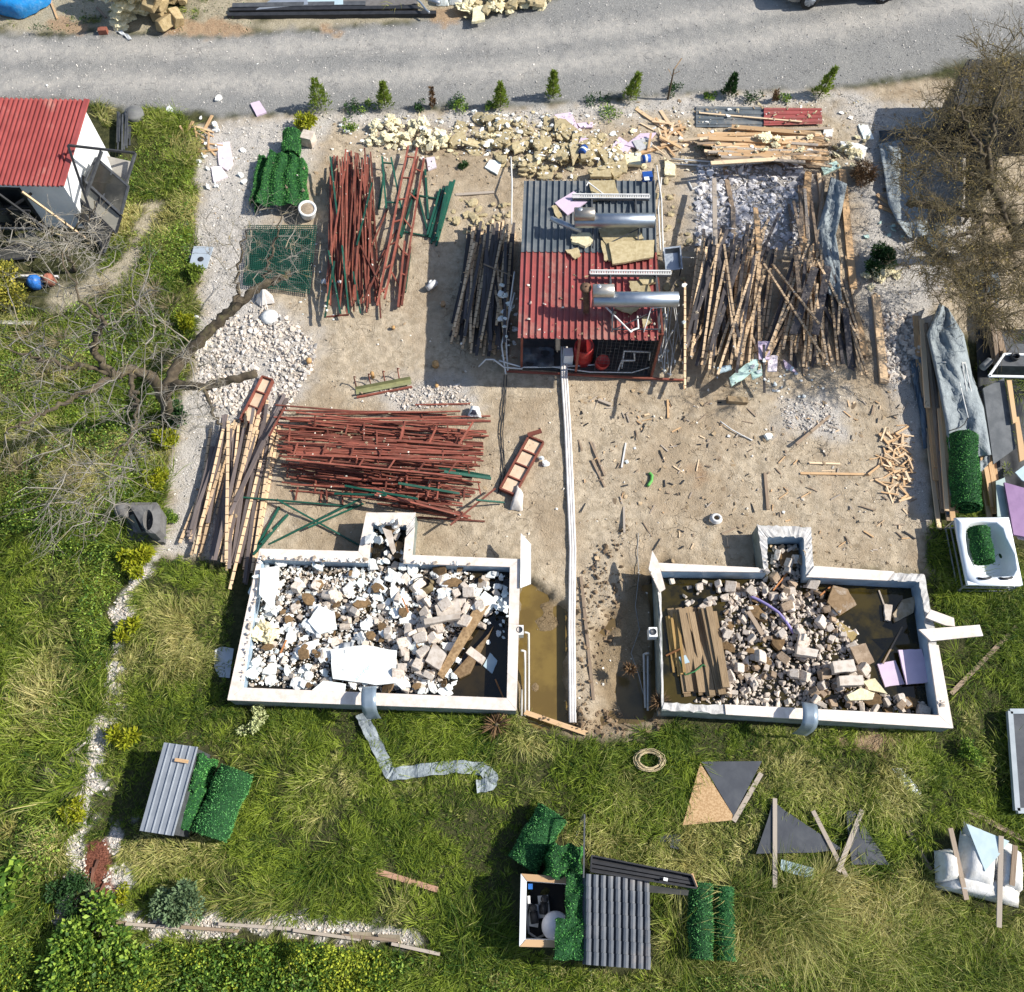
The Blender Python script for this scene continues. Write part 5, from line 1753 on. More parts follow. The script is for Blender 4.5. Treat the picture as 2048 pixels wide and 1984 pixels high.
board('grey_sheet', 'pale grey sheet leaning on the west wall of the foam filled pool', [(412, 1245), (424, 1238), (448, 1242), (440, 1298), (420, 1296), (411, 1278)], M('grey_film', (.50, .52, .54), (.42, .44, .46), 3), .03)
# loose boards on the yard and lawn
for a, b, w, m, lab in [((1112, 1103), (1136, 1340), .07, WOODO, 'long grey brown lath beside the white pipes'),
      ((1004, 1363), (1124, 1404), .11, WOOD, 'tan board at the lawn edge below the puddle'),
      ((1524, 850), (1590, 795), .07, WOODO, 'brown batten pointing at the small stone scatter'),
      ((1549, 886), (1608, 888), .05, WOOD, 'short pale lath on the east yard'),
      ((1532, 906), (1665, 908), .06, WOOD, 'long pale lath on the east yard'),
      ((1662, 908), (1695, 882), .05, WOOD, 'pale lath slanting from the end of the long lath'),
      ((1464, 905), (1470, 975), .07, WOODO, 'dark upright lath on the middle of the yard'),
      ((1130, 845), (1158, 910), .05, WOODO, 'dark stick beside the white pipes'),
      ((1133, 880), (1158, 932), .05, WOODO, 'second dark stick beside the white pipes'),
      ((1198, 848), (1190, 895), .04, PVC, 'thin white strip leaning on a dark offcut'),
      ((1278, 765), (1279, 800), .05, WOOD, 'small pale stick in the tree shade'),
      ((1945, 1200), (1820, 1328), .10, WOODO, 'long weathered board on the grass east of the brown water pool'),
      ((1457, 1480), (1404, 1572), .10, WOODO, 'weathered board along the black triangular sheet'),
      ((1483, 1528), (1483, 1700), .09, WOODO, 'straight weathered board across the middle black sheet'),
      ((1556, 1552), (1620, 1678), .09, WOODO, 'weathered board slanting right toward the crossing'),
      ((1650, 1550), (1604, 1668), .10, WOODO, 'weathered board slanting left toward the crossing'),
      ((1738, 1590), (1784, 1672), .10, WOODO, 'weathered board pointing at the white sofa cushions'),
      ((1852, 1550), (1965, 1610), .11, WOODO, 'weathered board above the white sofa cushions'),
      ((720, 1667), (838, 1703), .11, M('faded_brick_board', (0.42, 0.24, 0.16), (0.36, 0.21, 0.14), 5), 'faded reddish board half sunk in the lawn grass'),
      ((1140, 1092), (1140, 1060), .05, BLACKM, 'small dark rod upright in the yard mud'),
      ((1194, 970), (1195, 1020), .05, WOODO, 'dark slit of wood in the yard mud'),
      ((1100, 1610), (1118, 1555), .05, GREYM, 'thin grey rail behind the pump house')]:
 bar('board', lab, a, b, w, .035 if w > .06 else .03, m, 'board')
# grey ribbon of membrane
def ribbon(label, pts, w, mat, z=.10, fold=.03, name='membrane_strip', cat='strip'):
 q = PP(pts, z)
 k = []
 for i in range(len(q) - 1):
  for j in range(6):
   k.append(q[i].lerp(q[i + 1], j / 6))
 k.append(q[-1])
 rows = []
 for i, c in enumerate(k):
  d = (k[min(i + 1, len(k) - 1)] - k[max(i - 1, 0)]).normalized()
  s = Vector((-d.y, d.x, 0))
  ww = w * (1 + .08 * math.sin(i * 1.7))
  zz = fold * math.sin(i * 1.05) * (1 if i % 6 else 1.6)
  rows.append([c + s * ww * (f - .5) + Vector((0, 0, zz + U(-.006, .006) + .015 * math.cos(f * 5 + i))) for f in (0, .33, .66, 1)])
 mb = MB()
 mb.grid(rows, 0, False, .006)
 return one(mb, name, mat, label, cat)
ribbon('crumpled grey membrane strip trailing from the pool wall over the lawn', [(692, 1365), (700, 1385), (722, 1428), (745, 1478), (752, 1482), (800, 1475), (870, 1467), (922, 1471), (942, 1486), (938, 1502), (912, 1505)], .27, CLOTH)
def drape(label, left, right, zl, mat, n=44, m=20, amp=.08, name='tarpaulin', cat='tarpaulin', seed=1, hump=0.0, skirt=True):
 """cloth between two edges given as photo polylines"""
 R = random.Random(seed)
 def along(pl, t):
  f = t * (len(pl) - 1)
  i = min(int(f), len(pl) - 2)
  a, b = pl[i], pl[i + 1]
  return tuple(a[k] + (b[k] - a[k]) * (f - i) for k in range(2))
 rows = []
 for i in range(n + 1):
  t = i / n
  zz = zl(t) if callable(zl) else zl
  a, b = along(left, t), along(right, t)
  row = []
  for j in range(m + 1):
   u = j / m
   z = zz + hump * math.sin(math.pi * u) + amp * (math.sin(u * 9 + 2.5 * math.sin(t * 4 + seed)) * .5 + math.sin(t * 13 + u * 5 + seed) * .35 + R.uniform(-.22, .22) + .3 * math.sin(u * 21 + 7 * math.sin(t * 9 + seed)) * math.sin(t * 17))
   if skirt and (j == 0 or j == m):
    z = max(zz * .35, .02)
   row.append(P(a[0] + (b[0] - a[0]) * u, a[1] + (b[1] - a[1]) * u, max(z, .02)))
  rows.append(row)
 mb = MB()
 mb.grid(rows, 0, True, .006)
 return one(mb, name, mat, label, cat)
drape('grey cloth strip draped over the timber north of the crossed slats', [(1590, 338), (1578, 390), (1562, 440), (1568, 500), (1580, 560)], [(1622, 352), (1612, 400), (1600, 450), (1608, 500), (1612, 575)], .32, CLOTH, amp=.09, seed=2, name='cloth', cat='cloth')
drape('shaded grey tarpaulin on the ground under the dry tree', [(1682, 275), (1692, 330), (1700, 390), (1718, 425), (1740, 455)], [(1724, 268), (1748, 300), (1762, 340), (1776, 400), (1776, 450)], .22, CLOTH, amp=.07, seed=4, skirt=False)
drape('long grey tarpaulin over the timber stack at the east edge', [(1798, 580), (1772, 640), (1790, 720), (1805, 800), (1815, 880)], [(1815, 590), (1845, 640), (1862, 720), (1885, 780), (1900, 870)], lambda t: .62 - .1 * abs(t - .3), CLOTH, n=40, m=16, amp=.10, seed=6)
drape('grey tarpaulin flap hanging past the hedge roll', [(1870, 860), (1872, 890), (1868, 905)], [(1898, 860), (1896, 885), (1878, 905)], .3, CLOTH, n=8, m=8, amp=.05, seed=7)
drape('blue grey film scrap beside the timber row', [(1742, 690), (1748, 730), (1760, 790), (1768, 860)], [(1770, 680), (1768, 735), (1780, 790), (1790, 850)], .08, M('blue_film', (.12, .17, .22), (.08, .12, .16), 3, rough=.5), amp=.06, seed=9, skirt=False, name='film_or_shade_sheet', cat='film')
drape('narrow blue film strip on the boards west of the hedge roll', [(1795, 865), (1805, 930), (1812, 985)], [(1806, 860), (1822, 930), (1826, 985)], .25, M('blue_film', (.12, .17, .22)), amp=.04, n=12, m=4, seed=10, skirt=False, name='film_or_shade_sheet', cat='film')
for k, pts in enumerate([[(1801, 693, .62), (1847, 695, .6)], [(1826, 690, .62), (1853, 800, .6)], [(1841, 692, .62), (1862, 820, .55)], [(1847, 693, .6), (1872, 812, .52)]]):
 pipe(['white lath across the long grey tarpaulin', 'white lath along the middle of the tarpaulin', 'second white lath along the tarpaulin', 'third white lath along the tarpaulin, easternmost'][k], pts, .014, PVC, 'lath', 'lath')
pipe('black bent rod lying on the long tarpaulin', [(1816, 825, .6), (1838, 818, .62), (1846, 812, .62), (1852, 800, .62)], .014, BLACKM, 'rod', 'rod')
# ------------------------------------------------------------------ bathtub
TZ = .62
t = thing('bathtub', 'white acrylic corner bathtub in a metal frame at the east edge', 'bathtub', P(1890, 1060))
o4 = PP([(1827, 991), (1931, 990), (1958, 1120), (1853, 1119)], TZ)
WTUB = M('white_acrylic', (.78, .82, .86), (.74, .78, .82), 2, rough=.25, bump=0, var=.02)
inner = [(1848, 1008), (1858, 1000), (1880, 998), (1908, 1000), (1920, 1012), (1925, 1030), (1942, 1062), (1946, 1090), (1940, 1102), (1900, 1106), (1880, 1102), (1866, 1090), (1852, 1060), (1848, 1030)]
ni = len(inner)
ip = PP(inner, TZ)
ic = sum(ip, Vector()) / ni
c4 = sum(o4, Vector()) / 4
def to_edge(p):
 d = p - ic
 best = None
 for i in range(4):
  a, b = o4[i], o4[(i + 1) % 4]
  e = b - a
  den = d.x * e.y - d.y * e.x
  if abs(den) < 1e-9:
   continue
  tt = ((a.x - ic.x) * e.y - (a.y - ic.y) * e.x) / den
  ss = ((a.x - ic.x) * d.y - (a.y - ic.y) * d.x) / den
  if tt > 0 and -1e-6 <= ss <= 1 + 1e-6 and (best is None or tt < best):
   best = tt
 return ic + d * best
mb = MB()
rim_o = [to_edge(p) for p in ip]
rows = [[v - Vector((0, 0, .09)) for v in rim_o], rim_o, [v.lerp(w, .9) + Vector((0, 0, .012)) for v, w in zip(rim_o, ip)], ip]
for f, z in ((.97, -.05), (.9, -.2), (.82, -.36), (.7, -.42), (.3, -.43)):
 rows.append([ic + (p - ic) * f + Vector((0, 0, z)) for p in ip])
rows = [r + [r[0]] for r in rows]
mb.grid(rows, 0, True)
mb.build('tub', WTUB, t)
# square corners of the rim
mb = MB()
for i in range(4):
 a, b = o4[i], o4[(i + 1) % 4]
 cand = sorted(rim_o, key=lambda v: (v - o4[i]).length)[:2]
 bb = mb.add([o4[i], cand[0], cand[1], o4[i] - Vector((0, 0, .09)), cand[0] - Vector((0, 0, .09)), cand[1] - Vector((0, 0, .09))])
 mb.face((bb, bb + 1, bb + 2))
 mb.face((bb, bb + 3, bb + 4, bb + 1))
 mb.face((bb, bb + 3, bb + 5, bb + 2))
mb.build('rim_corner', WTUB, t)
for x, y in ((1885, 1106), (1926, 1106)):
 mb = MB()
 h = P(x, y, TZ + .03)
 mb.tube([h + Vector((-.15, -.0, -.02)), h + Vector((-.07, -.03, .02)), h + Vector((.07, -.02, .02)), h + Vector((.15, .02, -.02))], .028, 10)
 mb.build('headrest', BLACKM, t)
mb = MB()
lo = lambda v, z: Vector((v.x, v.y, z))
inn4 = [c4 + (v - c4) * .96 for v in o4]
for i in range(4):
 j = (i + 1) % 4
 for z in (.06, .3, .5):
  mb.beam(lo(inn4[i], z), lo(inn4[j], z), .025, .03)
 mb.beam(lo(inn4[i], 0), lo(inn4[i], .5), .03, .03, up=(0, 1, 0))
mb.build('support_frame', GALV, t)
mb = MB()
mb.lathe(P(1924, 1062, .24), [(0, .06), (.13, .05), (.16, .0)], 18)
mb.build('drain_pad', TURF, t)
# dark cabinets and boards at the far east
t = thing('hearth_cabinet', 'dark cabinet with a pale rim lying on its back at the east edge', 'cabinet', P(1930, 705))
q = PP([(1896, 700), (1990, 702), (1990, 724), (1893, 722)], .5)
mb = MB()
q2 = PP([(1922, 680), (1990, 682), (1990, 700), (1920, 704)], .75)
mb.prism(PP([(1922, 678), (1995, 680), (1995, 722), (1893, 720)], .1), .5)
mb.build('body', GREYM, t)
mb = MB()
top = PP([(1922, 678), (1995, 680), (1995, 722), (1893, 720)], .62)
for i in range(4):
 mb.beam(top[i], top[(i + 1) % 4], .06, .04)
mb.build('rim', WALLW, t)
mb = MB()
mb.lathe(P(1940, 686, .6), [(.10, 0), (.12, .1), (.1, .14), (.07, .1)], 16)
mb.build('flue_collar', BLACKM, t)
pipe('short black and white pipe beside the dark cabinet', [(1880, 704, .35), (1895, 690, .4)], .1, M('black_pipe', (.04, .04, .045), (.3, .32, .33), 1), 'pipe', 'pipe')
board('dusty_board', 'large dusty dark panel leaning below the cabinet at the east edge', [(1880, 745), (1920, 725), (1942, 860), (1900, 890)], M('dusty_black_panel', (.10, .11, .12), (.16, .17, .18), 3, rough=.5), .05, .35)
t = board('plank', 'pale timber bar along the dusty dark panel, upper', [(1925, 730), (1934, 729), (1945, 810), (1937, 812)], WOOD, .06, .45, 'plank')
board('plank', 'pale timber bar along the dusty dark panel, lower', [(1940, 800), (1948, 800), (1962, 880), (1950, 885)], WOOD, .06, .42, 'plank')
board('pink_board', 'mauve foam board at the east edge beside the bathtub', [(1920, 925), (1990, 945), (1990, 1035), (1938, 1025)], M('mauve_board', (.29, .18, .32), (.25, .155, .28), 4), .06, .4, 'foam board')
board('pink_board', 'pale pink board edge under the mauve board', [(1918, 985), (1940, 1000), (1990, 1040), (1948, 1032)], PINK, .05, .25, 'foam board')
board('mint_board', 'mint green board between the tarpaulin timber and the mauve board', [(1905, 922), (1922, 915), (1935, 990), (1908, 990)], M('mint_panel', (.42, .50, .48), (.36, .45, .43), 4), .03, .3)
board('blue_sheet', 'pale blue sheet corner at the east edge above the mauve board', [(1942, 905), (1975, 880), (1980, 930), (1955, 920)], LBLUE, .03, .45)
t = thing('window_leaf', 'grey framed window leaf lying on the grass at the east frame edge', 'window', P(1950, 1450))
q = PP([(1932, 1362), (2010, 1362), (2030, 1552), (1946, 1552)], .25)
for i in range(4):
 mb = MB()
 mb.beam(q[i], q[(i + 1) % 4], .11, .1)
 mb.build('frame_bar', M('pale_grey_frame', (.40, .45, .49), (.34, .39, .43), 4, rough=.45, bump=.05), t)
mb = MB()
mb.prism([v - Vector((0, 0, .02)) for v in q], .03)
mb.build('pane', CHARC, t)
# ------------------------------------------------------------------ white sofa cushions
SOFA = M('dirty_white_vinyl', (.70, .69, .67), (.60, .58, .54), 5, rough=.55, var=.05, bump=.4, stain=(.42, .37, .29), stain_amt=.5, bdist=.03)
def cushion(mb, q, h, puff=.05, n=9, base=None):
 """soft block: four ground points, height h"""
 Q = [Vector(v) for v in q]
 rows = []
 N = n
 for i in range(N + 1):
  row = []
  for j in range(N + 1):
   u, v = j / N, i / N
   c = Q[0].lerp(Q[1], u).lerp(Q[3].lerp(Q[2], u), v)
   e = min(u, 1 - u, v, 1 - v)
   z = h * min(1, (e * 5.5) ** .45) if e > 0 else 0.0
   row.append(c + Vector((U(-.008, .008), U(-.008, .008), z + puff * math.sin(u * math.pi) * math.sin(v * math.pi) + U(-.012, .012))))
  rows.append(row)
 mb.grid(rows, 0, True)
t = thing('sofa', 'dismantled white vinyl sofa lying with cushions on the lawn', 'sofa', P(1870, 1660))
for nm, pts, z, h in (('seat', [(1790, 1632), (1830, 1640), (1955, 1690), (1948, 1738), (1790, 1705)], .0, .30), ):
 mb = MB()
 cushion(mb, PP([(1788, 1700), (1950, 1738), (1952, 1690), (1800, 1668)], .02), .34, .03)
 mb.build('front_rail', SOFA, t)
for k, pts in enumerate([[(1790, 1690), (1828, 1690), (1820, 1625), (1788, 1628)], [(1826, 1690), (1892, 1705), (1905, 1640), (1838, 1590)], [(1895, 1702), (1950, 1715), (1945, 1625), (1900, 1615)]]):
 mb = MB()
 cushion(mb, PP(pts, .08), .36, .07)
 mb.build('cushion', SOFA, t)
mb = MB()
cushion(mb, PP([(1832, 1650), (1945, 1690), (1945, 1620), (1845, 1572)], .04), .30, .03)
mb.build('back', SOFA, t)
hm_fill([(v.x, v.y) for v in PP([(1790, 1620), (1845, 1572), (1945, 1610), (1950, 1738), (1788, 1705)])], .46)
board('blue_sheet', 'pale blue kite shaped sheet on top of the white sofa', [(1849, 1577), (1931, 1610), (1911, 1637), (1885, 1668)], LBLUE, .02, .50)
for a, b, lab in [((1819, 1585), (1850, 1722), 'dark weathered board lying across the sofa cushions'), ((1916, 1600), (1912, 1775), 'weathered board lying lengthwise over the east of the sofa'),
                  ((1943, 1618), (1937, 1695), 'short weathered board on the sofa end')]:
 p, q = P(a[0], a[1], .55), P(b[0], b[1], .32 if 'short' not in lab else .5)
 mb = MB()
 mb.beam(p, q, .10, .03)
 one(mb, 'board', WOODO, lab, 'board')
# ------------------------------------------------------------------ grey concrete hearth by the shrub
t = thing('fireplace_part', 'toppled dark grey concrete fireplace with round flue by the yellow shrub', 'fireplace', P(270, 1005))
GC = M('dark_grey_concrete', (.16, .155, .15), (.115, .11, .108), 6, rough=.9, var=.05, bump=.3)
zt = .75
a, b, c, d = P(247, 967, zt), P(309, 964, zt), P(305, 1022, zt), P(272, 1018, zt)
mb = MB()
lo = lambda v, z: Vector((v.x, v.y, z))
base = PP([(245, 985), (318, 1005), (318, 1042), (250, 1040)], .02)
mb.prism(base, .16)
body = [lo(v, .17) for v in (P(262, 975), P(312, 975), P(312, 1030), P(268, 1030))]
mb.prism(body, .25)
mb.build('base_slab', GC, t)
mb = MB()
oval = [(275 + 10 * math.cos(k * math.pi / 8), 995 + 20 * math.sin(k * math.pi / 8)) for k in range(16)]
ov = PP([(x + 8, y) for x, y in oval], zt)
hood = [P(240, 967, zt * .9), P(262, 966, zt), P(307, 963, zt), P(305, 1022, zt * .95), P(281, 1020, zt * .9), P(262, 990, zt * .9), P(240, 985, zt * .85)]
oc = sum(ov, Vector()) / 16
def hood_edge(p):
 dd = p - oc
 best = 9
 for i in range(len(hood)):
  s0, s1 = hood[i], hood[(i + 1) % len(hood)]
  e = s1 - s0
  den = dd.x * e.y - dd.y * e.x
  if abs(den) < 1e-9:
   continue
  tt = ((s0.x - oc.x) * e.y - (s0.y - oc.y) * e.x) / den
  ss = ((s0.x - oc.x) * dd.y - (s0.y - oc.y) * dd.x) / den
  if tt > 0 and -1e-6 <= ss <= 1 + 1e-6:
   best = min(best, tt)
 v = oc + dd * best
 v.z = zt - .05
 return v
rimh = [hood_edge(p) for p in ov]
rows = [[lo(v, .30) for v in rimh], rimh, ov, [lo(oc + (v - oc) * .8, .45) for v in ov], [lo(oc + (v - oc) * .2, .40) for v in ov]]
mb.grid([r + [r[0]] for r in rows], 0, False)
mb.build('hood', GC, t)
mb = MB()
mb.tube([P(226, 975, .6), P(245, 976, .62)], .17, 18)
mb.build('flue', GC, t)
mb = MB()
mb.prism([P(240, 990, .35), P(262, 1018, .3), P(272, 1020, .5), P(256, 985, .6)], .03)
mb.build('side_panel', GREYM, t)
pts = [(p.x, p.y, .46) for p in (P(278 + U(-6, 8), 998 + U(-14, 14), .45) for _ in range(40))]
scatter('ash_debris', CHF, pts, [U(.03, .09) for _ in pts], STONE_G, 'grey ash and chips in the fireplace opening', 'debris')
# ------------------------------------------------------------------ loose stone slabs on the pools
board('coping_slab', 'loose white coping slab tilting off the north east corner of the foam filled pool', [(997, 1022), (1016, 1043), (1016, 1118), (996, 1126)], M('bright_coping', (.84, .82, .80), (.80, .78, .76), 3, rough=.6, bump=.05), .05, .62, 'stone slab')
board('coping_slab', 'pointed pale slab loose on the north west corner of the brown water pool', [(1248, 1055), (1259, 1075), (1273, 1128), (1262, 1135), (1241, 1090)], STONE_COPE, .05, .66, 'stone slab')
board('coping_slab', 'shorter loose coping slab sticking out east from the brown water pool', [(1780, 1168), (1824, 1184), (1826, 1200), (1808, 1198), (1770, 1183)], STONE_COPE, .05, .66, 'stone slab')
board('coping_slab', 'longer loose coping slab sticking out east from the brown water pool', [(1757, 1206), (1873, 1197), (1880, 1218), (1780, 1228)], STONE_COPE, .05, .72, 'stone slab')
# skimmer sockets and pipes on the facing pool walls
for x, y, lab in ((994, 1212, 'white pool skimmer box on the east wall of the foam filled pool'), (1247, 1216, 'white pool skimmer box on the west wall of the brown water pool')):
 t = thing('skimmer', lab, 'skimmer', P(x, y, .3))
 mb = MB()
 p = P(x, y, .3)
 mb.box(p, (.19, .22, .28), 0)
 mb.build('box', PVC, t)
 mb = MB()
 mb.lathe(p + Vector((0, 0, .283)), [(.075, 0), (.075, .02), (.055, .02), (.055, .008), (0, .008)], 18)
 mb.build('socket', GREYM, t)
for k, (lab, pts) in enumerate([('grey pipe dropping from the skimmer along the puddle', [(1004, 1210, .3), (1012, 1212, .28), (1012, 1290, -.02), (1012, 1372, -.08)]),
        ('second grey pipe along the puddle edge', [(997, 1245, .2), (1005, 1246, .15), (1005, 1370, -.05)]),
        ('short grey pipe in the puddle corner', [(999, 1320, 0), (998, 1370, -.05)]),
        ('dark pipe in the shaded pit by the brown water pool', [(1242, 1250, .1), (1232, 1252, .0), (1235, 1355, -.1)]),
        ('second dark pipe in the shaded pit by the brown water pool', [(1240, 1255, .0), (1240, 1360, -.1)])]):
 pipe(lab, pts, .026, M('grey_pvc', (.50, .48, .45), (.42, .40, .37), 4, rough=.5))
pipe('thin grey cable drooping into the shaded pit', [(1222, 1020, .02), (1220, 1060, .02), (1223, 1100, -.05), (1216, 1160, -.1), (1224, 1205, -.1), (1208, 1250, -.1), (1222, 1290, -.05), (1232, 1330, 0)], .008, M('grey_cable', (.35, .35, .34)), 'cable', 'cable')
# ------------------------------------------------------------------ small things in the north west of the yard
t = thing('planter', 'white round planter lying by the folded hedge mats', 'planter', P(592, 405))
mb = MB()
mb.lathe(P(590, 412, .02), [(.18, 0), (.22, .08), (.2, .2), (.26, .34), (.26, .38), (.2, .38), (.18, .2), (0, .18)], 24, 0, (.15, -.2, 1))
mb.build('bowl', PVC, t)
mb = MB()
mb.lathe(P(590, 412, .02) + Vector((.05, -.07, .34)), [(.19, 0), (.1, .03), (0, .035)], 16, 0, (.15, -.2, 1))
mb.build('soil', M('dry_soil', (.42, .33, .24), (.3, .23, .16), 20), t)
mb = MB()
mb.box(P(592, 274, .0), (.36, .34, .34), -.3)
one(mb, 'concrete_block', CONC, 'pale square block beside the short hedge roll', 'block')
t = thing('mesh_screen', 'dark green wire mesh panel lying under the bare tree branch', 'mesh panel', P(535, 495))
q = PP([(475, 432), (606, 432), (592, 562), (466, 545)], .12)
for k in range(34):
 f = k / 33
 mb = MB() if k in (0, ) else mb
 mb.tube([q[0].lerp(q[1], f), q[3].lerp(q[2], f)], .012, 4, caps=False)
for k in range(34):
 f = k / 33
 mb.tube([q[0].lerp(q[3], f) + Vector((0, 0, .008)), q[1].lerp(q[2], f) + Vector((0, 0, .008))], .012, 4, caps=False)
mb.build('wire_grid', GREENM, t)
mb = MB()
q = PP([(478, 440), (600, 440), (588, 552), (470, 540)], .06)
for k in range(34):
 f = k / 33
 mb.tube([q[0].lerp(q[1], f), q[3].lerp(q[2], f)], .012, 4, caps=False)
 mb.tube([q[0].lerp(q[3], f) + Vector((0, 0, .008)), q[1].lerp(q[2], f) + Vector((0, 0, .008))], .012, 4, caps=False)
mb.build('wire_grid', GREENM, t)
t = thing('washbasin', 'blue grey sink top with a dark bowl hole beside the weeds', 'sink', P(385, 492))
mb = MB()
q = PP([(372, 473), (409, 474), (396, 515), (362, 512)], .18)
mb.prism(q, .04)
mb.build('top', M('blue_grey_enamel', (.46, .52, .58), (.40, .46, .53), 4, rough=.4), t)
mb = MB()
mb.lathe(P(384, 496, .222), [(.09, 0), (.085, .006), (0, .003)], 14)
mb.build('bowl_hole', DARK, t)
mb = MB()
mb.box(P(385, 493, 0), (.5, .4, .17), -.2)
mb.build('cabinet', GREYM, t)
t = thing('parasol', 'white closed umbrella cloth lying on the gravel near the mesh panel', 'umbrella', P(508, 575))
mb = MB()
c = P(502, 552, .35)
rim_ = PP([(490, 578), (498, 586), (512, 582), (526, 580), (522, 566), (512, 556), (500, 548), (492, 560)], .05)
b = mb.add([c] + rim_)
for k in range(8):
 mb.face((b, b + 1 + k, b + 1 + (k + 1) % 8))
mb.build('canopy', M('grey_white_cloth', (.62, .58, .54), (.54, .50, .46), 4), t)
mb = MB()
mb.tube([P(502, 552, .36), P(514, 600, .04)], .012, 6)
mb.build('pole', PVC, t)
mb = MB()
mb.lathe(P(516, 608, .02), [(0, .0), (.22, .0), (.24, .05), (.14, .10), (0, .12)], 24)
one(mb, 'plastic_disc', FOAM, 'white round disc on the gravel beside the umbrella', 'disc')
t = thing('cylinder_post', 'thin white waste bin casting a long shadow near the red frames', 'bin', P(830, 545))
mb = MB()
mb.tube([P(818, 552, .1), P(835, 540, .1)], .085, 16)
mb.build('can', PVC, t)
mb = MB()
mb.tube([P(848, 584, .02), P(848, 580, .24)], .07, 10)
one(mb, 'stump', M('cut_wood', (.34, .22, .12), (.24, .15, .08), 12), 'small round wood stump with a long shadow beside the charcoal slats', 'stump')
for x, y, r, h, lab in [(592, 693, .07, .12, 'orange brown stump beside the broken stone'), (714, 722, .05, .22, 'short round post end on the bare yard'),
      (834, 700, .09, .14, 'brown stump in the shade of the shed'), (836, 740, .05, .08, 'small orange stump beside the gutter'),
      (630, 580, .06, .08, 'small tan stump near the mesh panel'), (753, 628, .05, .06, 'small tan block end south of the red tubes'),
      (967, 302, .06, .1, 'brown stump near the north west shed corner')]:
 mb = MB()
 c = P(x, y, 0)
 mb.lathe(c, [(0, 0), (r, 0), (r * .97, h), (0, h + .004)], 14)
 one(mb, 'stump', M('cut_wood_end', (.52, .32, .14), (.40, .23, .09), 14, var=.1), lab, 'stump')
mb = MB()
rows = []
t = thing('white_bag', 'white plastic bag with a dark patch on the red tube heap', 'bag', P(908, 785))
cushion(mb, PP([(895, 797), (922, 799), (917, 779), (902, 777)], .1), .10, .03)
mb.build('bag', FOAM, t)
mb = MB()
cushion(mb, PP([(900, 793), (914, 794), (912, 785), (904, 784)], .19), .05, .01, 5)
mb.build('dark_patch', M('navy_cloth', (.03, .03, .05)), t)
mb = MB()
cushion(mb, PP([(975, 975), (1000, 978), (1002, 945), (990, 925)], .03), .14, .05)
one(mb, 'white_rag', M('dirty_cloth', (.66, .61, .56), (.54, .49, .44), 5, bump=.6), 'dirty white rag at the foot of the four board channel', 'rag')
t = thing('coil', 'small white plastic coil ring on the east yard', 'ring', P(1371, 993))
mb = MB()
c = P(1371, 992, .06)
for k in range(3):
 pts = [c + Vector((.13 * math.cos(a * .39) * (1 - .12 * k), .12 * math.sin(a * .39) * (1 - .12 * k), .03 * (k - 1))) for a in range(17)]
 mb.tube(pts, .032, 8, caps=False)
mb.build('ring', PVC, t)
bar('log', 'brown log piece under the slat heap east of the shed', (1392, 765), (1430, 768), .16, .14, M('log_bark', (.30, .22, .13), (.2, .14, .08), 8, bump=.6), 'log')
bar('log', 'rotten forked wood scrap among the tree shade on the yard', (1145, 765), (1170, 775), .07, .06, WOODO, 'log')
pipe('thin pale pipe curved on the east yard', [(1378, 806, .02), (1400, 822, .02), (1420, 833, .02), (1440, 843, .02)], .016)
pipe('bent white pipe by the tile shards', [(1318, 348, .03), (1325, 363, .03), (1350, 350, .05)], .03)
pipe('purple corrugated hose among the concrete blocks', [(1436, 1141, .16), (1452, 1148, .2), (1470, 1158, .24), (1490, 1172, .26), (1505, 1190, .25), (1519, 1212, .2)], .035, M('lilac_hose', (.36, .30, .60), (.32, .27, .55), 5, rough=.5, bump=0), 'hose', 'hose')
pipe('short green garland scrap on the yard', [(1240, 930, .03), (1247, 920, .03), (1248, 910, .03), (1243, 905, .03)], .04, TURFB, 'garland', 'garland')
# ------------------------------------------------------------------ objects by the road
for k, (lab, a, b, w, h, m) in enumerate([('dark blue steel profile along the road, nearest', (436, 30), (835, 26), .16, .12, BLACKM), ('dark steel profile behind the nearest one', (440, 20), (800, 16), .16, .12, BLACKM),
          ('third dark steel profile in the roadside stack', (445, 12), (700, 8), .2, .1, GREYM)]):
 bar('steel_profile', lab, a, b, w, h, m, 'steel profile')
board('blue_sheet', 'pale blue sheet metal offcut on the roadside profiles', [(587, 12), (657, 10), (657, -4), (588, 0)], LBLUE, .03)
board('silver_sheet', 'long silver sheet strip on the roadside profiles', [(490, 20), (590, 10), (588, -6), (520, 0)], GALV, .03)
board('timber_tray', 'dark grey wooden pallet under the roadside profiles', [(655, 20), (800, 10), (790, -30), (660, -10)], M('dark_boards', (.16, .15, .145), (.12, .11, .105), 9), .05)
pipe('bent silver pipe on the roadside stack', [(790, -8, .35), (805, 5, .35), (815, 18, .32), (822, 24, .3)], .035, GALV)
pipe('grey tube at the end of the roadside stack', [(808, -6, .3), (842, 6, .3)], .06, GALV)
for x, y in ((847, 2), (872, 0)):
 mb = MB()
 cushion(mb, PP([(x - 12, y + 9), (x + 12, y + 9), (x + 12, y - 12), (x - 12, y - 12)], .02), .25, .06)
 one(mb, 'white_sack', FOAM, 'white sack at the end of the roadside stack', 'sack', 'white sacks by the roadside stack')
mb = MB()
rows = []
for i in range(13):
 rr = .95 * (1 - abs(i - 6) / 8.5) if False else None
R = random.Random(9)
c = P(42, -2, 0)
for i, (r, z) in enumerate([(1.0, 0), (1.02, .2), (1.0, .42), (.9, .55), (.72, .52), (.55, .38), (.3, .3), (.05, .28)]):
 rows.append([c + Vector((math.cos(a * .2094) * r * (1 + R.uniform(-.05, .05)), math.sin(a * .2094) * r * .95 * (1 + R.uniform(-.05, .05)), max(0, z + R.uniform(-.05, .05)))) for a in range(30)])
mb.grid([r + [r[0]] for r in rows], 0, True)
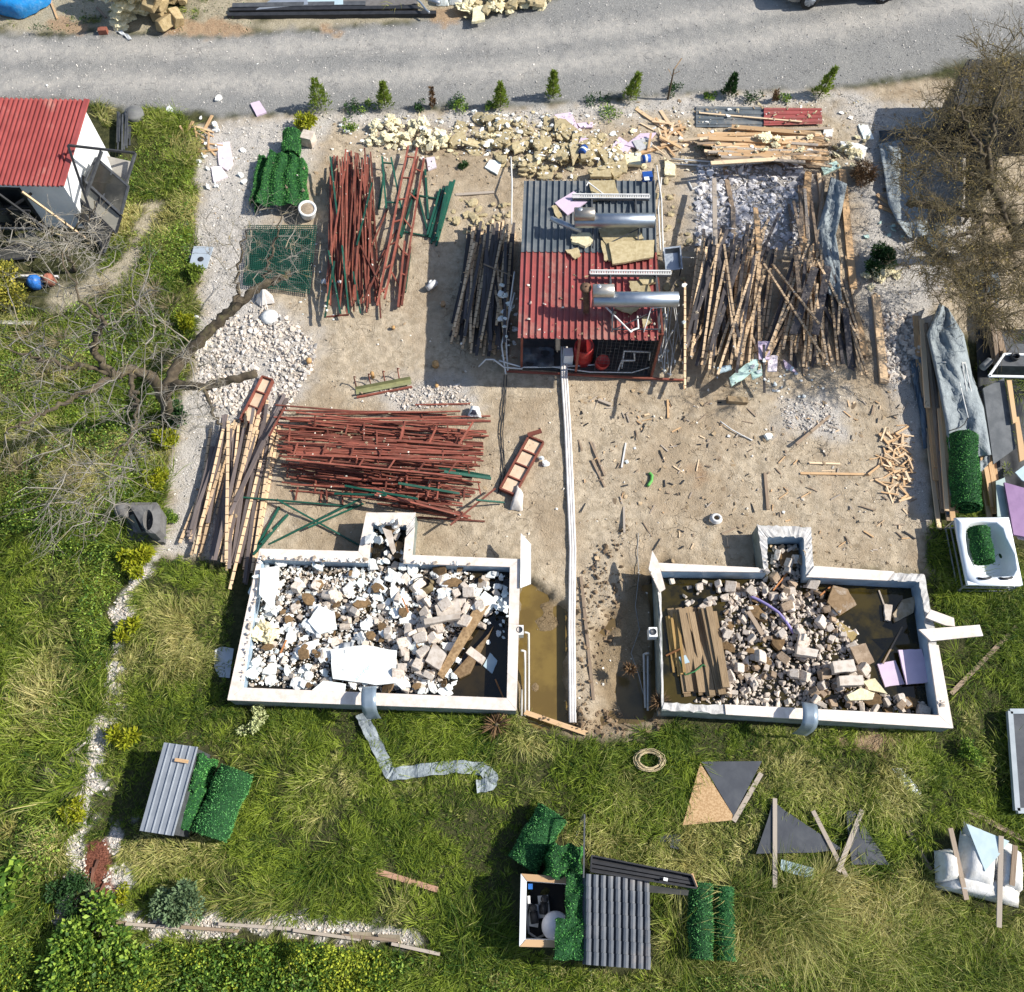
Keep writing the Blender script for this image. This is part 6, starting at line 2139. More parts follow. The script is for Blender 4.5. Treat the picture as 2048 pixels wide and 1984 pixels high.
one(mb, 'blue_tarp', M('blue_tarpaulin', (.02, .24, .58), (.02, .19, .50), 5, rough=.35, var=.03, bump=.6, bdist=.03, stain=(.35, .55, .72), stain_amt=.4), 'bright blue plastic tarpaulin bundle north of the road', 'tarpaulin')
bar('plank', 'thin tan stake beside the blue tarpaulin', (96, 0), (110, 36), .06, .04, WOOD, 'stake')
bar('board', 'weathered pale stick beside the yellow wool', (185, 14), (203, 34), .08, .03, WOODO, 'board')
t = thing('brick', 'red hollow brick at the north road edge', 'brick', P(199, 60))
mb = MB()
mb.box(P(199, 63, 0), (.28, .18, .16), .05)
mb.build('body', M('red_brick', (.36, .13, .085), (.28, .10, .065), 12), t)
ribbon('grey film strip on the road beside the brick', [(218, 52), (228, 60), (240, 66), (250, 75)], .12, M('grey_film', (.5, .52, .54)), .04, .02)
mb = MB()
mb.lathe(P(259, 224, 0), [(.28, 0), (.3, .04), (.3, .16), (.27, .2), (0, .22)], 24)
one(mb, 'tub_lid', M('grey_tub', (.17, .17, .17), (.22, .22, .21), 5), 'dark grey round tub at the road edge east of the cabin', 'tub')
hm_fill(gp([(218, 205), (256, 205), (250, 292), (212, 292)]), .22)
for k in range(13):
 x = 226 + k * 2.2
 bar('rod', 'grey metal rod in the upright bundle behind the cabin', (x + U(-3, 3), 210 + U(-5, 12)), (x + U(-6, 2), 285 + U(-20, 8)), .035, .03, GREYM, 'rod', 'grey rods behind the cabin')
# car at the top edge, parked on the road
def build_car():
 cx, cy = P(1600, -14).x, P(1600, -14).y
 f = P(1545, 17, .0)
 t = thing('parked_car', 'parked car at the top edge showing only its near side wheel and sill', 'car', (f.x, f.y, 0))
 t.rotation_euler = (0, 0, .11)
 CARP = M('grey_beige_car_paint', (.20, .20, .18), (.19, .19, .17), 2, rough=.3, bump=0, var=0)
 y0 = f.y + .06
 x0, x1 = f.x - .85, f.x + 3.45
 prof = [(x0, .35), (x0 - .02, .6), (x0 + .15, .82), (x0 + 1.0, .95), (x0 + 1.6, 1.38), (x0 + 2.9, 1.42), (x0 + 3.6, 1.0), (x1 - .1, .92), (x1, .6), (x1 - .02, .35), (x0 + .2, .25), (x1 - .2, .25)]
 prof = prof[:10] + [(x1 - .25, .24), (x0 + .25, .24)]
 mb = MB()
 n = len(prof)
 rows = []
 for v in (0, .08, .5, .92, 1):
  ins = .06 if v in (0, 1) else 0
  rows.append([Vector((x + (ins if x < (x0 + x1) / 2 else -ins), y0 + v * 1.68, z - (ins * .6 if z > .6 else 0))) for x, z in prof] )
 mb.grid([r + [r[0]] for r in rows], 0, False)
 for r, rev in ((rows[0], False), (rows[-1], True)):
  b = mb.add(r)
  mb.face([b + i for i in (range(n) if not rev else reversed(range(n)))])
 mb.build('body', CARP, t)
 g = MB()
 g.prism([Vector((x, y0 - .003, z)) for x, z in ((x0 + 1.2, .98), (x0 + 1.65, 1.3), (x0 + 2.8, 1.33), (x0 + 3.3, 1.0))], (0, .012, 0))
 g.build('side_window', GLASS_D, t)
 for wx in (x0 + .85, x0 + 3.4):
  for wy in (y0 - .02, y0 + 1.7):
   mb = MB()
   sg = -1 if wy < y0 + .5 else 1
   mb.lathe((wx, wy - sg * .1, .31), [(0.18, -.02), (.29, -.0), (.31, .04), (.31, .16), (.28, .2), (.2, .2)], 24, 0, (0, sg, 0))
   tw = mb.build('wheel', M('tyre_rubber', (.02, .02, .02), (.03, .03, .03), 8), t)
   mb = MB()
   mb.lathe((wx, wy - sg * .1, .31), [(.2, .17), (.19, .19), (.05, .17), (.03, .2), (0, .2)], 20, 0, (0, sg, 0))
   for k in range(8):
    a = k * math.pi / 4
    e = Vector((math.cos(a), 0, math.sin(a)))
    mb.beam(Vector((wx, wy + sg * .09, .31)) + e * .04, Vector((wx, wy + sg * .09, .31)) + e * .19, .035, .02, up=(0, 1, 0))
   mb.build('rim', GALV, tw)
 return t
build_car()
# dark cabin at the north east, behind the dry tree
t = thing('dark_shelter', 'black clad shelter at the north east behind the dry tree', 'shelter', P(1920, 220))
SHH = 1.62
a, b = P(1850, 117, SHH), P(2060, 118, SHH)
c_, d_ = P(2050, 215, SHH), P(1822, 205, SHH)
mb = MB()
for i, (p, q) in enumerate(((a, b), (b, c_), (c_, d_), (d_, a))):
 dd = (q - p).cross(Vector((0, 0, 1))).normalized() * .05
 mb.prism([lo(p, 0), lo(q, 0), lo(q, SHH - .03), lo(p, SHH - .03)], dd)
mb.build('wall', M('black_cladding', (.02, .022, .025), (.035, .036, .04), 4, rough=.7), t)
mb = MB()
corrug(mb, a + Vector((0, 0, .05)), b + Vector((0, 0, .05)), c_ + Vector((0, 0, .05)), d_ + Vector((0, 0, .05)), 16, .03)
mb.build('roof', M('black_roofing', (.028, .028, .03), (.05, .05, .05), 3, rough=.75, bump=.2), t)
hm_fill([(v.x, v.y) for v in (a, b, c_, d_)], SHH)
t = thing('shadow_fence', 'added dark shadow casting fence running south from the black shelter under the dry tree', 'fence', P(1850, 330))  # made-up fence, added to cast the long straight shadow
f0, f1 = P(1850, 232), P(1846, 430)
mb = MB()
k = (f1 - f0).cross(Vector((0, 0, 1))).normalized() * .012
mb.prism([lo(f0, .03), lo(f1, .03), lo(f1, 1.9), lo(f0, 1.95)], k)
mb.build('cloth', M('shadow_caster_dark', (.03, .035, .035), (.045, .05, .05), 8, rough=.9), t)
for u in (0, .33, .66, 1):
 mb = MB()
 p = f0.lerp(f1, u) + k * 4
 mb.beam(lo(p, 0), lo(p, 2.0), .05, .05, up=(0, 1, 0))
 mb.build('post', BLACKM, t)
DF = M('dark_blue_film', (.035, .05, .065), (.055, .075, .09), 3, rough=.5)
drape('dark sheet standing in for ground shade at the far east behind the dusty board', [(1868, 630), (1872, 760), (1890, 900), (1905, 985)], [(2000, 630), (2000, 760), (2000, 900), (2000, 985)], .06, M('shade_black_sheet', (.015, .017, .02), (.03, .032, .036), 3, rough=.6), amp=.05, seed=12, skirt=False, name='film_or_shade_sheet', cat='film')  # black sheet added where the ground only lies in shade
drape('dark blue film under the middle of the dry tree', [(1765, 415), (1770, 455), (1790, 500)], [(1800, 400), (1812, 450), (1815, 505)], .1, DF, amp=.07, n=12, m=8, seed=13, skirt=False, name='film_or_shade_sheet', cat='film')
drape('second dark blue film under the south of the dry tree', [(1850, 510), (1858, 545), (1875, 580)], [(1905, 500), (1915, 545), (1910, 590)], .12, DF, amp=.07, n=12, m=8, seed=14, skirt=False, name='film_or_shade_sheet', cat='film')
drape('dark folded top of the shaded tarpaulin toward the black shelter', [(1682, 250), (1684, 262), (1684, 276)], [(1830, 240), (1832, 255), (1830, 272)], .12, DF, amp=.06, n=8, m=16, seed=15, skirt=False, name='film_or_shade_sheet', cat='film')
# rubbish by the weeds under the cabin
for x, y, lab, m, s in [(72, 545, 'blue plastic can beside the yellow bush', M('blue_plastic', (.03, .16, .50)), .28), (100, 540, 'reddish brown block beside the blue can', M('red_brick', (.36, .13, .085)), .22)]:
 mb = MB()
 mb.lathe(P(x, y, 0), [(0, 0), (s * .6, 0), (s * .7, .08), (s * .7, .3), (s * .3, .42), (s * .2, .42), (0, .4)], 14, 0, (.1, -.3, 1))
 one(mb, 'can', m, lab, 'can')
bar('rail', 'white painted kerb rail by the yellow bush', (-20, 528), (112, 530), .06, .08, PVC, 'rail')
bar('rail', 'grey kerb rail left of the dry thicket', (-20, 618), (70, 620), .12, .1, M('kerb_concrete', (.5, .48, .45)), 'rail')
# ------------------------------------------------------------------ broken pieces
def me_from(V, F, name, mat):
 me = bpy.data.meshes.new(name)
 me.from_pydata([tuple(v) for v in V], [], [tuple(f) for f in F])
 me.materials.append(mat)
 me.update()
 return me
def shard_mesh(seed, mat, th=.12, n=8, rag=.35, name='shard'):
 """jagged flat scrap, about one metre across, thickness th"""
 R = random.Random(seed)
 pts = []
 ax, ay = R.uniform(.75, 1.2), R.uniform(.6, 1.0)
 for k in range(n):
  a = 2 * math.pi * (k + R.uniform(-.25, .25)) / n
  r = .5 * (1 - R.random() * rag)
  pts.append(Vector((math.cos(a) * r * ax, math.sin(a) * r * ay, 0)))
 mb = MB()
 out = []
 for i in range(n):
  p, q = pts[i], pts[(i + 1) % n]
  out += [p, p.lerp(q, .5) + Vector((R.uniform(-.05, .05), R.uniform(-.05, .05), 0))]
 m = len(out)
 b = mb.add([v + Vector((0, 0, -th / 2)) for v in out])
 t = mb.add([v * .97 + Vector((0, 0, th / 2 + R.uniform(-.02, .02))) for v in out])
 c = mb.add([Vector((R.uniform(-.1, .1), R.uniform(-.1, .1), th / 2 + R.uniform(0, .06)))])
 for i in range(m):
  j = (i + 1) % m
  mb.face((b + i, b + j, t + j, t + i))
  mb.face((t + i, t + j, c))
 mb.face([b + i for i in reversed(range(m))])
 return me_from(mb.v, mb.f, name, mat)
def shard_arr(seed):
 me = shard_mesh(seed, FOAM, .12, 6, .5, 'flake')
 me.calc_loop_triangles()
 V = np.array([v.co[:] for v in me.vertices])
 F = np.array([t.vertices[:] for t in me.loop_triangles])
 bpy.data.meshes.remove(me)
 return V, F
def brick_mesh(seed, mat, name='block'):
 """broken block: a box with knocked off corners"""
 R = random.Random(seed)
 bm = bmesh.new()
 dx, dy, dz = .5 * R.uniform(.7, 1.0), .5 * R.uniform(.4, .9), .5 * R.uniform(.3, .65)
 for sx in (-1, 1):
  for sy in (-1, 1):
   for sz in (-1, 1):
    j = lambda: R.uniform(.66, 1.08)
    if R.random() < .5:
     f = R.uniform(.45, .8)
     bm.verts.new((sx * dx * f, sy * dy, sz * dz))
     bm.verts.new((sx * dx, sy * dy * f, sz * dz))
     bm.verts.new((sx * dx, sy * dy, sz * dz * f))
    else:
     bm.verts.new((sx * dx * j(), sy * dy * j(), sz * dz * j()))
 bmesh.ops.convex_hull(bm, input=bm.verts)
 bmesh.ops.delete(bm, geom=[v for v in bm.verts if not v.link_faces], context='VERTS')
 bmesh.ops.dissolve_limit(bm, angle_limit=.12, verts=bm.verts, edges=bm.edges)
 bmesh.ops.bevel(bm, geom=bm.edges[:] + bm.verts[:], offset=.022, segments=1, affect='EDGES')
 me = bpy.data.meshes.new(name)
 bm.to_mesh(me)
 bm.free()
 me.materials.append(mat)
 return me
def lump_mesh(seed, mat, name='lump', flat=.32):
 """soft torn clump"""
 R = random.Random(seed)
 bm = bmesh.new()
 bmesh.ops.create_icosphere(bm, subdivisions=4, radius=.5)
 o = [R.uniform(0, 50) for _ in range(3)]
 from mathutils import noise
 for v in bm.verts:
  p = v.co * 3.2 + Vector(o)
  f = 1 + .8 * noise.noise(p) + .35 * noise.noise(p * 2.6) + .14 * noise.noise(p * 6)
  v.co = Vector((v.co.x * f, v.co.y * f * .8, v.co.z * f * flat))
 me = bpy.data.meshes.new(name)
 bm.to_mesh(me)
 bm.free()
 me.materials.append(mat)
 return me
def pieces(name, meshes, pts, sizes, label, cat, group, tilt=.25, zf=.18, sink=.3, flat=None, zmax=9.0):
 for (x, y), s in zip(pts, sizes):
  me = meshes[RNG.integers(len(meshes))]
  h = flat[0] if flat else s * zf
  z = min(rest(x, y, s * .42, h), zmax)
  i, j = hm_idx(x, y)
  HM[i, j] = min(HM[i, j], zmax + h)
  o = bpy.data.objects.new(name, me)
  COL.objects.link(o)
  o.location = (x, y, z + h * (1 - sink))
  o.rotation_euler = (RNG.normal(0, tilt), RNG.normal(0, tilt), RNG.random() * 6.28)
  o.scale = (s, s * RNG.uniform(.75, 1.1), (flat[0] / flat[1] if flat else s) * RNG.uniform(.8, 1.2))
  tag(o, label, cat, group)
def lsz(n, lo, hi, p=1.6):
 return lo * (hi / lo) ** (RNG.random(n) ** p)
WET_WOOL = M('wet_brown_wool', (.20, .125, .06), (.135, .085, .04), 9, rough=.9, var=.25, bump=.7)
WET_CONC = M('damp_concrete', (.36, .27, .19), (.24, .17, .11), 7, rough=.85, var=.25, bump=.5)
foamM = [shard_mesh(300 + i, FOAM, .14, 7 + i % 4, .55, 'foam_scrap') for i in range(12)]
concM = [brick_mesh(330 + i, CONC, 'concrete_lump') for i in range(12)]
wconcM = [brick_mesh(350 + i, WET_CONC, 'damp_lump') for i in range(6)]
woolM = [shard_mesh(360 + i, WOOLY, .13, 6 + i % 3, .35, 'wool_slab') for i in range(8)]
wwoolM = [shard_mesh(380 + i, WET_WOOL, .14, 6, .3, 'wet_wool') for i in range(6)]
palelM = [lump_mesh(390 + i, WOOLP, 'wool_clump') for i in range(8)]
pinkM = [shard_mesh(400 + i, PINK, .06, 5, .3, 'pink_scrap') for i in range(4)]
bitM = [shard_mesh(410 + i, FOAM, .2, 6, .5, 'white_bit') for i in range(6)]
chipM = [shard_mesh(420 + i, WOOD, .2, 5, .5, 'chip') for i in range(4)]
mintM = [shard_mesh(430 + i, MINT, .06, 7, .5, 'mint_scrap') for i in range(4)]
# --- pool filled with foam
LP = [(508, 1078), (705, 1082), (718, 1012), (772, 1012), (770, 1084), (972, 1090), (968, 1200), (905, 1260), (862, 1328), (468, 1312)]
LPdry = [(508, 1078), (705, 1082), (772, 1084), (900, 1090), (930, 1150), (840, 1325), (468, 1312)]
CONC_S = M('small_concrete_rubble', (.58, .50, .42), (.38, .30, .22), 8, var=.4, c3=(.74, .72, .67))
z = gp
pts = pts_in(gp(LPdry, .2), 5200, None, False)
scatter('rubble', CH + CHF, [(x, y, float(hm_get(x, y)) + U(0, .06)) for x, y in pts], lsz(len(pts), .03, .13), CONC_S,
  'small crumbs of concrete and foam between the larger pieces in the foam filled pool', 'rubble', .6)
for x, y in pts:
 i, j = hm_idx(x, y)
 HM[i, j] += .015
pts = pts_in(gp(LPdry, .2), 700, None, False)
scatter('foam_crumbs', [shard_arr(700 + k) for k in range(8)], [(x, y, float(hm_get(x, y)) + U(.02, .08)) for x, y in pts], lsz(len(pts), .06, .2), FOAM,
  'small white foam flakes between the larger pieces in the foam filled pool', 'rubble', .35)
FIG = gp(LP, .25)
ALC = gp([(716, 1010), (774, 1010), (770, 1085), (708, 1085)], .25)
pieces('concrete_lump', concM, pts_in(ALC, 16, None, False), lsz(16, .12, .3), 'beige lump in the alcove of the foam filled pool', 'rubble', 'lumps in the alcove of the foam filled pool', .3, .4)
pieces('foam_scrap', foamM, pts_in(ALC, 14, None, False), lsz(14, .15, .4), 'white foam scrap in the alcove of the foam filled pool', 'foam scrap', 'foam in the alcove of the foam filled pool', .3, .14)
pieces('concrete_lump', concM, pts_in(gp([(700, 1100), (960, 1100), (940, 1180), (880, 1260), (840, 1330), (560, 1320), (520, 1240), (520, 1110)], .25), 150, None, False), lsz(150, .12, .36),
       'beige broken concrete lump among the foam in the foam filled pool', 'rubble', 'concrete lumps in the foam filled pool', .35, .4, zmax=.34)
pieces('foam_scrap', foamM, pts_in(FIG, 215, None, False), lsz(215, .18, .60, 1.5), 'jagged white foam scrap in the foam filled pool', 'foam scrap', 'foam scraps in the foam filled pool', .22, .14, flat=(.05, .14), zmax=.34)
pieces('wool_slab', wwoolM, pts_in(FIG, 58, None, False), lsz(58, .16, .5), 'wet brown wool scrap among the foam in the foam filled pool', 'insulation', 'brown scraps in the foam filled pool', zmax=.34)
pieces('concrete_lump', concM, pts_in(gp([(770, 1210), (900, 1120), (930, 1170), (850, 1240), (820, 1300), (770, 1310)], .3), 34, None, False), lsz(34, .18, .38, 1),
       'large beige concrete block beside the timber slab in the foam filled pool', 'concrete block', 'large blocks in the foam filled pool', .2, .45, zmax=.34)
pieces('foam_scrap', foamM, pts_in(gp([(952, 1090), (974, 1090), (972, 1200), (955, 1240), (945, 1150)], .2), 26, None, False), lsz(26, .12, .3), 'white foam scrap floating in the shade along the east wall of the foam filled pool', 'foam scrap', 'shaded foam scraps in the foam filled pool', .08, .12)
b = board('foam_sheet', 'large white foam sheet with faint blue lettering in the foam filled pool', [(633, 1244), (700, 1236), (760, 1246), (758, 1308), (720, 1312), (638, 1300)], FOAM, .05, None, 'foam sheet', .012, None, .06)
# faint blue letters printed on the sheet
BL = M('faint_blue_print', (.42, .62, .78), (.50, .68, .82), 8, bump=0)
tx = bpy.data.curves.new('lettering', 'FONT')
tx.body = 'acoruc'
tx.size = .17
tx.extrude = .001
to = bpy.data.objects.new('lettering', tx)
tm = bpy.data.meshes.new_from_object(to)
bpy.data.objects.remove(to)
to = bpy.data.objects.new('lettering', tm)
COL.objects.link(to)
ztop = b.location.z + .056
to.location = P(683, 1304, ztop) - b.location
to.rotation_euler = (0, 0, math.radians(48))
to.parent = b
tm.materials.clear()
tm.materials.append(BL)
drape('grey crumpled film standing on the white foam sheet', [(655, 1230), (646, 1262), (635, 1276)], [(680, 1228), (672, 1262), (665, 1285)], .42, M('grey_film', (.5, .52, .54)), 10, 8, .06, 'film', 'film', 3)
for lab, q, m, th in [('pale square foam board tilted in the west of the foam filled pool', [(612, 1160), (640, 1172), (645, 1205), (612, 1215), (590, 1190)], FOAM, .06),
                      ('white foam plate with a round hole near the timber slab', [(928, 1132), (948, 1148), (925, 1180), (900, 1165)], FOAM, .06),
                      ('long beige concrete beam piece in the foam filled pool', [(833, 1162), (880, 1150), (884, 1184), (838, 1182)], CONC, .14),
                      ('thin beige wall strip beside the beam piece in the foam filled pool', [(812, 1187), (880, 1176), (882, 1186), (814, 1198)], CONC, .12),
                      ('large tilted beige block south of the beam piece', [(832, 1232), (855, 1255), (842, 1285), (815, 1268)], CONC, .16),
                      ('white rectangular block lying on the timber slab', [(902, 1240), (930, 1262), (922, 1274), (892, 1252)], CONC, .14),
                      ('white slab standing in the alcove of the foam filled pool', [(732, 1012), (750, 1018), (758, 1055), (752, 1062)], CONC, .08),
                      ('pale blue plate in the dark corner of the foam filled pool', [(938, 1250), (952, 1265), (942, 1290), (925, 1275)], LBLUE, .03),
                      ('large white foam piece at the north west corner of the foam filled pool', [(500, 1090), (535, 1085), (533, 1125), (520, 1165), (498, 1140)], FOAM, .08),
                      ('white foam plate at the south edge of the foam filled pool', [(620, 1304), (662, 1310), (660, 1325), (598, 1322)], FOAM, .06)]:
 board('rubble_plate', lab, q, m, th, None, 'plate', .008)
for q, lab in (([(905, 1172), (937, 1160), (880, 1250), (848, 1300), (838, 1292)], 'brown timber slab leaning out of the water in the foam filled pool'), ([(936, 1215), (945, 1200), (900, 1290), (880, 1300), (868, 1290)], 'darker timber slab beside the leaning one')):
 board('timber_slab', lab, q, M('pine_slab', (.33, .22, .115), (.20, .125, .06), 14, rough=.75, bump=.5, stain=(.12, .07, .035)), .1, None, 'timber')
mb = MB()
c = P(808, 1118, .34)
rows = []
for i in range(5):
 rows.append([c + Vector(((.30 - .03 * i) * math.cos(a * .2618) * (1.1 + .1 * math.sin(a)), (.22 - .02 * i) * math.sin(a * .2618), -.12 + .06 * i + .03 * math.sin(a * 1.3))) for a in range(25)])
mb.grid(rows, 0, True, .03)
one(mb, 'wool_ring', M('olive_brown_wool', (.24, .185, .10), (.17, .13, .07), 10, bump=.9), 'curled olive brown wool ring in the north of the foam filled pool', 'insulation')
pieces('wool_clump', palelM, pts_in(gp([(490, 1195), (540, 1200), (530, 1235), (490, 1235)], .3), 6, None, False), [.3, .4, .35, .3, .25, .2], 'pale yellow wool clump at the west wall of the foam filled pool', 'insulation', 'yellow wool at the west wall of the foam filled pool')
for a, b_, lab in [((548, 1225), (537, 1250), 'orange stick in the west of the foam filled pool'), ((770, 1145), (782, 1172), 'tan stick in the middle of the foam filled pool'), ((948, 1300), (965, 1340), 'brown stick in the south east corner of the foam filled pool')]:
 bar('stick', lab, a, b_, .035, .03, M('orange_wood', (.42, .18, .07), (.33, .14, .05), grain=True), 'stick')
# --- pool with brown water
RP1 = [(1385, 1180), (1400, 1112), (1440, 1108), (1478, 1100), (1480, 1042), (1530, 1042), (1534, 1105), (1560, 1120), (1600, 1165), (1645, 1215), (1655, 1280), (1700, 1330), (1792, 1345), (1790, 1364), (1420, 1348), (1330, 1342), (1375, 1280)]
RF = gp(RP1, .2)
pts = pts_in(RF, 1900, None, False)
scatter('rubble', CH, [(x, y, float(hm_get(x, y)) + U(0, .05)) for x, y in pts], lsz(len(pts), .04, .17), CONC, 'small concrete crumbs between the blocks in the brown water pool', 'rubble', .6)
for x, y in pts:
 i, j = hm_idx(x, y)
 HM[i, j] += .03
pieces('wool_slab', wwoolM, pts_in(RF, 22, None, False), lsz(22, .25, .6), 'wet brown wool slab among the blocks in the brown water pool', 'insulation', 'wet wool slabs in the brown water pool', .12, .14, zmax=.24)
pieces('concrete_lump', concM, pts_in(RF, 150, None, False), lsz(150, .12, .36, 1.5), 'pale broken concrete block heaped in the brown water pool', 'concrete block', 'concrete blocks in the brown water pool', .45, .45, zmax=.20)
pieces('damp_lump', wconcM, pts_in(RF, 48, None, False), lsz(48, .12, .30, 1.2), 'damp brown concrete lump heaped in the brown water pool', 'concrete block', 'damp lumps in the brown water pool', .45, .45, zmax=.20)
pieces('concrete_lump', concM, pts_in(gp([(1275, 1105), (1330, 1105), (1400, 1115), (1395, 1165), (1340, 1165), (1275, 1150)], .15), 22, None, False), lsz(22, .10, .28), 'pale lump in the north west corner of the brown water pool', 'rubble', 'lumps at the north west corner of the brown water pool', .3, .4)
for lab, q, m, th in [('rectangular pale block near the south edge, longest in the brown water pool', [(1600, 1298), (1645, 1296), (1648, 1314), (1602, 1316)], CONC, .2),
                      ('second rectangular pale block above the longest one', [(1588, 1270), (1628, 1266), (1634, 1288), (1592, 1292)], CONC, .2),
                      ('pale block with a crack west of the purple hose end', [(1522, 1240), (1562, 1248), (1558, 1262), (1520, 1256)], CONC, .2),
                      ('square brown wool board at the edge of the open brown water', [(1625, 1240), (1655, 1232), (1672, 1268), (1645, 1282)], WET_CONC, .06),
                      ('large tilted brown wool board north in the brown water', [(1592, 1123), (1620, 1130), (1637, 1160), (1605, 1180), (1581, 1155)], M('muddy_wool', (.30, .20, .11), (.22, .14, .07), 9, bump=.6, stain=(.6, .53, .45)), .1),
                      ('olive wool board lying half in the brown water', [(1598, 1195), (1608, 1192), (1640, 1216), (1630, 1230)], M('olive_wool_board', (.38, .29, .13), (.30, .22, .09), 9, bump=.6), .06),
                      ('pale plate standing in the north east of the brown water', [(1690, 1158), (1706, 1160), (1702, 1190), (1692, 1188)], CONC, .08),
                      ('west one of two pink foam boards in the brown water pool', [(1678, 1272), (1712, 1265), (1730, 1310), (1693, 1316)], PINK, .05),
                      ('east one of two pink foam boards in the brown water pool, in half shade', [(1718, 1245), (1762, 1243), (1766, 1258), (1776, 1258), (1778, 1306), (1734, 1311)], PINK, .05),
                      ('yellowish wool slab at the south of the brown water pool', [(1618, 1332), (1645, 1318), (1672, 1328), (1668, 1340), (1625, 1342)], WOOLP, .09),
                      ('pale yellow wool slab leaning south east of the brown water', [(1650, 1305), (1672, 1300), (1696, 1330), (1660, 1322)], WOOLP, .09),
                      ('muddy pale heap in the north east corner of the brown water pool', [(1706, 1178), (1725, 1150), (1752, 1142), (1745, 1175), (1712, 1192)], M('muddy_foam', (.52, .42, .30), (.38, .29, .18), 8, bump=.6), .1)]:
 board('rubble_plate', lab, q, m, th, None, 'plate', .008)
for k in range(15):
 x = 1284 + k * 5.6
 bar('timber_slab', 'brown split board in the floating timber bundle of the brown water pool', (x + U(-3, 3), 1166 + U(-5, 8)), (x + 28 + U(-4, 6), 1328 + U(-14, 8)), U(.10, .19), .05,
  M('split_board', (.34, .24, .14), (.22, .15, .085), grain=True, rough=.85, var=.3, bump=.6), 'board', 'floating timber bundle')
for k in range(5):
 x = 1276 + k * 5
 bar('reed_bundle', 'golden brown reed strand along the west wall of the brown water pool', (x, 1180 + U(-6, 6)), (x + 14, 1290 + U(-20, 8)), .06, .04, M('reed', (.36, .23, .085), (.25, .15, .05), grain=True, bump=.6), 'reed', 'reeds at the west wall of the brown water pool')
for a, b_, lab in [((1570, 1140), (1595, 1118), 'orange brown stick slanting into the brown water'), ((1690, 1270), (1727, 1200), 'thin brown rod lying across the brown water'), ((1682, 1130), (1692, 1158), 'thin pale rod in the north of the brown water'), ((1480, 1130), (1506, 1098), 'orange stick below the alcove of the brown water pool'),
                   ((1275, 1255), (1302, 1242), 'orange stick on the reed bundle'), ((1432, 1170), (1460, 1215), 'pale curved plank across the blocks of the brown water pool')]:
 bar('stick', lab, a, b_, .035 if 'plank' not in lab else .10, .03, M('orange_wood', (.42, .18, .07)) if 'orange' in lab else WOODO, 'stick')
board('grey_tile', 'small grey plate lying on the floating timber bundle', [(1299, 1258), (1312, 1254), (1320, 1268), (1306, 1272)], LBLUE, .02)
pipe('green garden hose over the floating timber bundle', [(1300, 1262, .2), (1312, 1292, .22), (1330, 1285, .24), (1346, 1272, .24), (1362, 1285, .22), (1390, 1297, .2)], .018, M('green_hose', (.05, .2, .07)), 'hose', 'hose')
# ------------------------------------------------------------------ insulation strewn along the north edge
gwM = [shard_mesh(450 + i, WOOLP, .16, 8, .6, 'glass_wool') for i in range(7)]
GW = [(695, 258), (740, 232), (800, 240), (850, 262), (885, 285), (850, 296), (790, 287), (740, 280), (700, 275)]
pieces('wool_sheet', gwM, pts_in(GW, 60), lsz(60, .2, .7), 'torn pale yellow glass wool sheet strewn north of the red tubes', 'insulation', 'glass wool sheets north of the red tubes', .25, .2, flat=(.06, .16), zmax=.16)
pieces('wool_clump', palelM, pts_in(GW, 26), lsz(26, .15, .42), 'pale yellow glass wool clump strewn north of the red tubes', 'insulation', 'glass wool clumps north of the red tubes', .25, .2, zmax=.22)
pieces('wool_sheet', gwM, pts_in([(880, 240), (1060, 225), (1250, 250), (1250, 330), (1130, 340), (900, 310)], 40), lsz(40, .15, .55), 'torn pale wool sheet among the rock wool scraps', 'insulation', 'pale wool sheets among the rock wool', .25, .2, flat=(.05, .16), zmax=.25)
NW = [(860, 240), (960, 215), (1060, 230), (1110, 270), (1160, 270), (1200, 330), (1130, 345), (1000, 340), (940, 300), (880, 290)]
pieces('wool_slab', woolM, pts_in(NW, 130), lsz(130, .2, .95), 'brown rock wool scrap strewn north of the boiler shed', 'insulation', 'rock wool scraps north of the boiler shed', .14, .1, flat=(.045, .13), zmax=.2)
pieces('wool_slab', woolM, pts_in([(870, 380), (960, 375), (990, 400), (960, 440), (890, 450), (860, 420)], 34), lsz(34, .15, .45), 'brown rock wool scrap at the north end of the charcoal slats', 'insulation', 'rock wool scraps by the charcoal slats', .15, .1)
pieces('wool_slab', woolM, pts_in([(1250, 330), (1320, 340), (1330, 470), (1300, 560), (1262, 620), (1255, 480)], 26), lsz(26, .15, .4), 'brown rock wool scrap along the east side of the shed', 'insulation', 'rock wool scraps east of the shed', .15, .1)
pieces('wool_clump', palelM, pts_in([(1340, 300), (1660, 250), (1660, 330), (1520, 330), (1400, 330)], 30), lsz(30, .12, .4), 'pale yellow wool clump around the foot of the plank stack', 'insulation', 'wool clumps by the plank stack', .3, .35)
pieces('wool_clump', palelM, pts_in([(885, 0), (1055, -8), (1055, 14), (980, 24), (905, 44), (885, 30)], 40), lsz(40, .2, .6), 'tan wool clump in the heap at the north road edge', 'insulation', 'wool heap at the north road edge', .3, .35)
pieces('wool_slab', woolM, pts_in([(890, -20), (1050, -20), (1055, 12), (910, 44)], 30), lsz(30, .25, .8), 'brown rock wool slab in the heap at the north road edge', 'insulation', 'rock wool heap at the north road edge', .2, .12)
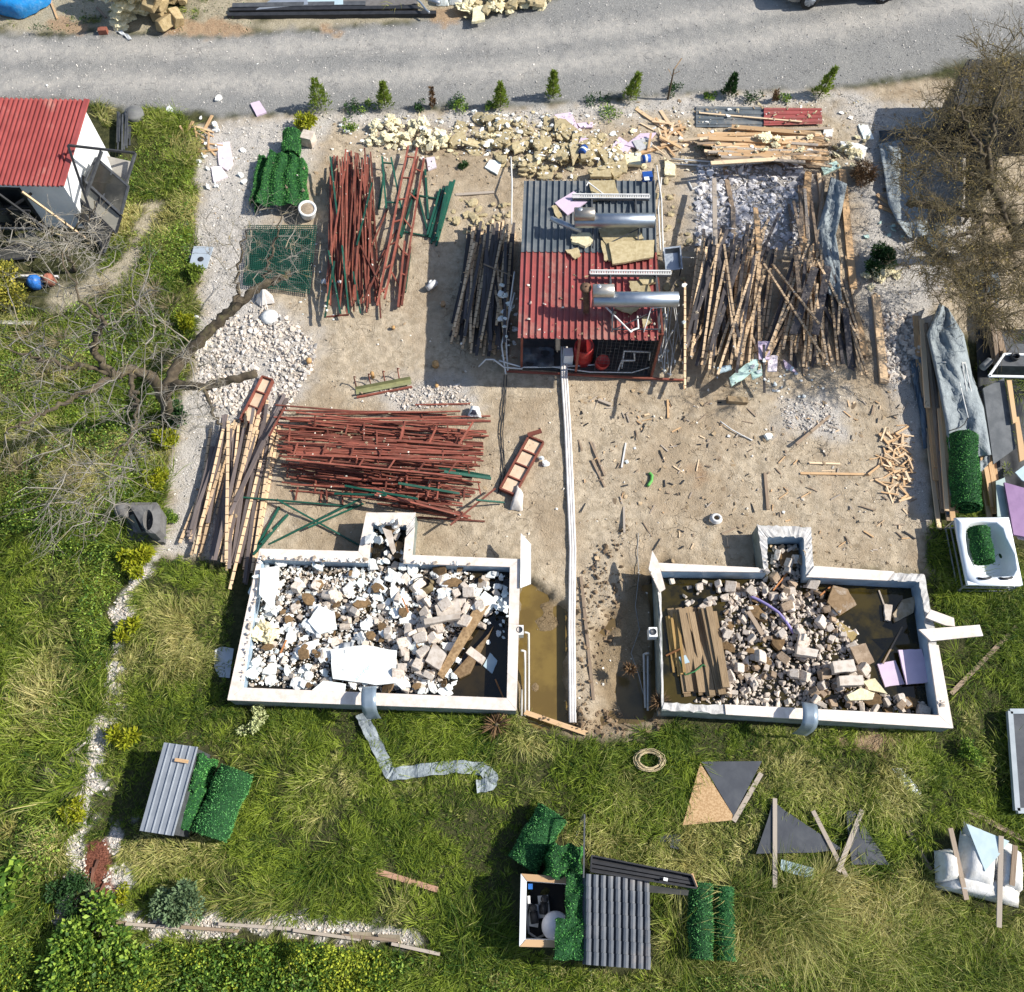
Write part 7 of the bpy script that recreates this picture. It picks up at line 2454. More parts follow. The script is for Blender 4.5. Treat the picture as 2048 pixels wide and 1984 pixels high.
for lab, q, m in [('large olive rock wool slab leaning north of the dark roof', [(1143, 290), (1180, 285), (1196, 300), (1200, 330), (1175, 343)], WOOLY), ('upright rock wool slab in the strewn insulation', [(1110, 275), (1132, 268), (1130, 305), (1112, 308)], WOOLY),
                  ('narrow rock wool slab beside the upright one', [(1088, 280), (1106, 272), (1108, 300), (1096, 318)], WOOLY), ('bright tan wool slab beside the blue can', [(1188, 300), (1226, 296), (1228, 320), (1190, 318)], WOOLP),
                  ('big olive slab half under the roof edge', [(1125, 328), (1168, 318), (1170, 342), (1130, 342)], WOOLY), ('rock wool corner slab west of the white bits', [(1060, 228), (1082, 232), (1110, 255), (1085, 270), (1062, 252)], WOOLY),
                  ('pale wool slab east of the shed top', [(1270, 305), (1292, 320), (1292, 340), (1272, 338)], WOOLP), ('tan wool board at the north road edge', [(905, 20), (925, 14), (928, 42), (903, 46)], WOOLP)]:
 board('wool_slab', lab, q, m, .09, None, 'insulation', .02)
for lab, q in [('large pink foam board broken at the south, north of the shed', [(1061, 222), (1093, 217), (1108, 250), (1092, 258), (1070, 244)]), ('long pink foam board beside the large broken one', [(1104, 238), (1134, 236), (1134, 246), (1110, 246)]),
               ('small pink foam board above the blue can', [(1105, 282), (1112, 265), (1130, 268), (1120, 278)]), ('pink foam board with a pointed top north of the shed', [(1170, 285), (1185, 264), (1210, 280), (1198, 296)]),
               ('pink foam board under the grey plate north of the shed', [(1196, 280), (1225, 258), (1256, 256), (1240, 275), (1215, 284)]), ('pink foam board on the gravel north west of the tubes', [(480, 200), (497, 195), (511, 217), (492, 224)]),
               ('pale pink board on the bare soil east of the lattice frames', [(816, 304), (832, 302), (836, 322), (820, 328)]), ('large pale pink board south west of the road', [(416, 276), (440, 273), (447, 315), (436, 328), (420, 318)]),
               ('white square board below the large pale pink board', [(405, 322), (424, 320), (437, 340), (410, 350)]), ('lilac foam board at the south of the slat heaps', [(1450, 655), (1474, 655), (1472, 690), (1452, 690)]),
               ('pale lilac board below the lilac one', [(1470, 682), (1488, 682), (1486, 712), (1468, 712)]), ('lilac foam strip by the crossed slats', [(1498, 690), (1512, 700), (1525, 716), (1502, 705)])]:
 board('foam_board', lab, q, PINK if 'pale' not in lab and 'white' not in lab else M('pale_pink_board', (.80, .72, .76), (.74, .66, .70), 5, bump=.1), .05, None, 'foam board', .006)
for lab, q, m in [('grey square plate on the pink boards north of the shed', [(1210, 272), (1240, 266), (1250, 280), (1222, 292)], M('speckled_plate', (.55, .55, .55), (.45, .45, .45), 14)),
                  ('torn mint foam sheet at the south of the slat heaps', [(1395, 725), (1425, 700), (1445, 690), (1452, 700), (1425, 725), (1400, 740)], MINT), ('second torn mint foam sheet by the slat heaps', [(1430, 690), (1455, 690), (1458, 720), (1440, 728)], MINT),
                  ('pale blue scrap among the torn mint foam', [(1372, 705), (1398, 700), (1400, 708), (1376, 716)], LBLUE), ('white foam plate on the gravel east of the planks', [(1606, 272), (1640, 276), (1660, 285), (1650, 310), (1628, 300), (1615, 290)], FOAM),
                  ('long white foam piece near the shaded corner', [(1642, 240), (1660, 242), (1672, 268), (1652, 268)], FOAM), ('white foam corner beside the red roof sheet', [(1576, 250), (1594, 248), (1592, 264), (1574, 260)], FOAM),
                  ('pale blue foam at the top of the grey cloth', [(1570, 320), (1600, 310), (1608, 322), (1576, 336)], MINT), ('white packet lying south of the glass wool', [(928, 322), (938, 308), (960, 312), (952, 336)], FOAM)]:
 board('foam_plate', lab, q, m, .05, None, 'plate', .012)
for x, y, rz, lab in ((1116, 288, 1.2, 'blue paint can north of the shed, between rock wool slabs'), (1236, 304, .2, 'blue striped can beside the bright tan wool slab'), (1238, 342, .1, 'blue box with a white label at the shed corner')):
 t = thing('paint_can', lab, 'can', P(x, y, 0))
 mb = MB()
 p = P(x, y, .35 if 'corner' not in lab else .9)
 if 'box' in lab:
  mb.box(P(x, y, SH_N + .02), (.26, .2, .16), .1)
 else:
  d = Vector((math.cos(rz), math.sin(rz), 0)) * .13
  mb.tube([p - d, p + d], .12, 16)
 mb.build('can_body', M('blue_can', (.02, .09, .36), (.02, .07, .28), 5, rough=.35), t)
 mb = MB()
 if 'box' in lab:
  mb.box(P(x, y, SH_N + .183), (.13, .12, .01), .1)
 else:
  mb.tube([p - d * .25, p + d * .25], .1225, 16, caps=False)
 mb.build('label', FOAM, t)
WB1 = [(640, 222), (1000, 215), (1240, 235), (1250, 300), (1130, 335), (940, 300), (740, 290), (650, 255)]
pieces('white_bit', bitM, pts_in(WB1, 110), lsz(110, .06, .28), 'small white foam bit strewn along the north edge of the yard', 'foam bit', 'white bits along the north edge', .3, .2)
pieces('white_bit', bitM, pts_in([(372, 225), (480, 235), (480, 360), (380, 370)], 26), lsz(26, .06, .35), 'small white foam bit on the gravel north west of the hedge mats', 'foam bit', 'white bits by the hedge mats', .3, .2)
pieces('white_bit', bitM, pts_in([(1340, 700), (1560, 700), (1620, 760), (1500, 760), (1380, 740)], 46), lsz(46, .05, .22), 'small white scrap along the south edge of the slat heaps', 'foam bit', 'white scraps south of the slat heaps', .3, .2)
pieces('white_bit', bitM, pts_in([(600, 400), (660, 560), (640, 620), (560, 600), (580, 420)], 22), lsz(22, .05, .25), 'white scrap between the mesh panel and the red tubes', 'foam bit', 'white scraps by the mesh panel', .3, .2)
pieces('mint_scrap', mintM, pts_in([(1640, 420), (1730, 430), (1720, 560), (1650, 520)], 14), lsz(14, .12, .4), 'pale mint film scrap in the shade of the dry tree', 'film scrap', 'mint scraps in the shade', .3, .1)
pieces('wool_clump', palelM, pts_in([(1650, 500), (1720, 520), (1710, 560), (1660, 555)], 9), lsz(9, .2, .5), 'pale wool clump beside the conifer in the shade', 'insulation', 'wool clumps beside the shaded conifer', .3, .35)
pieces('white_bit', bitM, pts_in([(1258, 560), (1300, 560), (1302, 720), (1262, 715)], 24), lsz(24, .06, .2), 'white scrap in the narrow gap between shed and slats', 'foam bit', 'white scraps in the gap', .3, .2)
pieces('white_bit', bitM, pts_in([(960, 560), (990, 560), (985, 690), (955, 690)], 26), lsz(26, .1, .3), 'pale scrap in the shade against the west side of the shed', 'foam bit', 'pale scraps west of the shed', .3, .2)
pieces('white_bit', bitM, [tuple(P(x, y)[:2]) for x, y in ((1470, 838), (1500, 980), (1043, 888), (1035, 880), (620, 540), (567, 490), (826, 545), (1395, 835), (492, 121), (90, 163), (325, 212), (375, 605), (390, 660), (418, 188), (1215, 858), (1200, 885), (1130, 560))],
       [.4, .15, .35, .25, .3, .3, .3, .15, .1, .12, .4, .22, .35, .3, .13, .2, .15], 'single white foam scrap lying apart on bare ground', 'foam bit', 'scattered single white scraps', .25, .2)
# --- small litter of the yard
YA = [(1110, 760), (1480, 770), (1740, 760), (1760, 1000), (1740, 1080), (1560, 1080), (1540, 995), (1440, 1000), (1430, 1070), (1260, 1060), (1110, 1000)]
R = random.Random(21)
k = 0
for x, y in pts_in([(p[0], p[1]) for p in YA], 210):
 a = R.uniform(0, 6.28)
 L = R.uniform(.08, .45) * (R.random() ** .6)
 dx, dy = math.cos(a) * L / 2, math.sin(a) * L / 2
 z = float(hm_get(x, y)) + .012
 m, lb, g = [(WOODO, 'thin brown splinter lying on the eastern yard', 'brown splinters on the eastern yard'), (WOOD, 'thin pale splinter lying on the eastern yard', 'pale splinters on the eastern yard'),
    (BLACKM, 'small dark offcut lying on the eastern yard', 'dark offcuts on the eastern yard')][R.choices((0, 1, 2), (5, 3, 2))[0]]
 mb = MB()
 mb.beam((x - dx, y - dy, z), (x + dx, y + dy, z + R.uniform(0, .03)), R.uniform(.015, .04), .018)
 one(mb, 'splinter', m, lb, 'splinter', g)
for x, y in pts_in([(1680, 830), (1725, 820), (1745, 900), (1735, 960), (1690, 950)], 70):
 a = R.uniform(0, 6.28)
 L = R.uniform(.12, .5)
 z = rest(x, y, .05, .02)
 mb = MB()
 mb.beam((x - math.cos(a) * L / 2, y - math.sin(a) * L / 2, z + .02), (x + math.cos(a) * L / 2, y + math.sin(a) * L / 2, z + .02 + R.uniform(0, .06)), R.uniform(.02, .06), .02)
 one(mb, 'splinter', WOOD, 'pale wood splinter in the heap at the east side of the yard', 'splinter', 'splinter heap at the east side')
for x, y in pts_in([(345, 250), (400, 230), (410, 290), (360, 305)], 14) + pts_in([(1215, 240), (1300, 225), (1310, 290), (1230, 300)], 20):
 a = R.uniform(0, 3.14)
 L = R.uniform(.25, .8)
 z = rest(x, y, .06, .03)
 mb = MB()
 mb.beam((x - math.cos(a) * L / 2, y - math.sin(a) * L / 2, z + .02), (x + math.cos(a) * L / 2, y + math.sin(a) * L / 2, z + .03 + R.uniform(0, .1)), R.uniform(.03, .09), .025)
 one(mb, 'splinter', WOOD, 'short tan lath in the small wood pile', 'lath', 'small laths in loose piles')
pts = pts_in(Z_YARD, 2600, lambda x, y: (grid_at(w_yard, x, y) > .8) & (grid_at(w_grav, x, y) < .5))
scatter('yard_clods', CH, [(x, y, float(hm_get(x, y)) + .005) for x, y in pts], lsz(len(pts), .015, .09, 2.5), M('dry_clod', (.42, .33, .22), (.30, .23, .15), 9, var=.35, c3=(.60, .55, .47)), 'dry clods and stones on the bare yard', 'clods')
pts = pts_in(Z_YARD, 3600, lambda x, y: (grid_at(w_yard, x, y) > .8) * (.25 + .75 * (x > P(1100, 900).x)))
scatter('wood_crumbs', CHF, [(x, y, float(hm_get(x, y)) + .01) for x, y in pts], lsz(len(pts), .02, .10, 2), M('wood_crumb', (.50, .38, .24), (.36, .26, .155), 9, var=.4, c3=(.22, .16, .10)), 'tiny wood crumbs and straw on the yard', 'crumbs', .3, 1.3)
pts = pts_in(NW, 500) + pts_in([(650, 225), (1650, 190), (1650, 330), (1250, 340), (650, 300)], 700)
scatter('insulation_crumbs', CHF, [(x, y, float(hm_get(x, y)) + .02) for x, y in pts], lsz(len(pts), .03, .16, 1.8), M('wool_crumb', (.62, .54, .36), (.46, .38, .21), 9, var=.3, c3=(.80, .79, .75)), 'crumbs of wool and foam along the north edge of the yard', 'crumbs', .3, .8)
pts = pts_in([(1000, 1380), (1100, 1350), (1260, 1370), (1266, 1398), (1180, 1412), (1000, 1390)], 260) + pts_in([(1100, 1100), (1200, 1000), (1180, 1200), (1110, 1390)], 260)
scatter('mud_clods', CH, [(x, y, float(hm_get(x, y)) + .02) for x, y in pts], lsz(len(pts), .03, .14, 2), M('damp_clod', (.24, .17, .10), (.15, .10, .06), 9, var=.3), 'damp clods round the puddle', 'clods')
pieces('wool_clump', palelM, pts_in([(212, 45), (225, 22), (248, 5), (275, 20), (270, 48), (240, 58)], 12), lsz(12, .45, .9), 'pale yellow glass wool clump north of the road beside the brick', 'insulation', 'glass wool clumps by the brick', .2, .3)
# stone heap north of the road
RK = M('yellow_brown_rock', (.44, .34, .19), (.33, .245, .125), 4, rough=.95, var=.2, bump=.9, bdist=.04)
rockM = [brick_mesh(500 + i, RK, 'rock') for i in range(5)]
pieces('rock', rockM, pts_in([(275, 10), (300, -15), (345, -15), (370, 5), (350, 35), (330, 60), (310, 55), (295, 35)], 26), lsz(26, .4, .95, 1), 'yellow brown rock in the heap at the north road edge', 'rock', 'rocks at the north road edge', .3, .45)
# ------------------------------------------------------------------ plants
LEAF_G = M('green_leaf', (.13, .25, .036), (.075, .17, .026), 12, rough=.55, var=.45, bump=0, c3=(.25, .35, .05), transl=.3)
LEAF_Y = M('yellow_green_leaf', (.36, .39, .018), (.25, .31, .016), 12, rough=.6, var=.35, bump=0, c3=(.30, .30, .02), transl=.25)
LEAF_D = M('dark_green_leaf', (.04, .10, .025), (.026, .068, .02), 12, rough=.6, var=.4, bump=0, transl=.2)
LEAF_S = M('grey_green_leaf', (.20, .28, .14), (.13, .20, .095), 12, rough=.6, var=.35, bump=0, transl=.2)
LEAF_C = M('conifer_spray', (.26, .34, .05), (.17, .24, .04), 12, rough=.7, var=.35, bump=0, transl=.45)
LEAF_B = M('dead_foliage', (.20, .12, .055), (.13, .075, .04), 12, rough=.8, var=.35, bump=0)
BARK = M('grey_brown_bark', (.115, .09, .06), (.06, .047, .032), 7, rough=.95, var=.1, bump=.7, stain=(.13, .125, .045), stain_amt=.7)
TWIG_G = M('grey_twig', (.36, .335, .29), (.26, .235, .20), 5, rough=.9, var=.25, bump=0, stain=(.36, .27, .09), stain_amt=.8)
TWIG_O = M('olive_twig', (.20, .165, .095), (.145, .115, .065), 5, rough=.9, var=.3, bump=0, stain=(.30, .215, .06), stain_amt=.8)
def leaves(C, D, L, W, name, mat, parent=None, label=None, off=(0, 0, 0), rnd=None):
 """diamond leaves: C base points, D directions"""
 n = len(C)
 D = D / (np.linalg.norm(D, axis=1)[:, None] + 1e-9)
 S = np.cross(D, RNG.normal(0, 1, (n, 3)))
 S /= np.linalg.norm(S, axis=1)[:, None] + 1e-9
 L = np.asarray(L)[:, None]
 W = np.asarray(W)[:, None]
 m = C + D * L * .5 + np.array([0, 0, 1]) * L * .06
 V = np.stack([C, m + S * W, C + D * L, m - S * W], 1).reshape(-1, 3)
 F = np.arange(4 * n).reshape(-1, 4)
 r = np.repeat(RNG.random(n) if rnd is None else rnd, 4)
 return np_mesh(name, V, F, mat, parent=parent, rnd=r, off=off)
def bush(label, x, y, r, h, n, mat, leaf=(.06, .02), name='shrub', cat='shrub', clumps=9, cr=(.22, .48), group=None, tilt=(0, 0), stem=True, seed=None):
 b = P(x, y, 0)
 t = thing(name, label, cat, b, group)
 cs = []
 for k in range(clumps):
  a, q = RNG.random() * 6.28, math.sqrt(RNG.random())
  cz = h * (.3 + .6 * RNG.random() * (1 - q * .6))
  q *= 1 + .35 * math.sin(3 * a + b.x * 5)
  cs.append((b.x + math.cos(a) * q * r * .8 + tilt[0] * cz, b.y + math.sin(a) * q * r * .8 + tilt[1] * cz, cz, r * RNG.uniform(*cr)))
 cs = np.array(cs)
 k = RNG.integers(0, clumps, n)
 d = RNG.normal(0, 1, (n, 3))
 d /= np.linalg.norm(d, axis=1)[:, None]
 C = cs[k, :3] + d * cs[k, 3:4] * (RNG.random((n, 1)) ** .5) * np.array([1, 1, .8])
 C[:, 2] = np.maximum(C[:, 2], .03)
 D = d + np.array([0, 0, .35]) + RNG.normal(0, .4, (n, 3))
 leaves(C, D, leaf[0] * RNG.uniform(.6, 1.3, n), leaf[1] * RNG.uniform(.7, 1.2, n), 'foliage', mat, t, off=tuple(b))
 if stem:
  mb = MB()
  for c in cs[:7]:
   mb.tube([b, b.lerp(Vector(c[:3]), .5) + Vector((U(-.04, .04), U(-.04, .04), .03)), Vector(c[:3])], [.018, .012, .006], 5)
  mb.build('stem', BARK, t)
 return t
def conifer(label, x, y, h, r, mat=None, lean=(0, 0), n=800, group=None):
 b = P(x, y, 0)
 t = thing('young_conifer', label, 'conifer', b, group)
 z = h * (.06 + .94 * RNG.random(n) ** 1.25)
 rr = r * (1 - z / h) ** .75 * (.75 + .35 * np.sin(z / h * 22 + RNG.random(n)))
 a = RNG.random(n) * 6.283
 q = rr * (.25 + .75 * RNG.random(n) ** .5)
 C = np.stack([b.x + np.cos(a) * q + lean[0] * z, b.y + np.sin(a) * q + lean[1] * z, z], 1)
 D = np.stack([np.cos(a) * .7, np.sin(a) * .7, np.full(n, .75)], 1) + RNG.normal(0, .25, (n, 3))
 leaves(C, D, .12 * RNG.uniform(.6, 1.3, n), .018 * RNG.uniform(.7, 1.4, n), 'crown', mat or LEAF_C, t, off=tuple(b))
 mb = MB()
 mb.tube([b, b + Vector((lean[0] * h * .9, lean[1] * h * .9, h * .9))], [.022, .006], 6)
 mb.build('trunk', BARK, t)
for x, y, h, r, m, lean, lab in [(615, 207, 1.05, .36, LEAF_C, (0, 0), 'young conifer with a side shoot, westernmost along the road'), (737, 203, .85, .26, LEAF_C, (.05, 0), 'young pale green conifer beside weeds along the road'),
                                 (958, 204, .85, .24, LEAF_C, (0, 0), 'young conifer with brown lower twigs along the road'), (1058, 186, .95, .22, LEAF_C, (0, 0), 'slim upright bright conifer north of the large pink board'),
                                 (1206, 188, .9, .25, LEAF_C, (.18, 0), 'young conifer leaning east beside the bare snapped stem'), (1394, 182, .75, .22, LEAF_D, (.05, 0), 'small thin conifer above the plank stack'),
                                 (1568, 183, .95, .26, LEAF_C, (.22, .05), 'young conifer leaning east, easternmost along the road')]:
 conifer(lab, x, y, h, r, m, lean)
conifer('dead brown conifer stem in the row along the road', 829, 204, .7, .07, LEAF_B, n=220)
conifer('short dead conifer stub above the corrugated red sheet', 1482, 193, .4, .07, LEAF_B, n=120)
t = thing('snapped_sapling', 'bare snapped sapling with a pale broken top along the road', 'sapling', P(1278, 190))
mb = MB()
b = P(1278, 190, 0)
mb.tube([b, b + Vector((.03, .1, .5)), b + Vector((.06, .2, .95))], [.035, .03, .02], 8)
mb.build('trunk', BARK, t)
mb = MB()
mb.beam(b + Vector((.06, .2, .93)), b + Vector((.28, .42, 1.15)), .025, .02)
mb.beam(b + Vector((.05, .15, .7)), b + Vector((-.12, .2, .95)), .012, .012)
mb.beam(b + Vector((.05, .15, .8)), b + Vector((.22, .1, .95)), .012, .012)
mb.build('broken_branch', WOOD, t)
bush('bright yellow green shrub at the corner of the west gravel strip', 264, 1080, .36, .62, 1500, LEAF_Y, (.13, .028))
bush('yellow green shrub where the west gravel meets the weeds', 302, 925, .28, .5, 900, LEAF_Y, (.11, .026))
bush('green and yellow shrub below the bare tree on the gravel edge', 322, 852, .28, .5, 900, LEAF_Y, (.11, .026))
bush('flattened yellow shrub on the white pebble border', 228, 1415, .28, .4, 520, LEAF_Y, (.14, .025), tilt=(.8, -.2))
bush('small yellow shrub beside the white pebble border', 149, 1550, .24, .42, 600, LEAF_Y, (.10, .024))
bush('split yellow shrub on the middle of the white pebble border', 240, 1212, .26, .35, 460, LEAF_Y, (.13, .025), tilt=(.3, 0))
bush('yellow leafed bush at the west edge below the cabin', 10, 560, .9, 1.3, 4200, M('yellow_leaf', (.26, .26, .035), (.17, .19, .03), 12, var=.3, bump=0, c3=(.38, .33, .05)), (.09, .03), clumps=16)
bush('dark green conifer bush beside the grey sink top', 378, 530, .22, .5, 700, LEAF_C, (.09, .02))
bush('yellow green columnar bush beside the cut limb', 362, 630, .26, .7, 1000, LEAF_Y, (.09, .02))
bush('dark shrub beside the bare tree at the gravel edge', 352, 800, .3, .5, 800, LEAF_D, (.1, .025))
bush('dark low conifer on the mulch bed corner', 145, 1715, .45, .5, 1800, LEAF_D, (.08, .018))
bush('large bright green leafy bush at the lower west corner', 188, 1805, 1.05, .8, 4600, LEAF_G, (.115, .036), clumps=40, cr=(.13, .3))
bush('grey green leafy bush on the white pebble strip', 352, 1735, .5, .7, 2600, LEAF_S, (.10, .026), clumps=14)
bush('small yellow flowering tuft on the lawn by the mulch bed', 236, 1715, .18, .25, 260, LEAF_Y, (.08, .02))
bush('dark green shaded conifer by the pale wool clumps', 1678, 505, .5, .6, 2200, LEAF_D, (.1, .02))
bush('brown dry bush beside the white foam plates', 1648, 340, .4, .45, 1300, LEAF_B, (.14, .012))
bush('yellow and green dying shrub above the short hedge roll', 578, 243, .35, .4, 800, LEAF_Y, (.13, .025), tilt=(.4, -.2))
bush('small green weed patch at the folded hedge mats', 540, 385, .25, .3, 500, LEAF_S, (.08, .015))
bush('green creeping plant beside the toppled fireplace', 322, 1000, .3, .18, 1400, LEAF_G, (.05, .018))
bush('broad leafed weed clump at the lower west edge', 20, 1690, .55, .5, 420, LEAF_G, (.16, .075))
bush('pale flowering clump on the lawn below the foam filled pool', 492, 1385, .3, .3, 900, M('pale_flower', (.55, .58, .30), (.42, .46, .2), 9, bump=0), (.05, .02))
bush('leafy green weed with white blossoms on the edge of the bare orange soil', 1855, 1440, .3, .4, 700, LEAF_G, (.06, .02))
for k, (x, y) in enumerate([(675, 205), (700, 205), (800, 205), (880, 205), (1140, 195), (1165, 222), (1440, 185), (1500, 190), (1290, 175), (672, 245), (890, 320), (1360, 190), (870, 200), (940, 205), (1365, 292)]):
 bush('low green weed along the north edge of the yard', x, y, U(.18, .4), U(.12, .25), 260, LEAF_G if k % 2 else LEAF_D, (.07, .02), 'weed', 'weed', group='weeds along the north edge', stem=False, clumps=6)
def spiky(label, x, y, z, n, L, mat, w=.012, up=.5, name='dry_plant', cat='plant'):
 b = P(x, y, z)
 t = thing(name, label, cat, b)
 C = np.repeat(np.array([b]), n, 0) + RNG.normal(0, .02, (n, 3))
 a = RNG.random(n) * 6.283
 D = np.stack([np.cos(a), np.sin(a), RNG.uniform(-.1, up * 2, n)], 1)
 leaves(C, D, L * RNG.uniform(.5, 1.1, n), np.full(n, w), 'leaf_spray', mat, t, off=tuple(b))
 mb = MB()
 mb.lathe(b - Vector((0, 0, .05)), [(0, 0), (.05, 0), (.06, .08), (.03, .14), (0, .15)], 8)
 mb.build('stem', BARK, t)
 return t
spiky('dead spiky rosette beside the south east corner of the foam filled pool', 950, 1388, .1, 150, .42, LEAF_B)
spiky('dry brown seed head plant in the shaded pit', 1206, 1282, .35, 130, .24, LEAF_B, .014, .9)
spiky('dry brown stalk heap on the south west corner of the brown water pool', 1262, 1345, .35, 260, .32, LEAF_B, .008, .7)
spiky('spiky green rosette in the mulch bed', 176, 1705 - 0, .05, 90, .25, LEAF_S, .014)
mb = MB()
c = P(1243, 1455, .16)
for k in range(12):
 r = .25 + U(-.06, .06)
 pts = [c + Vector((math.cos(a * .42) * r * 1.15, math.sin(a * .42) * r * .8, U(-.05, .05))) for a in range(16)]
 mb.tube(pts, U(.005, .012), 5, caps=False)
one(mb, 'straw_ring', M('straw', (.50, .41, .26), (.38, .30, .18), 20), 'ring of dry straw lying on the lawn', 'straw')
for x, y in ((175, 1690), (190, 1712), (180, 1668)):
 mb = MB()
 p = P(x, y, .06)
 mb.beam(p, p + Vector((U(-.1, .2), U(.2, .3), .03)), .05, .04)
 one(mb, 'bark_piece', M('red_bark', (.2, .09, .06)), 'reddish bark piece on the mulch bed', 'bark', 'bark pieces on the mulch bed')
# wooden edging of the pebble border
for a, b_ in [((112, 1757), (240, 1766)), ((242, 1768), (345, 1776)), ((348, 1774), (455, 1782)), ((420, 1768), (560, 1778)), ((562, 1780), (690, 1798)), ((655, 1790), (760, 1800)), ((750, 1806), (842, 1826))]:
 bar('edging_board', 'weathered edging board along the south white pebble strip', a, b_, .06, .14, WOODO, 'edging board', 'edging boards of the pebble strip')
for x, y in ((690, 1790), (745, 1795), (660, 1815)):
 mb = MB()
 mb.prism(PP([(x - 22, y - 7), (x + 20, y - 6), (x + 22, y + 8), (x - 16, y + 8)], .04), .05)
 one(mb, 'stone_slab', M('brown_stone', (.30, .25, .18), (.23, .19, .13), 5), 'flat brown stone slab at the end of the pebble strip', 'stone slab', 'flat stones at the pebble strip')
# ------------------------------------------------------------------ bare trees
def bare_tree(label, limbs, regions, twig_mat, seed, nsub=6, dens=1.0, leafy=None, trunk_sides=10, tw_r=.0065):
 """limbs: lists of (px, py, z, radius); regions: (px polygon, zmin, zmax, n) filled with twigs that reach the nearest limb"""
 R = np.random.default_rng(seed)
 b0 = P(*limbs[0][0][:3])
 t = thing('bare_tree', label, 'tree', b0)
 nodes, rad = [], []
 for li, L in enumerate(limbs):
  w = [P(x, y, z) for x, y, z, r in L]
  rs = [q[3] for q in L]
  pts, rr = [], []
  for i in range(len(w) - 1):
   for k in range(6):
    f = k / 6
    pts.append(w[i].lerp(w[i + 1], f) + Vector(R.normal(0, .02 + .02 * (rs[i] < .08), 3)))
    rr.append(rs[i] + (rs[i + 1] - rs[i]) * f + R.normal(0, rs[i] * .05))
  pts.append(w[-1])
  rr.append(rs[-1])
  mb = MB()
  mb.tube(pts, rr, trunk_sides)
  mb.build('trunk' if li == 0 else 'limb', BARK, t)
  nodes += [tuple(p) for p in pts]
  rad += rr
 N = np.array(nodes)
 mb = MB()
 att = []
 for poly, z0, z1, n in regions:
  for _ in range(n):
   z = R.uniform(z0, z1)
   q = pts_in(gp(poly, z), 1, None, False)
   if q:
    att.append((q[0][0], q[0][1], z))
 att = np.array(att)
 d0 = np.min(np.linalg.norm(att[:, None] - N[None], axis=2), axis=1)
 att = att[np.argsort(d0)]
 tips = []
 for a in att:
  d = np.linalg.norm(N - a, axis=1) + np.maximum(0, N[:, 2] - a[2]) * .8
  k = int(np.argmin(d))
  s = N[k]
  ln = np.linalg.norm(a - s)
  if ln < .08:
   continue
  m = max(3, min(7, int(ln / .18)))
  perp = R.normal(0, 1, 3) * ln * .10
  P_ = [s + (a - s) * f + perp * math.sin(math.pi * f) + R.normal(0, .018, 3) + np.array([0, 0, .12 * ln * math.sin(math.pi * f)]) for f in np.linspace(0, 1, m)]
  r0 = min(.024, .008 + .010 * ln)
  mb.tube(P_, list(np.linspace(r0, .006, m)), 4, caps=False)
  N = np.concatenate([N, np.array(P_[1:])])
  tips.append((P_, ln))
 for P_, ln in tips:
  for _ in range(int(nsub)):
   i = R.integers(max(0, len(P_) - 4), len(P_))
   s = P_[i]
   dirv = P_[-1] - P_[0]
   dirv = dirv / (np.linalg.norm(dirv) + 1e-9) + R.normal(0, .55, 3)
   dirv[2] = dirv[2] * .6 + .1
   L = R.uniform(.25, .7)
   e = s + dirv * L * .7
   mid = (s + e) / 2 + R.normal(0, .05, 3)
   mb.tube([s, mid, e], [tw_r, tw_r * .8, tw_r * .5], 3, caps=False)
   for _ in range(2):
    g = mid if R.random() < .5 else (mid + e) / 2
    mb.tube([g, g + (dirv * .5 + R.normal(0, .5, 3)) * L * .45], [tw_r * .7, tw_r * .4], 3, caps=False)
 mb.build('crown', twig_mat, t)
 if leafy:
  mat, n, rg = leafy
  k = R.integers(0, len(tips), n)
  C = np.array([tips[i][0][R.integers(0, len(tips[i][0]))] for i in k]) + R.normal(0, .09, (n, 3))
  leaves(C, R.normal(0, 1, (n, 3)), .05 * R.uniform(.6, 1.4, n), .012 * R.uniform(.7, 1.3, n), 'dry_leaf', mat, t, off=tuple(b0))
 return t
CROWN_A = [(0, 590), (120, 540), (230, 560), (330, 620), (420, 660), (430, 740), (400, 830), (290, 870), (230, 960), (120, 1000), (0, 960)]
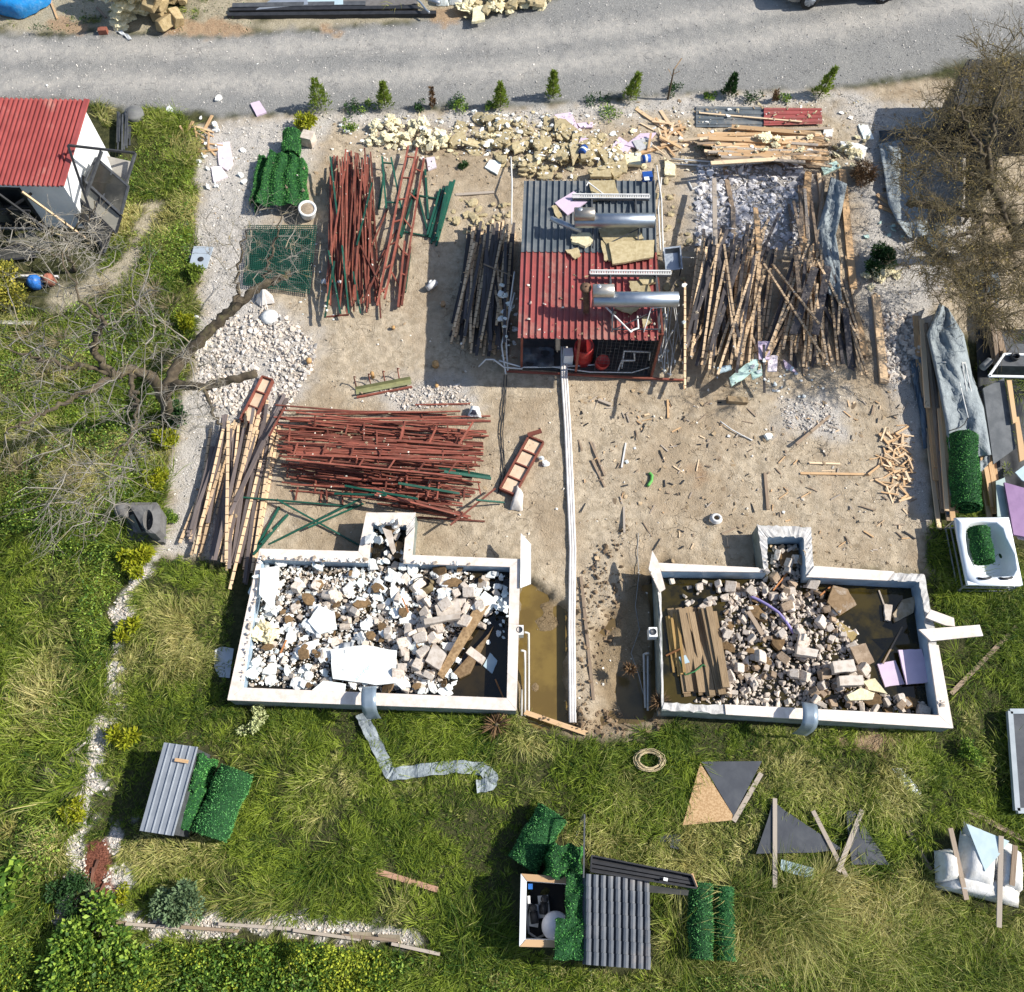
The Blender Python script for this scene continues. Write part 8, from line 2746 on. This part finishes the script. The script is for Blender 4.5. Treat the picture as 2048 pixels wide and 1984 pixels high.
bare_tree('large bare grey tree over the west thicket with two sawn limbs toward the yard',
          [[(322, 800, 0, .16), (318, 772, .8, .15), (308, 748, 1.6, .135), (290, 720, 2.4, .12), (250, 705, 2.9, .10), (220, 718, 3.2, .10), (190, 690, 3.7, .075), (176, 668, 4.0, .07), (188, 640, 4.3, .06), (200, 615, 4.7, .045)],
           [(308, 748, 1.6, .12), (340, 735, 1.9, .11), (390, 742, 2.1, .10), (440, 728, 2.3, .095), (490, 715, 2.4, .09)],
           [(312, 760, 1.2, .15), (345, 690, 1.5, .14), (385, 650, 1.9, .13), (420, 615, 2.1, .125), (450, 585, 2.3, .12), (490, 555, 2.45, .10), (520, 538, 2.5, .09), (556, 524, 2.55, .075)],
           [(448, 588, 2.25, .05), (452, 545, 2.7, .035), (462, 490, 3.2, .025), (470, 440, 3.7, .015)],
           [(505, 548, 2.45, .045), (520, 500, 2.8, .035), (530, 455, 3.3, .022), (540, 410, 3.8, .012)],
           [(220, 718, 3.2, .08), (170, 750, 3.5, .06), (120, 770, 3.8, .045), (60, 800, 4.2, .03), (10, 830, 4.5, .015)],
           [(250, 705, 2.9, .07), (255, 740, 3.2, .05), (262, 780, 3.4, .04), (250, 830, 3.7, .03), (215, 890, 4.0, .015)],
           [(220, 718, 3.2, .06), (150, 700, 3.8, .05), (80, 690, 4.2, .035), (20, 670, 4.6, .02)],
           [(200, 615, 4.7, .04), (160, 580, 5.0, .03), (130, 520, 5.2, .02), (100, 440, 5.4, .01)],
           [(388, 742, 2.1, .05), (405, 780, 2.3, .04), (425, 812, 2.5, .03)]],
          [(CROWN_A, 2.4, 5.2, 165), ([(390, 400), (560, 395), (610, 450), (560, 540), (440, 560), (390, 500)], 2.2, 3.9, 60),
           ([(0, 420), (180, 430), (300, 500), (330, 620), (120, 600), (0, 560)], 3.0, 5.6, 60), ([(130, 880), (280, 850), (290, 960), (180, 1040), (60, 1040)], 2.0, 3.8, 40)],
          TWIG_G, 31, nsub=4, tw_r=.0045)
CROWN_C = [(1690, 260), (1760, 200), (1850, 130), (1960, 90), (1990, 300), (1985, 560), (1900, 610), (1850, 590), (1790, 560), (1720, 500), (1740, 400)]
bare_tree('dry olive brown tree at the east edge hanging over the shaded tarpaulin',
          [[(1955, 470, 0, .17), (1948, 450, .8, .16), (1935, 420, 1.6, .15), (1915, 385, 2.4, .13), (1895, 345, 3.0, .10), (1890, 285, 3.7, .07), (1900, 215, 4.4, .045), (1925, 140, 5.1, .025)],
           [(1935, 420, 1.6, .12), (1880, 415, 1.9, .11), (1820, 400, 2.1, .10), (1775, 392, 2.2, .09), (1738, 388, 2.25, .085)],
           [(1880, 415, 1.9, .07), (1860, 440, 2.7, .055), (1820, 460, 3.0, .04), (1780, 490, 3.2, .02)],
           [(1895, 345, 3.0, .06), (1830, 330, 3.5, .045), (1780, 280, 3.9, .03), (1730, 250, 4.2, .015)],
           [(1915, 385, 2.4, .07), (1930, 440, 2.9, .05), (1970, 420, 3.5, .03)],
           [(1885, 300, 3.7, .05), (1850, 240, 4.2, .035), (1820, 170, 4.7, .015)],
           [(1880, 415, 1.9, .06), (1890, 520, 2.6, .045), (1890, 570, 3.0, .03), (1870, 600, 3.2, .015)]],
          [(CROWN_C, 2.0, 4.6, 400), ([(1850, 60), (1960, 30), (1990, 200), (1880, 240)], 3.6, 5.6, 40), ([(1750, 440), (1920, 470), (1930, 620), (1850, 620), (1770, 560)], 1.6, 3.2, 110), ([(1840, 400), (1990, 390), (1990, 650), (1870, 640)], 1.5, 3.2, 120)],
          TWIG_O, 33, nsub=7, leafy=(M('dry_lichen_leaf', (.33, .25, .075), (.22, .165, .05), 9, var=.4, bump=0), 8500, None))
bare_tree('thin bare sapling below the cabin, in front of its dark porch',
          [[(140, 520, 0, .05), (132, 490, .7, .045), (128, 450, 1.5, .03), (120, 420, 2.1, .015)], [(128, 450, 1.5, .025), (165, 420, 2.0, .018), (185, 385, 2.4, .01)], [(132, 490, .7, .03), (80, 480, 1.2, .02), (40, 455, 1.7, .012)]],
          [([(40, 420), (200, 400), (210, 500), (60, 510)], .8, 2.6, 44)], TWIG_G, 35, nsub=4)
# the unseen tree whose shade falls on the yard is the dry tree itself; small brush in the thicket
for x, y in ((60, 640), (120, 660), (300, 560), (330, 590), (200, 560), (270, 600), (90, 720), (340, 700), (40, 900), (150, 920)):
 spiky('pale dry brush tuft in the west thicket', x, y, .05, 120, .7, M('dry_brush', (.30, .24, .14), (.22, .175, .10), 9, var=.3, bump=0), .006, .9, 'dry_brush', 'brush')['group'] = 'dry brush in the west thicket'
# ------------------------------------------------------------------ grass and weeds
def grass_material():
 m, nt, bs = _nt('grass_blade')
 L = nt.links
 def at(n):
  a = nt.nodes.new('ShaderNodeAttribute')
  a.attribute_name = n
  return a.outputs['Fac']
 r = at('rnd')
 c = _mix(nt, r, (.034, .085, .010), (.32, .40, .045))
 c = _mix(nt, at('dry'), c, _mix(nt, r, (.46, .39, .12), (.82, .72, .36)))
 L.new(c, bs.inputs['Base Color'])
 bs.inputs['Roughness'].default_value = .6
 bs.inputs['Specular IOR Level'].default_value = .25
 tr = nt.nodes.new('ShaderNodeBsdfTranslucent')
 L.new(c, tr.inputs[0])
 mx = nt.nodes.new('ShaderNodeMixShader')
 mx.inputs[0].default_value = .38
 L.new(bs.outputs[0], mx.inputs[1])
 L.new(tr.outputs[0], mx.inputs[2])
 L.new(mx.outputs[0], nt.nodes['Material Output'].inputs[0])
 return m
GRASS = grass_material()
def sample_zone(poly, n, wf):
 q = np.array(pts_in(poly, n, wf))
 free = (hm_get(q[:, 0], q[:, 1]) - grid_at(Z0, q[:, 0], q[:, 1])) < .03
 for dx, dy in ((.16, 0), (-.16, 0), (0, .16), (0, -.16)):
  free &= (hm_get(q[:, 0] + dx, q[:, 1] + dy) - grid_at(Z0, q[:, 0], q[:, 1])) < .2
 return q[free]
def blades(B, ang, L, up, wd, droop):
 n = len(B)
 D = np.stack([np.cos(ang), np.sin(ang), up], 1)
 D /= np.linalg.norm(D, axis=1)[:, None]
 S = np.stack([-np.sin(ang), np.cos(ang), np.zeros(n)], 1) + RNG.normal(0, .4, (n, 3))
 S /= np.linalg.norm(S, axis=1)[:, None]
 Mi = B + D * L[:, None] * .55
 D2 = D.copy()
 D2[:, 2] -= droop
 T = Mi + D2 * L[:, None] * .5
 T[:, 2] = np.maximum(T[:, 2], B[:, 2] + .015)
 w = wd * RNG.uniform(.6, 1.3, n)[:, None]
 V = np.stack([B - S * w, B + S * w, Mi + S * w * .8, Mi - S * w * .8, T], 1).reshape(-1, 3)
 i = np.arange(n)[:, None] * 5
 return V, np.concatenate([i + np.array([[0, 1, 2]]), i + np.array([[0, 2, 3]]), i + np.array([[3, 2, 4]])])
def grass(name, poly, n, ln, wd, label, wf, dry0, per=22, seed=0, cat='grass', base=.3):
 """tufts of drooping blades over a thin low layer"""
 nt_ = int(n * (1 - base) / per)
 c = sample_zone(poly, nt_, lambda x, y: wf(x, y) * np.clip(.25 + (fbm(x, y, .9, seed + 6, 3) - .33) * 3.2, .12, 1))
 nt_ = len(c)
 x, y = c[:, 0], c[:, 1]
 big = np.clip(.35 + 1.5 * (fbm(x, y, .7, seed + 5, 3) - .2), .3, 1.5) * np.exp(RNG.normal(0, .3, nt_))
 tang = fbm(x, y, .5, seed + 2, 2) * 9 + RNG.normal(0, .9, nt_)
 patch = fbm(x, y, .75, seed + 4, 3)
 tdry = dry0(x, y) + np.clip((patch - .57) * 3.0, -.3, .6) + RNG.normal(0, .16, nt_)
 trnd = np.clip(.45 + (fbm(x, y, 1.4, seed + 1, 2) - .5) * 1.0 + RNG.normal(0, .22, nt_), 0, 1)
 lean = RNG.uniform(.2, 1.3, nt_)
 k = np.repeat(np.arange(nt_), per)
 m = len(k)
 a = RNG.random(m) * 6.283
 rad = .09 * big[k] * np.sqrt(RNG.random(m))
 bx, by_ = x[k] + np.cos(a) * rad, y[k] + np.sin(a) * rad
 dx, dy = np.cos(a) * .55 + np.cos(tang[k]) * lean[k], np.sin(a) * .55 + np.sin(tang[k]) * lean[k]
 ang = np.arctan2(dy, dx) + RNG.normal(0, .25, m)
 out = np.hypot(dx, dy)
 L = ln * big[k] * RNG.uniform(.55, 1.3, m)
 V1, F1 = blades(np.stack([bx, by_, grid_at(Z0, bx, by_) - .01], 1), ang, L, RNG.uniform(.5, 1.5, m) / (.4 + out), wd, RNG.uniform(.3, 1.1, m))
 r1 = np.clip(trnd[k] + RNG.normal(0, .18, m), 0, 1)
 d1 = np.clip(tdry[k] + RNG.normal(0, .15, m) + .5 * (RNG.random(m) < .05), 0, 1)
 q = sample_zone(poly, int(n * base), wf)
 m2 = len(q)
 V2, F2 = blades(np.column_stack([q, grid_at(Z0, q[:, 0], q[:, 1]) - .01]), RNG.random(m2) * 6.283, ln * RNG.uniform(.2, .55, m2), RNG.uniform(.4, 1.4, m2), wd, RNG.uniform(.2, .8, m2))
 r2 = RNG.random(m2) * .45
 d2 = np.clip(dry0(q[:, 0], q[:, 1]) * .7 + RNG.normal(0, .15, m2), 0, 1)
 V, F = np.concatenate([V1, V2]), np.concatenate([F1, F2 + len(V1)])
 return stuff(np_mesh(name, V, F, GRASS, rnd=np.repeat(np.concatenate([r1, r2]), 5), extra={'dry': np.repeat(np.concatenate([d1, d2]), 5)}), label, cat)
wl = lambda x, y: grid_at(w_lawn, x, y) ** 1.5
LAWN = [(300, 1064), (445, 1064), (440, 1345), (990, 1362), (1000, 1372), (1266, 1398), (1268, 1362), (1830, 1398), (1776, 1080), (1770, 980), (1900, 640), (2060, 640), (2160, 1920), (820, 1930),
  (820, 1790), (560, 1760), (130, 1745), (140, 1600), (240, 1180)]
by = lambda y0: P(980, y0).y
LOWG = [(-80, 1785), (300, 1785), (420, 1795), (900, 1840), (1130, 1872), (2050, 1850), (2050, 1960), (-80, 1960)]
dry_lawn = lambda x, y: -.02 + .22 * np.clip((by(1600) - y) / 2.5, 0, 1) * np.clip((x + .5) / 4, 0, 1)
grass('lawn_grass', LAWN, 330000, .30, .0070, 'long green lawn grass laid over in swirls around the pools', wl, dry_lawn, 24, 0)
grass('straw_grass', [(1300, 1690), (2100, 1640), (2160, 1930), (1260, 1930)], 34000, .62, .0055, 'long straw coloured grass at the lower east', wl, lambda x, y: .34 + 0 * x, 34, 2, base=.05)
grass('verge_grass', LOWG, 60000, .34, .008, 'loose light green weeds along the lower edge', wl, lambda x, y: .12 + 0 * x, 18, 7, 'weeds')
WEED = [(-160, 560), (110, 600), (330, 520), (380, 640), (335, 830), (312, 1000), (285, 1060), (230, 1130), (205, 1290), (150, 1600), (100, 1740), (-30, 1960), (-160, 1960)]
grass('weed_grass', WEED, 170000, .46, .0090, 'tall mixed weeds of the west thicket', wl, lambda x, y: .10 + 0 * x, 20, 3, 'weeds')
grass('verge_grass', [(165, 190), (345, 215), (378, 260), (378, 620), (300, 640), (110, 600), (205, 500), (240, 300)], 42000, .34, .0085, 'green and rusty weeds between the cabin and the gravel', wl, lambda x, y: .25 + 0 * x, 18, 4, 'weeds')
grass('verge_grass', [(-300, 68), (1060, 0), (1060, -80), (-400, -80)], 22000, .22, .008, 'sparse weeds on the bank north of the road', lambda x, y: wl(x, y) * .6, lambda x, y: .3 + 0 * x, 14, 5, 'weeds')
grass('verge_grass', [(1840, 300), (2060, 200), (2060, 640), (1880, 640), (1860, 480)], 9000, .22, .008, 'shaded weeds under the dry tree', lambda x, y: wl(x, y) * .7, lambda x, y: .2 + 0 * x, 14, 6, 'weeds')
def ground_leaves(name, poly, n, h, leaf, mat, label, wf=None, seed=1):
 q = sample_zone(poly, n, wf or wl)
 n = len(q)
 m = np.clip((fbm(q[:, 0], q[:, 1], .9, seed, 3) - .38) * 3.2, 0, 1.4)
 keep = RNG.random(n) < m + .02
 q, m = q[keep], m[keep]
 n = len(q)
 z = h * m * RNG.random(n) ** .6 + .03
 C = np.stack([q[:, 0], q[:, 1], z], 1)
 D = RNG.normal(0, 1, (n, 3)) + np.array([0, 0, .5])
 o = leaves(C, D, leaf[0] * RNG.uniform(.6, 1.4, n), leaf[1] * RNG.uniform(.7, 1.3, n), name, mat, rnd=np.clip(RNG.random(n) * .7 + (fbm(q[:, 0], q[:, 1], 2.2, seed + 3, 2) - .3), 0, .999))
 return stuff(o, label, 'undergrowth')
LOW = [(-80, 1740), (105, 1765), (420, 1790), (840, 1830), (1000, 1850), (1130, 1870), (1400, 1860), (2000, 1850), (2050, 1960), (-80, 1960)]
ground_leaves('undergrowth', [(-80, 1790), (160, 1830), (300, 1800), (420, 1825), (600, 1800), (900, 1850), (1000, 1960), (-80, 1960)], 52000, .5, (.055, .022), M('hedge_leaf', (.16, .27, .034), (.085, .17, .024), 10, var=.45, bump=0, c3=(.38, .42, .045), transl=.35), 'leafy yellow green undergrowth along the lower edge')
ground_leaves('undergrowth', [(-80, 1795), (300, 1810), (420, 1795), (900, 1842), (1000, 1960), (-80, 1960)], 15000, .3, (.08, .022), LEAF_G, 'dark leafy undergrowth under the yellow green leaves', seed=5)
ground_leaves('undergrowth', WEED, 46000, .35, (.06, .018), LEAF_G, 'leafy weeds of the west thicket', seed=4)
ground_leaves('undergrowth', [(900, 1840), (1130, 1872), (2050, 1850), (2050, 1960), (900, 1960)], 15000, .25, (.045, .018), LEAF_G, 'small leafy weeds along the lower east edge', seed=6)
ground_leaves('undergrowth', [(205, 215), (345, 215), (378, 260), (378, 620), (300, 640)], 9000, .25, (.055, .018), LEAF_G, 'leafy weeds beside the cabin path', seed=2)
ground_leaves('undergrowth', [(60, 66), (480, 66), (480, -60), (60, -60)], 5000, .2, (.05, .018), LEAF_D, 'leafy weeds on the bank north of the road', lambda x, y: wl(x, y) * .5, 3)
